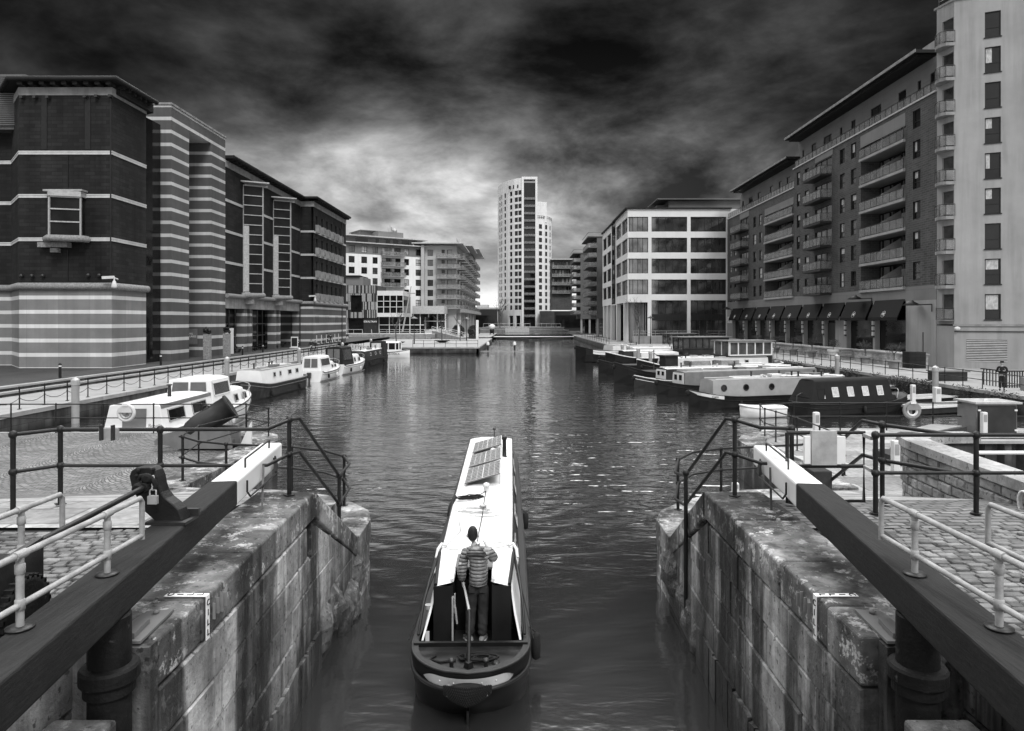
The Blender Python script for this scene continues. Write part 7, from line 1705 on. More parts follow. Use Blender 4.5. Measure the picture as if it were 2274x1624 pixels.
# picnic tables
t = thing('picnic_table', 'dark wooden picnic table in front of the museum entrance, nearest the portal', 'picnic table', (0, 0, 0), 'picnic tables by the museum entrance')
b = MB()
for k in range(5): b.box(-.95, -.38 + k * .155, .72, .95, -.24 + k * .155, .76)
b.build('table_top', 'wood_dark', t)
for s in (-1, 1): b = MB(); b.box(-.95, s * .72 - .14, .42, .95, s * .72 + .14, .46); b.build('bench', 'wood_dark', t)
for s in (-1, 1):
    b = MB(); b.bar((s * .65, -.7, .02), (s * .65, -.2, .72), .05, .1); b.bar((s * .65, .7, .02), (s * .65, .2, .72), .05, .1); b.bar((s * .66, -.8, .4), (s * .66, .8, .4), .04, .1); b.build('leg_frame', 'wood_dark', t)
place(t, (-34.6, 83.5, 1.6), R(80))
for k, (x, y, l) in enumerate(((-34.2, 87, 'second from the portal'), (-34.6, 92, 'middle of the row'), (-34.2, 96, 'second from the far end'), (-33.8, 101, 'nearest the museum end block'))): dup(t, (x, y, 1.6), R(75 + 9 * k), 'dark wooden picnic table in front of the museum entrance, %s' % l)
t = thing('a_board_sign', 'white framed pavement sign by the museum picnic tables', 'sign', (-31.6, 97.5, 1.6))
b = MB(); b.box(-32.1, 97.4, 1.7, -31.1, 97.5, 3.2, 0); b.box(-32.0, 97.37, 1.85, -31.2, 97.4, 3.05, 1); b.box(-32.2, 97.2, 1.6, -31.0, 97.7, 1.7, 0); o = b.build('board', ['paint_white', 'paint_dark'], t)
text('DOCK\nCAFE', .26, (-31.6, 97.36, 2.6), (R(90), 0, 0), 'letter_white', o) if False else None
# lamp posts
def lamp_post(loc, h, label):
    t = thing('street_lamp', label, 'street lamp', loc, 'slim lamp posts'); x, y, z = loc
    b = MB(); b.lathe([(.12, 0), (.12, 1.0), (.07, 1.05), (.05, h)], loc, 8); b.build('pole', 'metal_black', t); b = MB(); b.lathe([(.08, h), (.1, h + .1), (.75, h + .1), (.55, h + .25), (.1, h + .45), (.02, h + .6)], loc, 12, sm=False); b.build('lantern', 'metal_dark', t)
lamp_post((-19.6, 130, 1.06), 4.7, 'slim lamp post with a wide hat in front of the glass pavilion')
lamp_post((-11.2, 150, 1.06), 4.7, 'slim lamp post with a wide hat near the end of the far left quay')
lamp_post((24.6, 128, 1.1), 4.7, 'slim lamp post at the corner of the white office block')
# bare young trees
def bare_tree(loc, h, label, seed, leaf=False):
    t = thing('young_tree', label, 'tree', loc, 'young trees on the quays'); rn = random.Random(seed); tr = MB(); cr = MB()
    def br(p, d, L, r, lv):
        q = p + d * L; (tr if lv == 0 else cr).tube([p, p.lerp(q, .5) + Vector((rn.uniform(-.05, .05), rn.uniform(-.05, .05), 0)) * L, q], [r, r * .8, r * .6], 5 if lv < 2 else 3)
        if lv >= 4: return
        for k in range(3 if lv else 5):
            f = rn.uniform(.45, 1) if lv else rn.uniform(.5, 1); a = rn.uniform(0, 6.28); nd = (d * .9 + Vector((math.cos(a), math.sin(a), .25)) * rn.uniform(.45, .8)).normalized(); br(p + d * L * f, nd, L * rn.uniform(.45, .65), r * .5, lv + 1)
    br(Vector(loc), Vector((0, 0, 1)), h * .55, h * .014 + .02, 0); tr.build('trunk', 'bark', t); cr.build('crown', 'bark', t)
for k, (x, y, z, h, l) in enumerate(((-22.6, 128, 1.06, 7.5, 'bare young tree on the far quay behind the trip boat'), (-15.2, 138, 1.06, 7, 'bare young tree on the far quay below the ramp'), (-12.6, 150, 1.06, 6.5, 'bare young tree at the far quay by the grey wing colonnade'), (22.0, 125.5, 1.1, 9, 'bare young tree in front of the office block left corner'), (-6.5, 250, 2.9, 13, 'thin bare tree left of the foot of the tall tower'))): bare_tree((x, y, z), h, l, k + 3)
for k, (x, y) in enumerate(((-22.6, 128), (-15.2, 138))):
    b = MB(); b.lathe([(.5, 0), (1.5, .35), (1.6, .5), (.2, .5)], (x, y, 1.07), 16, sm=False); single('tree_bench', 'dark round bench about the bare tree %s' % ('behind the trip boat' if k == 0 else 'below the ramp'), 'seat', b, 'metal_dark', 'round tree seats')
# potted shrubs in front of the restaurant
def potted(loc, label, hp=.75, hb=1.2, seed=1, pale=False):
    t = thing('potted_shrub', label, 'plant pot', loc, 'potted shrubs outside the restaurant'); rn = random.Random(seed)
    b = MB(); b.lathe([(.38, 0), (.5, hp * .8), (.62, hp * .82), (.62, hp), (.45, hp), (.4, hp - .1)], loc, 16, sm=False); b.build('pot', 'paint_cream' if pale else 'stone_grey', t)
    c = Vector(loc) + Vector((0, 0, hp)); b = MB(); b.tube([c, c + Vector((.04, 0, .7))], .04, 5)
    for k in range(9): a = rn.uniform(0, 6.28); b.tube([c + Vector((0, 0, .5)), c + Vector((math.cos(a) * .3, math.sin(a) * .3, 1.0)), c + Vector((math.cos(a) * .55, math.sin(a) * .55, hb + rn.uniform(-.1, .5)))], .018, 3)
    b.build('stem', 'bark', t); b = MB()
    for k in range(420):
        a, e, r_ = rn.uniform(0, 6.28), rn.uniform(-.6, 1.4), rn.uniform(.25, .75); p = c + Vector((math.cos(a) * math.cos(e) * r_, math.sin(a) * math.cos(e) * r_, hb * .85 + math.sin(e) * r_ * .75)); u = Vector((rn.uniform(-1, 1), rn.uniform(-1, 1), rn.uniform(-1, 1))).normalized() * .055; v = u.cross(Vector((rn.uniform(-1, 1), rn.uniform(-1, 1), 1))).normalized() * .03
        b.add([p - u, p + v, p + u, p - v], [(0, 1, 2, 3)])
    b.build('foliage', 'leaf_dark', t)
for k, (x, y) in enumerate(((34.3, 62.9), (35.5, 70.5), (35.3, 82.8), (35.3, 88.5), (35.3, 94.5), (35.3, 101.5), (35.3, 109), (34.5, 117), (33.5, 122))): potted((x, y, 1.1), 'leafy shrub in a round stone pot outside the restaurant, %s from the brick pier' % ORD[k], seed=k)
potted((35.2, 77.0, 1.1), 'shrub in a tall white pedestal bowl beside the restaurant door gap', 1.15, .7, 20, True)
# dark box seat, barrier, small utility box beyond the right railing
t = thing('planter_box', 'long dark box behind the right quay railing by the nearest mooring pile', 'planter', (31.4, 50.5, 1.1)); b = MB(); b.box(30.4, 50, 1.12, 32.6, 51.1, 1.75); b.build('box', 'paint_dark', t); b = MB(); b.box(30.3, 49.9, 1.76, 32.75, 51.2, 1.84); b.build('lid', 'paint_mid', t)
b = MB()
for k in range(11): b.box(31.9 + k * .17, 45.0, 1.1, 31.95 + k * .17, 45.05, 2.15)
b.box(31.85, 44.98, 2.15, 33.7, 45.07, 2.22); b.box(31.85, 44.98, 1.2, 33.7, 45.07, 1.26)
for k in range(8): b.box(31.88, 45.1 + k * .3, 1.1, 31.93, 45.15 + k * .3, 2.15)
b.box(31.86, 45, 2.15, 31.95, 47.5, 2.22); single('bar_barrier', 'dark upright-bar barrier in front of the person in the cap', 'barrier', b, 'metal_black')
b = MB(); b.box(31.6, 42.9, 1.1, 32.25, 43.4, 1.95); single('utility_box', 'small pale grey utility box beside the dark bar barrier', 'utility box', b, 'stone_grey', bevel=.02)
# finger pontoons
def pontoon(label, p, q, w_=1.3):
    t = thing('pontoon', label, 'pontoon', ((p[0] + q[0]) / 2, (p[1] + q[1]) / 2, 0), 'finger pontoons'); b = MB(); b.bar((*p, .42), (*q, .42), w_, .1); b.build('deck', 'deck_wood', t); b = MB(); b.bar((*p, .2), (*q, .2), w_ - .1, .3); b.build('float', 'metal_dark', t)
    b = MB(); u = (Vector(q) - Vector(p)).normalized(); n = Vector((-u.y, u.x)) * (w_ / 2 + .03)
    for s in (-1, 1): b.bar((*(Vector(p) + n * s), .46), (*(Vector(q) + n * s), .46), .06, .12)
    b.build('edge_board', 'paint_cream', t)
pontoon('wooden finger pontoon off the bow of the black canvas narrowboat', (23.0, 40.4), (29.0, 42.6))
pontoon('wooden finger pontoon beside the porthole narrowboat', (23.2, 44.6), (29.0, 46.4)); pontoon('wooden finger pontoon behind the porthole narrowboat', (14, 49), (29, 54))
pontoon('wooden finger pontoon beyond the Marjorie', (14, 65), (29, 70.5)); pontoon('wooden finger pontoon among the farther barges', (14, 75.6), (29, 81))
t = thing('gangway', 'gangway with pale handrails from the left quay down to the trip boat', 'gangway', (-23, 99, 0)); b = MB(); b.hexa([(-24.2, 98.4, .8), (-20.8, 98.4, .35), (-20.8, 99.8, .35), (-24.2, 99.8, .8)], [(-24.2, 98.4, 1.0), (-20.8, 98.4, .5), (-20.8, 99.8, .5), (-24.2, 99.8, 1.0)]); b.box(-23, 96.5, .2, -20.4, 100.3, .42); b.build('deck', 'deck_wood', t)
b = MB()
for y in (98.4, 99.8): rail_line(b, [(-24.2, y, 1.0), (-20.9, y, .5)], 1.1, .05, bars=(1., .5))
b.build('handrail', 'galv', t)
# service pedestals
for k, (x, y, z, h, w_, l) in enumerate(((10.9, 25.2, 1.2, .95, .26, 'pale service pedestal at the inlet edge in front of the black canvas boat'), (10.4, 19, 1.2, 1.0, .24, 'pale service pedestal beside the curved stone wall'), (17.3, 25.6, 1.2, .9, .24, 'pale service pedestal in front of the dark utility cabinet'),
        (23.6, 41.2, .46, 1.2, .3, 'white service pedestal on the pontoon at the canvas boat bow'), (25.4, 41.8, .46, 1.0, .45, 'square white service box on the pontoon by the mooring pile'), (21.7, 49.9, .46, 1.2, .32, 'white service pedestal behind the porthole narrowboat'), (5.2, 16.5, 1.3, .32, .2, 'short white post on the low nose stones right of the lock'))):
    t = thing('service_pedestal', l, 'pedestal', (x, y, z), 'service pedestals'); w_ *= .78; b = MB(); b.box(x - w_ / 2, y - w_ / 2, z, x + w_ / 2, y + w_ / 2, z + h); b.build('body', 'paint_cream', t, bevel=.03); b = MB(); b.box(x - w_ * .32, y - w_ / 2 - .008, z + h * .6, x + w_ * .32, y - w_ / 2 - .001, z + h * .9); b.build('panel', 'paint_grey', t)
# utility cabinet and the timber landing
t = thing('utility_cabinet', 'large dark metal utility cabinet behind the right lock railing', 'cabinet', (18, 26.3, 1.2)); b = MB(); b.box(17.2, 25.9, 1.2, 18.75, 27.0, 2.36, 0); b.build('body', 'paint_mid', t, bevel=.015)
b = MB(); b.box(17.28, 25.86, 1.28, 18.7, 25.899, 2.28); b.build('door', 'paint_dark', t); b = MB(); b.box(17.1, 25.75, 2.37, 18.85, 27.1, 2.44); b.lathe([(.15, 2.44), (.1, 2.5), (.02, 2.52)], (17.9, 26.3, 0), 10); b.build('lid', 'galv', t)
for x, z in ((17.25, 2.1), (18.62, 2.1), (18.62, 1.35)): b = MB(); b.box(x, 25.83, z, x + .1, 25.859, z + .06); b.build('hinge', 'paint_white', t)
t = thing('timber_landing', 'dark timber framed landing with a pale top behind the curved stone wall', 'landing', (14, 24.5, 1.2)); P = [(13.4, 24.4), (14.6, 24.25), (16.8, 25.8), (15.8, 26.4)]
b = MB(); b.prism(P, 1.2, 1.52); b.box(10.9, 20.2, 1.2, 11.9, 21.2, 1.55); b.hexa([(11, 20.6, 1.2), (12, 20.2, 1.2), (14.8, 24.2, 1.2), (13.6, 24.6, 1.2)], [(11, 20.6, 1.5), (12, 20.2, 1.5), (14.8, 24.2, 1.5), (13.6, 24.6, 1.5)]); b.build('frame', 'wood_dark', t); b = MB(); b.prism([(13.55, 24.45), (14.55, 24.35), (16.6, 25.78), (15.75, 26.25)], 1.525, 1.56); b.build('top_boards', 'stone_grey', t)
# curved stone wall
P = [(9.3, 14.3), (8.6, 14.25), (8.0, 14.05), (7.68, 13.75), (7.56, 13.3), (7.5, 12.6), (7.44, 11.8), (7.38, 11.0), (7.32, 10.2), (7.28, 9.3), (7.3, 8.4), (7.5, 7.5)]
t = thing('curved_stone_wall', 'low curved wall of rough pale stone blocks with smooth coping, right of the lock', 'wall', (7.4, 11, 2)); rn = random.Random(9)
pv = [Vector(p) for p in P]
def nrm(i): u = (pv[min(i + 1, len(pv) - 1)] - pv[max(i - 1, 0)]).normalized(); return Vector((u.y, -u.x))
fine_ = []
for i in range(len(pv) - 1):
    for k in range(4): fine_.append((pv[i].lerp(pv[i + 1], k / 4), nrm(i).lerp(nrm(i + 1), k / 4).normalized()))
b = MB(); nF = len(fine_)
for c in range(7):
    z1 = 3.02 - c * .175; z0 = z1 - .175; i = rn.randint(0, 1)
    while i < nF - 1:
        j = min(nF - 1, i + rn.choice((1, 2, 2))); (p, n0), (q, n1) = fine_[i], fine_[j]; o = rn.uniform(.0, .035); n0 = -n0 if False else n0
        a0, a1 = p + n0 * o, q + n1 * o; c0, c1 = p - n0 * .3, q - n1 * .3; g = .006; m_ = (a0 + a1) / 2 + (n0 + n1) * .012; cm = (c0 + c1) / 2
        if z1 > zg(p.y) - .1: b.add([(*c0, z0), (*c1, z0), (*c1, z1), (*c0, z1)] + [(*(a0.lerp(a1, .02)), z0 + g), (*(a1.lerp(a0, .02)), z0 + g), (*(a1.lerp(a0, .02)), z1 - g), (*(a0.lerp(a1, .02)), z1 - g)] + [(*(a0.lerp(m_, .18) + n0 * .02), z0 + .03), (*(a1.lerp(m_, .18) + n1 * .02), z0 + .03), (*(a1.lerp(m_, .18) + n1 * .02), z1 - .03), (*(a0.lerp(m_, .18) + n0 * .02), z1 - .03)],
            [(0, 1, 2, 3), (0, 1, 5, 4), (1, 2, 6, 5), (2, 3, 7, 6), (3, 0, 4, 7), (4, 5, 9, 8), (5, 6, 10, 9), (6, 7, 11, 10), (7, 4, 8, 11), (8, 9, 10, 11)])
        i = j
b.build('stone_blocks', 'ashlar', t)
b = MB(); i = 0
while i < nF - 1:
    j = min(nF - 1, i + 6); q = []
    L_ = [fine_[k][0] + fine_[k][1] * .08 for k in range(i, j + 1)]; Rr = [fine_[k][0] - fine_[k][1] * .42 for k in range(i, j + 1)]
    b.prism([tuple(v) for v in L_] + [tuple(v) for v in Rr[::-1]], 3.025, 3.19); i = j
b.build('coping', 'flag', t, bevel=.008)
b = MB(); b.add([(*fine_[k][0] - fine_[k][1] * .35, 0 - .5) for k in range(nF)] + [(*fine_[k][0] - fine_[k][1] * .35, 3.02) for k in range(nF)], [(k, k + 1, nF + k + 1, nF + k) for k in range(nF - 1)]); b.build('rear_face', 'sheet_pile', t)
b = MB()
for k in range(3): c = Vector((7.17, 9.72, 2.93)); b.tube([c + Vector((-.02 * k, .11 * math.cos(a), .16 * math.sin(a))) for a in [q * math.pi / 8 for q in range(16)]], .018, 6, closed=True)
single('life_ring', 'small white ring hung on the curved stone wall at the right picture edge', 'life ring', b, 'paint_white')
# the side dock behind it: sheet piling and its white boom
t = thing('sheet_pile_wall', 'dark corrugated sheet-pile wall of the small side dock at the right', 'wall', (28, 25, -1)); b = MB(); pts = []; x = 15.0
while x < 45: pts += [(x, 24.98), (x + .25, 24.98), (x + .35, 24.72), (x + .6, 24.72), (x + .7, 24.98)]; x += .7
b.add([(*p, -1) for p in pts] + [(*p, 1.1) for p in pts], [(k, k + 1, len(pts) + k + 1, len(pts) + k) for k in range(len(pts) - 1)]); b.build('piling', 'sheet_pile', t); b = MB(); b.box(15, 24.6, 1.1, 45, 25.1, 1.2); b.build('capping', 'quay_stone', t)
b = MB(); b.tube([(13.5, 24.2, .85), (45, 24.45, .85)], .07, 8); b.build('boom', 'paint_white', t)
quay_wall('quay_wall', 'slanting stone edge of the small side dock behind the curved wall', [(9.3, 14.2), (10.8, 17.3), (13.6, 22.4), (15.4, 25)][::1], 1.25) if True else None
# lifebuoys
def lifebuoy(c, label, rope):
    t = thing('lifebuoy', label, 'lifebuoy', c, 'lifebuoy housings on the railings'); c = Vector(c)
    b = MB(); b.tube([c + Vector((.29 * math.cos(a), 0, .29 * math.sin(a))) for a in [k * math.pi / 16 for k in range(32)]], .065, 8, closed=True); P = [(0.26 * math.cos(a), .26 * math.sin(a)) for a in [math.pi * k / 14 for k in range(15)]]
    b.add([(c.x + x, c.y - .09, c.z + .02 + z) for x, z in P], [tuple(range(15))]); b.build('housing', 'plastic_pale' if not rope else 'stone_grey', t)
    b = MB(); b.box(c.x - .1, c.y - .12, c.z + .26, c.x + .1, c.y - .1, c.z + .35); b.build('label_plate', 'paint_white', t)
    b = MB(); b.tube([c + Vector((.18 * math.cos(a), -.02, .18 * math.sin(a) - .02)) for a in [k * math.pi / 12 for k in range(24)]], .045, 8, closed=True); b.build('ring', 'paint_white' if rope else 'galv', t)
    b = MB(); b.box(c.x - .04, c.y + .05, c.z - .3, c.x + .04, c.y + .08, c.z + .3); b.build('back_plate', 'stone_grey', t)
lifebuoy((-14.75, 25.95, 2.02), 'round grey lifebuoy housing on the left quay railing before the white cruiser', False)
lifebuoy((15.2, 26.6, 2.03), 'round pale lifebuoy with ring and rope on the right quay railing', True)
# the mortar
t = thing('mortar_cannon', 'stubby black mortar barrel on a heavy dark carriage on the left cobbles', 'cannon', (-10.7, 23, 1.25)); b = MB(); A, B_ = Vector((-10.85, 22.8, 1.85)), Vector((-9.65, 23.2, 2.62)); u = (B_ - A).normalized()
b.tube([A - u * .25, A, A + u * .3, A + u * .9, B_ - u * .08, B_ - u * .07, B_], [.12, .3, .37, .39, .40, .44, .44], 20); b.build('barrel', 'metal_dark', t); b = MB(); b.tube([B_ + u * .001, B_ + u * .006], .3, 20); b.build('muzzle', 'metal_black', t)
b = MB(); c = A.lerp(B_, .45) + Vector((-.02, -.12, .38)); b.tube([c + Vector((.13 * math.cos(a), 0, .1 * math.sin(a))) for a in [k * math.pi / 6 for k in range(12)]], .03, 6, closed=True); b.build('lifting_ring', 'metal_black', t)
for y in (22.55, 23.35): b = MB(); b.add([(x, y + dy, z) for dy in (0, .16) for x, z in ((-11.9, 1.55), (-11.7, 1.75), (-10.9, 1.95), (-9.5, 1.95), (-9.4, 1.3), (-11.3, 1.3), (-11.4, 1.4), (-11.9, 1.42))], [tuple(range(8)), tuple(range(8, 16))[::-1]] + [(i, (i + 1) % 8, 8 + (i + 1) % 8, 8 + i) for i in range(8)]); b.build('carriage_cheek', 'paint_mid', t)
b = MB(); b.box(-11.2, 22.7, 1.27, -9.6, 23.36, 1.5); b.build('carriage_bed', 'paint_mid', t)
b = MB(); b.hexa([(-9.35, 23.1, 1.25), (-8.95, 23.1, 1.25), (-8.95, 23.2, 1.25), (-9.35, 23.2, 1.25)], [(-9.05, 23.1, 1.9), (-8.95, 23.1, 2.1), (-8.95, 23.2, 2.1), (-9.05, 23.2, 1.9)]); single('warning_board', 'small white slanted board beside the black mortar', 'sign', b, 'paint_white')
# weeds on the right quay wall
rn = random.Random(2); b = MB()
for k in range(9000):
    y = rn.choice((rn.uniform(30, 62), rn.uniform(44, 80))); cl_ = math.sin(y * 1.7) + math.sin(y * .6 + 2)
    if rn.random() > .35 + .3 * cl_: continue
    p = Vector((29.2 + rn.uniform(-.32, .28), y, 1.12 + rn.uniform(-.6, .16) - (.0 if rn.random() < .4 else rn.uniform(0, .4)))); u = Vector((rn.uniform(-1, 1), rn.uniform(-1, 1), rn.uniform(-.6, 1))).normalized() * rn.uniform(.05, .13); v = u.cross(Vector((rn.uniform(-1, 1), rn.uniform(-1, 1), .3))).normalized() * .035
    b.add([p - u, p + v, p + u, p - v], [(0, 1, 2, 3)])
o = b.build('weeds', 'bushy'); o['kind'] = 'stuff'; tag(o, 'dark weeds growing out of the right quay wall under the railing', 'weeds')
# shrubs and globe near the dock head
for k, (x, y, r_, l) in enumerate(((-14.6, 168, 1.5, 'left of the two'), (-10.8, 168, 1.4, 'right of the two'))):
    t = thing('clipped_bush', 'round clipped dark bush by the grey colonnade, %s' % l, 'bush', (x, y, 1.1), 'clipped bushes'); b = MB(); rn = random.Random(k)
    for q in range(900):
        a, e = rn.uniform(0, 6.28), math.asin(rn.uniform(-.8, 1)); R_ = r_ * rn.uniform(.7, 1.05); p = Vector((x + math.cos(a) * math.cos(e) * R_, y + math.sin(a) * math.cos(e) * R_, 2.9 + math.sin(e) * R_)); u = Vector((rn.uniform(-1, 1), rn.uniform(-1, 1), rn.uniform(-1, 1))).normalized() * .2; v = u.cross(Vector((rn.uniform(-1, 1), 1, .3))).normalized() * .12; b.add([p - u, p + v, p + u, p - v], [(0, 1, 2, 3)])
    b.build('foliage', 'leaf_dark', t); b = MB(); b.box(x - 1.2, y - 1, 1.1, x + 1.2, y + 1, 1.9); b.build('planter', 'wood_dark', t)
for k, (x, l) in enumerate(((-13.9, 'left'), (-9.6, 'right'))): b = MB(); b.box(x - .3, 162, 1.1, x + .3, 162.5, 5.6); single('white_post', 'tall white square post below the grey colonnade, %s of the pair' % l, 'post', b, 'paint_white', 'white square posts')
t = thing('parasol_sculpture', 'white domed sculpture on dark legs at the left end of the white boom', 'sculpture', (-7.8, 206, 1.2)); b = MB(); b.ball((-7.8, 206, 3.6), (1.0, 1.0, .8), 14); b.build('dome', 'paint_white', t); b = MB(); b.ball((-7.8, 206, 2.4), (.7, .6, .8), 10)
for s in (-.4, .4): b.tube([(-7.8 + s, 206, 2.4), (-7.8 + s * 1.4, 206, 1.2)], .15, 6)
b.build('legs', 'metal_black', t)
# white mooring posts with a timber rail in the water below the far quay
t = thing('mooring_rail', 'pale timber rails between two white-capped posts in the water below the boom', 'mooring', (-4, 120, 0)); b = MB()
for x in (-5.2, -.6): b.lathe([(.16, -1), (.16, 1.25)], (x, 119, 0), 8)
b.build('post', 'metal_dark', t); b = MB()
for x in (-5.2, -.6): b.lathe([(.26, 1.25), (.26, 1.6), (.1, 1.85)], (x, 119, 0), 8)
b.each('cap', 'paint_white', t); b = MB(); b.box(-5.0, 119, .9, -.7, 119.15, 1.0); b.box(-6.4, 118.4, .18, 1.2, 118.6, .3); b.box(-6.4, 116.6, .1, 1.2, 116.8, .22); b.build('rail', 'deck_wood', t)
# ---------------------------------------------------------------- people
def skin(name, V, E, Rd, m, parent, off=(0, 0, 0), sub=2, disp=None, root=0, extra=None):
    me = bpy.data.meshes.new('tmp'); o_ = Vector(off); me.from_pydata([Vector(v) + o_ for v in V], E, []); o = bpy.data.objects.new('tmp', me); COL.objects.link(o)
    md = o.modifiers.new('s', 'SKIN'); md.use_smooth_shade = True; md.branch_smoothing = .6
    for i, r in enumerate(Rd): me.skin_vertices[0].data[i].radius = r if isinstance(r, tuple) else (r, r)
    me.skin_vertices[0].data[root].use_root = True
    if sub: sb = o.modifiers.new('b', 'SUBSURF'); sb.levels = sub; sb.render_levels = sub
    dg = bpy.context.evaluated_depsgraph_get(); dg.update(); nm = bpy.data.meshes.new_from_object(o.evaluated_get(dg)); bpy.data.objects.remove(o)
    if disp:
        nn = [v.normal.copy() for v in nm.vertices]
        for v, n in zip(nm.vertices, nn): v.co += n * disp(v.co - o_)
    if extra:
        bm = bmesh.new(); bm.from_mesh(nm)
        e = bpy.data.meshes.new('e'); e.from_pydata(extra.v, [], extra.f); e.polygons.foreach_set('use_smooth', [True] * len(extra.f)); bm.from_mesh(e); bm.to_mesh(nm); bm.free()
    nm.name = name; nm.materials.clear()
    for k in (m if isinstance(m, (list, tuple)) else [m]): nm.materials.append(MT[k])
    for p in nm.polygons: p.use_smooth = True; p.material_index = 0
    r = bpy.data.objects.new(name, nm); COL.objects.link(r); r.parent = parent; WL[r.name] = WL[parent.name]; return r
def head_mesh(b, c, yaw=0., k=1.):
    """face looks to +y; ears, nose, brow, chin"""
    c = Vector(c); M = Matrix.Translation(c) @ Matrix.Rotation(yaw, 4, 'Z'); rings = []
    for i in range(15):
        ph = math.pi * (i + .3) / 14.6; z = -math.cos(ph) * .118; rr = math.sin(ph) ** .8; ring = []
        for j in range(20):
            a = j * 2 * math.pi / 20; x = math.cos(a) * .074 * rr; y = math.sin(a) * .094 * rr
            if z < -.03: x *= 1 - (-.03 - z) * 3.2; y = y * (1 - (-.03 - z) * 1.5) + .012
            if math.sin(a) > .9 and -.045 < z < .01: y += .016 * (1 - abs(z + .02) / .03)
            if math.sin(a) > .7 and .005 < z < .03: y -= .006
            if math.sin(a) > .9 and -.075 < z < -.055: y += .004
            ring.append(M @ Vector((x * k, y * k, z * k)))
        rings.append(ring)
    b.loft(rings, True, 0, True)
    for s in (-1, 1): b.ball(M @ Vector((s * .084 * k, -.008 * k, -.012 * k)), (.016 * k, .02 * k, .034 * k), 8); b.ball(M @ Vector((s * .03 * k, .083 * k, .012 * k)), (.013 * k, .010 * k, .009 * k), 8)
def hair_mesh(b, c, yaw=0., k=1., long=0.):
    M = Matrix.Translation(Vector(c)) @ Matrix.Rotation(yaw, 4, 'Z'); rings = []; rn = random.Random(4)
    for i in range(9):
        ph = math.pi * (.48 - .06 * (i == 0)) + math.pi * .5 * i / 8; z = -math.cos(ph) * .13; rr = max(.02, math.sin(ph)) ** .85
        ring = []
        for j in range(26):
            a = j * 2 * math.pi / 26; q = rn.uniform(.97, 1.05); x = math.cos(a) * .083 * rr * q; y = math.sin(a) * .101 * rr * q - .006
            zz = z
            if i < 2: zz -= .055 * max(0, -math.sin(a)) + (.0 if math.sin(a) < .3 else -.045)
            if long and math.sin(a) < .2 and i == 0: zz -= long
            ring.append(M @ Vector((x * k, y * k, zz * k)))
        rings.append(ring)
    b.loft(rings, True, 0, True)
def finger_chain(V, E, Rd, root, p, d, curl, n=3, L=.03, r=.0085):
    cur = Vector(p); d = Vector(d).normalized(); k = Vector(curl).normalized(); pr = root
    for i in range(n + 1):
        V.append(tuple(cur)); Rd.append(r * (1 - .12 * i)); E.append((pr, len(V) - 1)); pr = len(V) - 1
        d = (d + k * .55 * (i > 0)).normalized(); cur = cur + d * L * (1 - .12 * i)
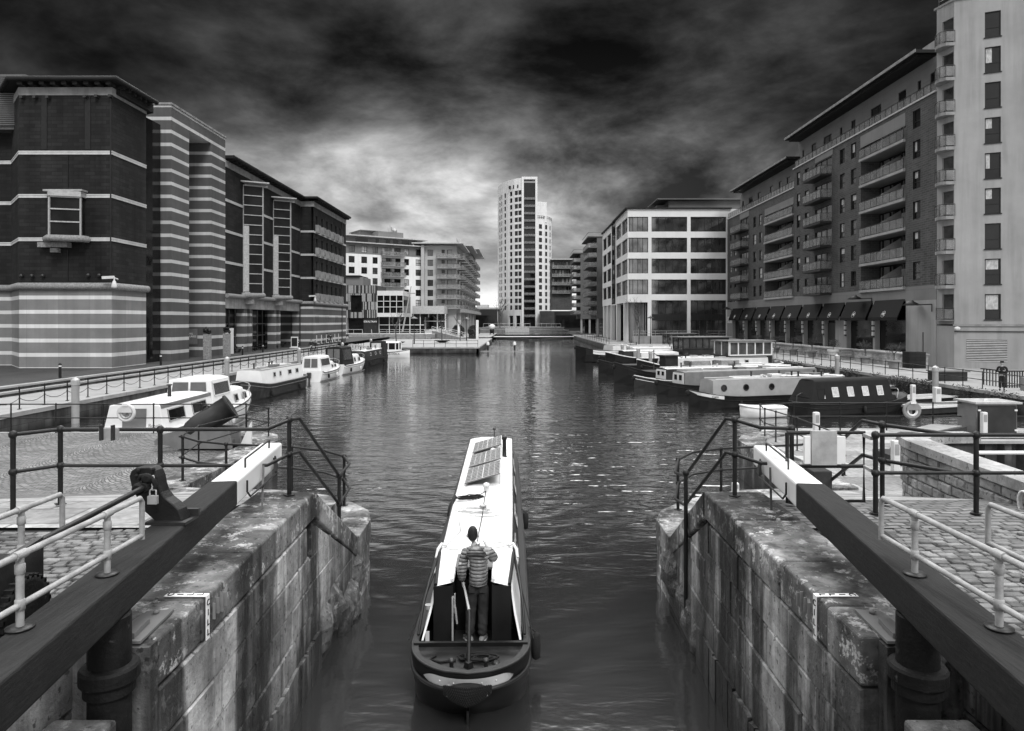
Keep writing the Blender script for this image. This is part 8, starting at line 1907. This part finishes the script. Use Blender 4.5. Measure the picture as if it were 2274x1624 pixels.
def person(label, loc, rz, hgt=1.75, cloth='cloth_dark', legs='cloth_dark', stride=.0, arms='down', hair='hair', hat=False, group=None, coat=False, hair_long=0., carry=False):
    t = thing('person', label, 'person', (0, 0, 0), group); s = hgt / 1.75
    V = [(0, 0, .95), (0, .0, 1.1), (0, .01, 1.28), (0, .0, 1.42), (0, .01, 1.5), (0, .02, 1.56)]; E = [(0, 1), (1, 2), (2, 3), (3, 4), (4, 5)]; Rd = [(.14, .10), (.13, .09), (.16, .11), (.12, .09), (.055, .055), (.05, .05)]
    J = [(0, .135, .10)]
    for sd in (-1, 1):
        st = stride * sd; b0 = len(V)
        V += [(sd * .09, 0, .9), (sd * .1, st * .45 + .02, .5), (sd * .1, st * .9 - .02, .09), (sd * .115, st * .9 + .1, .045)]; E += [(0, b0), (b0, b0 + 1), (b0 + 1, b0 + 2), (b0 + 2, b0 + 3)]; Rd += [.085, .058, .042, (.04, .03)]
        a0 = len(V)
        el = (sd * .27, -.05 - st * .3, 1.12); ha = (sd * .27, .05 - st * .7, .87) if arms == 'down' else (sd * .12, .26, 1.2)
        if arms == 'pocket': ha = (sd * .2, .08, .95)
        V += [(sd * .19, 0, 1.4), el, ha]; E += [(3, a0), (a0, a0 + 1), (a0 + 1, a0 + 2)]; Rd += [.055, .042, .028]
        h = Vector(ha); dr = (h - Vector(el)).normalized(); V.append(tuple(h + dr * .05)); E.append((a0 + 2, len(V) - 1)); Rd.append((.034, .018)); pr = len(V) - 1
        for q, (o, L) in enumerate(((-.024, .026), (-.008, .029), (.008, .028), (.024, .022))): finger_chain(V, E, Rd, pr, h + dr * .075 + Vector((0, o, 0)), dr, (-sd * .6, .3, 0), 2, L, .009)
        finger_chain(V, E, Rd, pr, h + dr * .04 + Vector((-sd * .01, .035, 0)), dr + Vector((0, .7, 0)), dr, 1, .028, .010)
    ex = MB(); head_mesh(ex, (0, .03, 1.655)); skin('body', [tuple(Vector(v) * s) for v in V], E, [tuple(q * s for q in r) if isinstance(r, tuple) else r * s for r in Rd], 'skin', t, sub=1, extra=_sc(ex, s))
    hb = MB(); hair_mesh(hb, (0, .025, 1.665), long=hair_long); _sc(hb, s).build('hair', hair, t)
    if hat: hb = MB(); hb.lathe([(.11, 1.70), (.112, 1.72), (.09, 1.78), (.04, 1.80)], (0, .02, 0), 14); hb.prism([(-.08, .08), (.08, .08), (.06, .18), (-.06, .18)], 1.70, 1.715); _sc(hb, s).build('cap', 'cloth_dark', t)
    # coat
    cv = [(0, 0, .86 if coat else .95), (0, 0, 1.1), (0, .01, 1.28), (0, 0, 1.43), (0, .01, 1.5)]; ce = [(0, 1), (1, 2), (2, 3), (3, 4)]; cr = [(.17, .13), (.155, .115), (.185, .13), (.13, .10), (.075, .075)]
    for sd in (-1, 1):
        st = stride * sd; a0 = len(cv); ha = (sd * .27, .04 - st * .65, .9) if arms == 'down' else (sd * .13, .24, 1.19)
        if arms == 'pocket': ha = (sd * .2, .07, .97)
        cv += [(sd * .2, 0, 1.41), (sd * .27, -.05 - st * .3, 1.12), ha]; ce += [(3, a0), (a0, a0 + 1), (a0 + 1, a0 + 2)]; cr += [.075, .06, .048]
    skin('jacket', [tuple(Vector(v) * s) for v in cv], ce, [tuple(q * s for q in r) if isinstance(r, tuple) else r * s for r in cr], cloth, t, sub=1)
    tv = [(0, 0, .95), (0, 0, .88)]; te = [(0, 1)]; tr_ = [(.15, .11), (.16, .115)]
    for sd in (-1, 1): st = stride * sd; b0 = len(tv); tv += [(sd * .095, 0, .8), (sd * .1, st * .45 + .02, .48), (sd * .1, st * .9 - .02, .1)]; te += [(1, b0), (b0, b0 + 1), (b0 + 1, b0 + 2)]; tr_ += [.098, .075, .06]
    skin('trousers', [tuple(Vector(v) * s) for v in tv], te, [tuple(q * s for q in r) if isinstance(r, tuple) else r * s for r in tr_], legs, t, sub=1)
    for sd in (-1, 1): hb = MB(); hb.ball((sd * .108, stride * sd * .9 + .05, .05), (.05, .13, .05), 10); _sc(hb, s).build('shoe', 'cloth_dark', t)
    if carry: hb = MB(); hb.box(.24, -.1, .45, .34, .2, .8); _sc(hb, s).build('bag', 'plastic_pale', t, bevel=.02)
    place(t, loc, rz); return t
def _sc(b, s): b.v = [v * s for v in b.v]; return b
# the helmsman, seen from behind: left hand on the tiller, right hand raised to his face
t = thing('person', 'man in a quilted hooded jacket and jeans steering the white-roofed narrowboat', 'person', (-.66, 10.83, .47)); F0 = (-.66, 10.83, .47)
V = [(0.03, 0, .93), (.04, 0, 1.08), (.04, .01, 1.26), (.02, 0, 1.40), (-.03, .01, 1.49), (-.045, .02, 1.56)]; E = [(0, 1), (1, 2), (2, 3), (3, 4), (4, 5)]; Rd = [(.15, .11), (.14, .10), (.16, .12), (.12, .09), (.056, .056), (.052, .052)]
LEG = {-1: [(-.05, 0, .86), (-.085, .04, .48), (-.10, -.03, .09), (-.125, .085, .045)], 1: [(.115, 0, .86), (.11, .03, .48), (.10, -.03, .09), (.13, .085, .045)]}
ARM = {-1: [(-.165, 0, 1.40), (-.225, -.05, 1.12), (-.215, .02, .915)], 1: [(.205, 0, 1.40), (.285, .08, 1.25), (.16, .24, 1.40)]}
for sd in (-1, 1):
    b0 = len(V); V += LEG[sd]; E += [(0, b0), (b0, b0 + 1), (b0 + 1, b0 + 2), (b0 + 2, b0 + 3)]; Rd += [.085, .058, .042, (.04, .03)]
    a0 = len(V); V += ARM[sd]; E += [(3, a0), (a0, a0 + 1), (a0 + 1, a0 + 2)]; Rd += [.055, .042, .028]
    h = Vector(ARM[sd][2]); dr = (h - Vector(ARM[sd][1])).normalized(); V.append(tuple(h + dr * .045)); E.append((a0 + 2, len(V) - 1)); Rd.append((.036, .022)); pr = len(V) - 1
    cu = (.6, .25, -.1) if sd < 0 else (-.5, .2, .5)
    for q, (o, L) in enumerate(((-.027, .027), (-.009, .031), (.009, .029), (.027, .023))): finger_chain(V, E, Rd, pr, h + dr * .07 + Vector((0, o, 0)), dr + Vector(cu) * .4, cu, 3, L * .8, .0095)
    finger_chain(V, E, Rd, pr, h + dr * .03 + Vector((.02 * -sd, .035, 0)), dr * .6 + Vector((0, .8, 0)), (.6 * -sd, 0, -.3), 2, .026, .011)
ex = MB(); head_mesh(ex, (-.055, .03, 1.655), .06, 1.02); ex.v = [v + Vector((0, 0, 0)) for v in ex.v]
skin('body', V, E, Rd, 'skin', t, sub=2, extra=ex)
hb = MB(Matrix.Translation(F0)); hair_mesh(hb, (-.055, .024, 1.672), .06, .94); hb.build('hair', 'hair', t)
def quilt(p):
    a = p.z * 2 * math.pi / .06 + math.sin(p.x * 9) * .5
    return .013 * (abs(math.sin(a / 2)) ** .5 - .5) * (1 if p.z < 1.42 else .6)
cv = [(.03, 0, .86), (.035, 0, .96), (.04, 0, 1.12), (.04, .01, 1.27), (.02, 0, 1.40), (-.02, .0, 1.48)]; ce = [(0, 1), (1, 2), (2, 3), (3, 4), (4, 5)]; cr = [(.20, .15), (.205, .155), (.20, .155), (.235, .175), (.22, .15), (.11, .10)]
for sd in (-1, 1):
    a0 = len(cv); A = ARM[sd]; m1 = tuple((Vector(A[0]) + Vector(A[1])) / 2); m2 = tuple((Vector(A[1]) + Vector(A[2])) / 2)
    cv += [A[0], m1, A[1], m2, tuple(Vector(A[2]) - (Vector(A[2]) - Vector(A[1])).normalized() * .02)]; ce += [(4, a0), (a0, a0 + 1), (a0 + 1, a0 + 2), (a0 + 2, a0 + 3), (a0 + 3, a0 + 4)]; cr += [.098, .086, .078, .068, .056]
jk = skin('jacket', cv, ce, cr, 'quilt', t, sub=3, disp=quilt)
hv = [(-.11, -.05, 1.49), (-.06, -.12, 1.45), (.01, -.15, 1.41), (.08, -.12, 1.45), (.10, -.05, 1.49)]
hd = skin('hood', hv, [(0, 1), (1, 2), (2, 3), (3, 4)], [.055, (.085, .07), (.12, .08), (.085, .07), .055], 'quilt', jk, sub=2, root=2, disp=lambda p: .005 * math.sin(p.x * 90))
hb = MB(Matrix.Translation(F0)); hb.box(-.262, -.11, 1.235, -.222, -.098, 1.262); hb.build('sleeve_badge', 'paint_white', jk)
tv = [(.03, 0, .95), (.03, 0, .87)]; te = [(0, 1)]; tr_ = [(.17, .13), (.18, .135)]
for sd in (-1, 1):
    b0 = len(tv); A = LEG[sd]; m1 = tuple((Vector(A[0]) * .5 + Vector(A[1]) * .5)); m2 = tuple((Vector(A[1]) + Vector(A[2])) / 2); tv += [A[0][:2] + (.78,), m1, A[1], m2, A[2]]; te += [(1, b0), (b0, b0 + 1), (b0 + 1, b0 + 2), (b0 + 2, b0 + 3), (b0 + 3, b0 + 4)]; tr_ += [.115, .104, .09, .082, .08]
rn = random.Random(3); skin('jeans', tv, te, tr_, 'denim', t, sub=3, disp=lambda p: .004 * math.sin(p.z * 47 + p.x * 30 + 2 * math.sin(p.y * 25 + p.z * 9)) * (1 if p.z < .3 or .42 < p.z < .55 else .3))
hb = MB(Matrix.Translation(F0))
for x in (-.055, .105): hb.hexa([(x - .045, -.128, .80), (x + .045, -.128, .80), (x + .045, -.118, .80), (x - .045, -.118, .80)], [(x - .05, -.135, .90), (x + .05, -.135, .90), (x + .05, -.12, .90), (x - .05, -.12, .90)])
hb.each('pocket', 'denim', t)
for sd, an in ((-1, .5), (1, -.25)):
    A = LEG[sd][2]; M_ = Matrix.Translation(Vector(F0) + Vector((A[0], A[1], 0))) @ Matrix.Rotation(an, 4, 'Z'); hb = MB(M_)
    rings = []
    for i, (y, w_, h_) in enumerate(((-.09, .02, .05), (-.075, .035, .085), (-.02, .042, .10), (.05, .047, .075), (.13, .048, .06), (.175, .036, .045), (.19, .01, .02))): rings.append([(w_ * math.cos(a), y, .012 + h_ / 2 + h_ / 2 * math.sin(a)) for a in [k * math.pi / 6 for k in range(12)]])
    hb.loft(rings, True); s_ = hb.build('shoe', 'shoe', t); hb = MB(M_); hb.prism([(-.03, -.09), (.03, -.09), (.05, .05), (.045, .15), (.02, .195), (-.02, .195), (-.045, .15), (-.05, .05)], 0, .02); hb.build('sole', 'plastic_pale', s_)
# passers-by
def wpt(px, py, z): p = G(px, py, z); return (p.x, p.y, z)
gq = 'people walking on the left quay'
p = Z('T', 1112, 135); person('man in dark clothes walking beside a woman on the left quay path', wpt(*p, 1.06), R(200), 1.8, stride=.22, group=gq)
p = Z('T', 1158, 132); person('woman with long hair and dark coat walking beside a man on the left quay path', wpt(*p, 1.06), R(190), 1.68, stride=.2, coat=True, hair_long=.12, group=gq)
p = G(*Z('D', 1078, 612), 1.6); person('person in dark clothes walking close to the museum wall with another', (p.x, p.y, 1.6), R(20), 1.78, stride=.2, group=gq)
p = G(*Z('D', 1110, 615), 1.6); person('person with a pale bag walking close to the museum wall', (p.x, p.y, 1.6), R(10), 1.7, stride=.2, group=gq, carry=True, coat=True)
p = G(*Z('D', 1270, 582), 1.06); person('person in dark jacket and pale trousers by the museum corner, near the steps', (p.x, p.y, 1.06), R(170), 1.8, legs='paint_cream', stride=.15, group=gq)
p = Vector((41.2, 57.5, 1.1)); p = G(*Z('H', 2110, 1225), 1.1); person('person in a cap and dark jacket leaning at the railings near the right edge', (p.x, p.y, 1.1), R(140), 1.8, arms='fwd', hat=True)
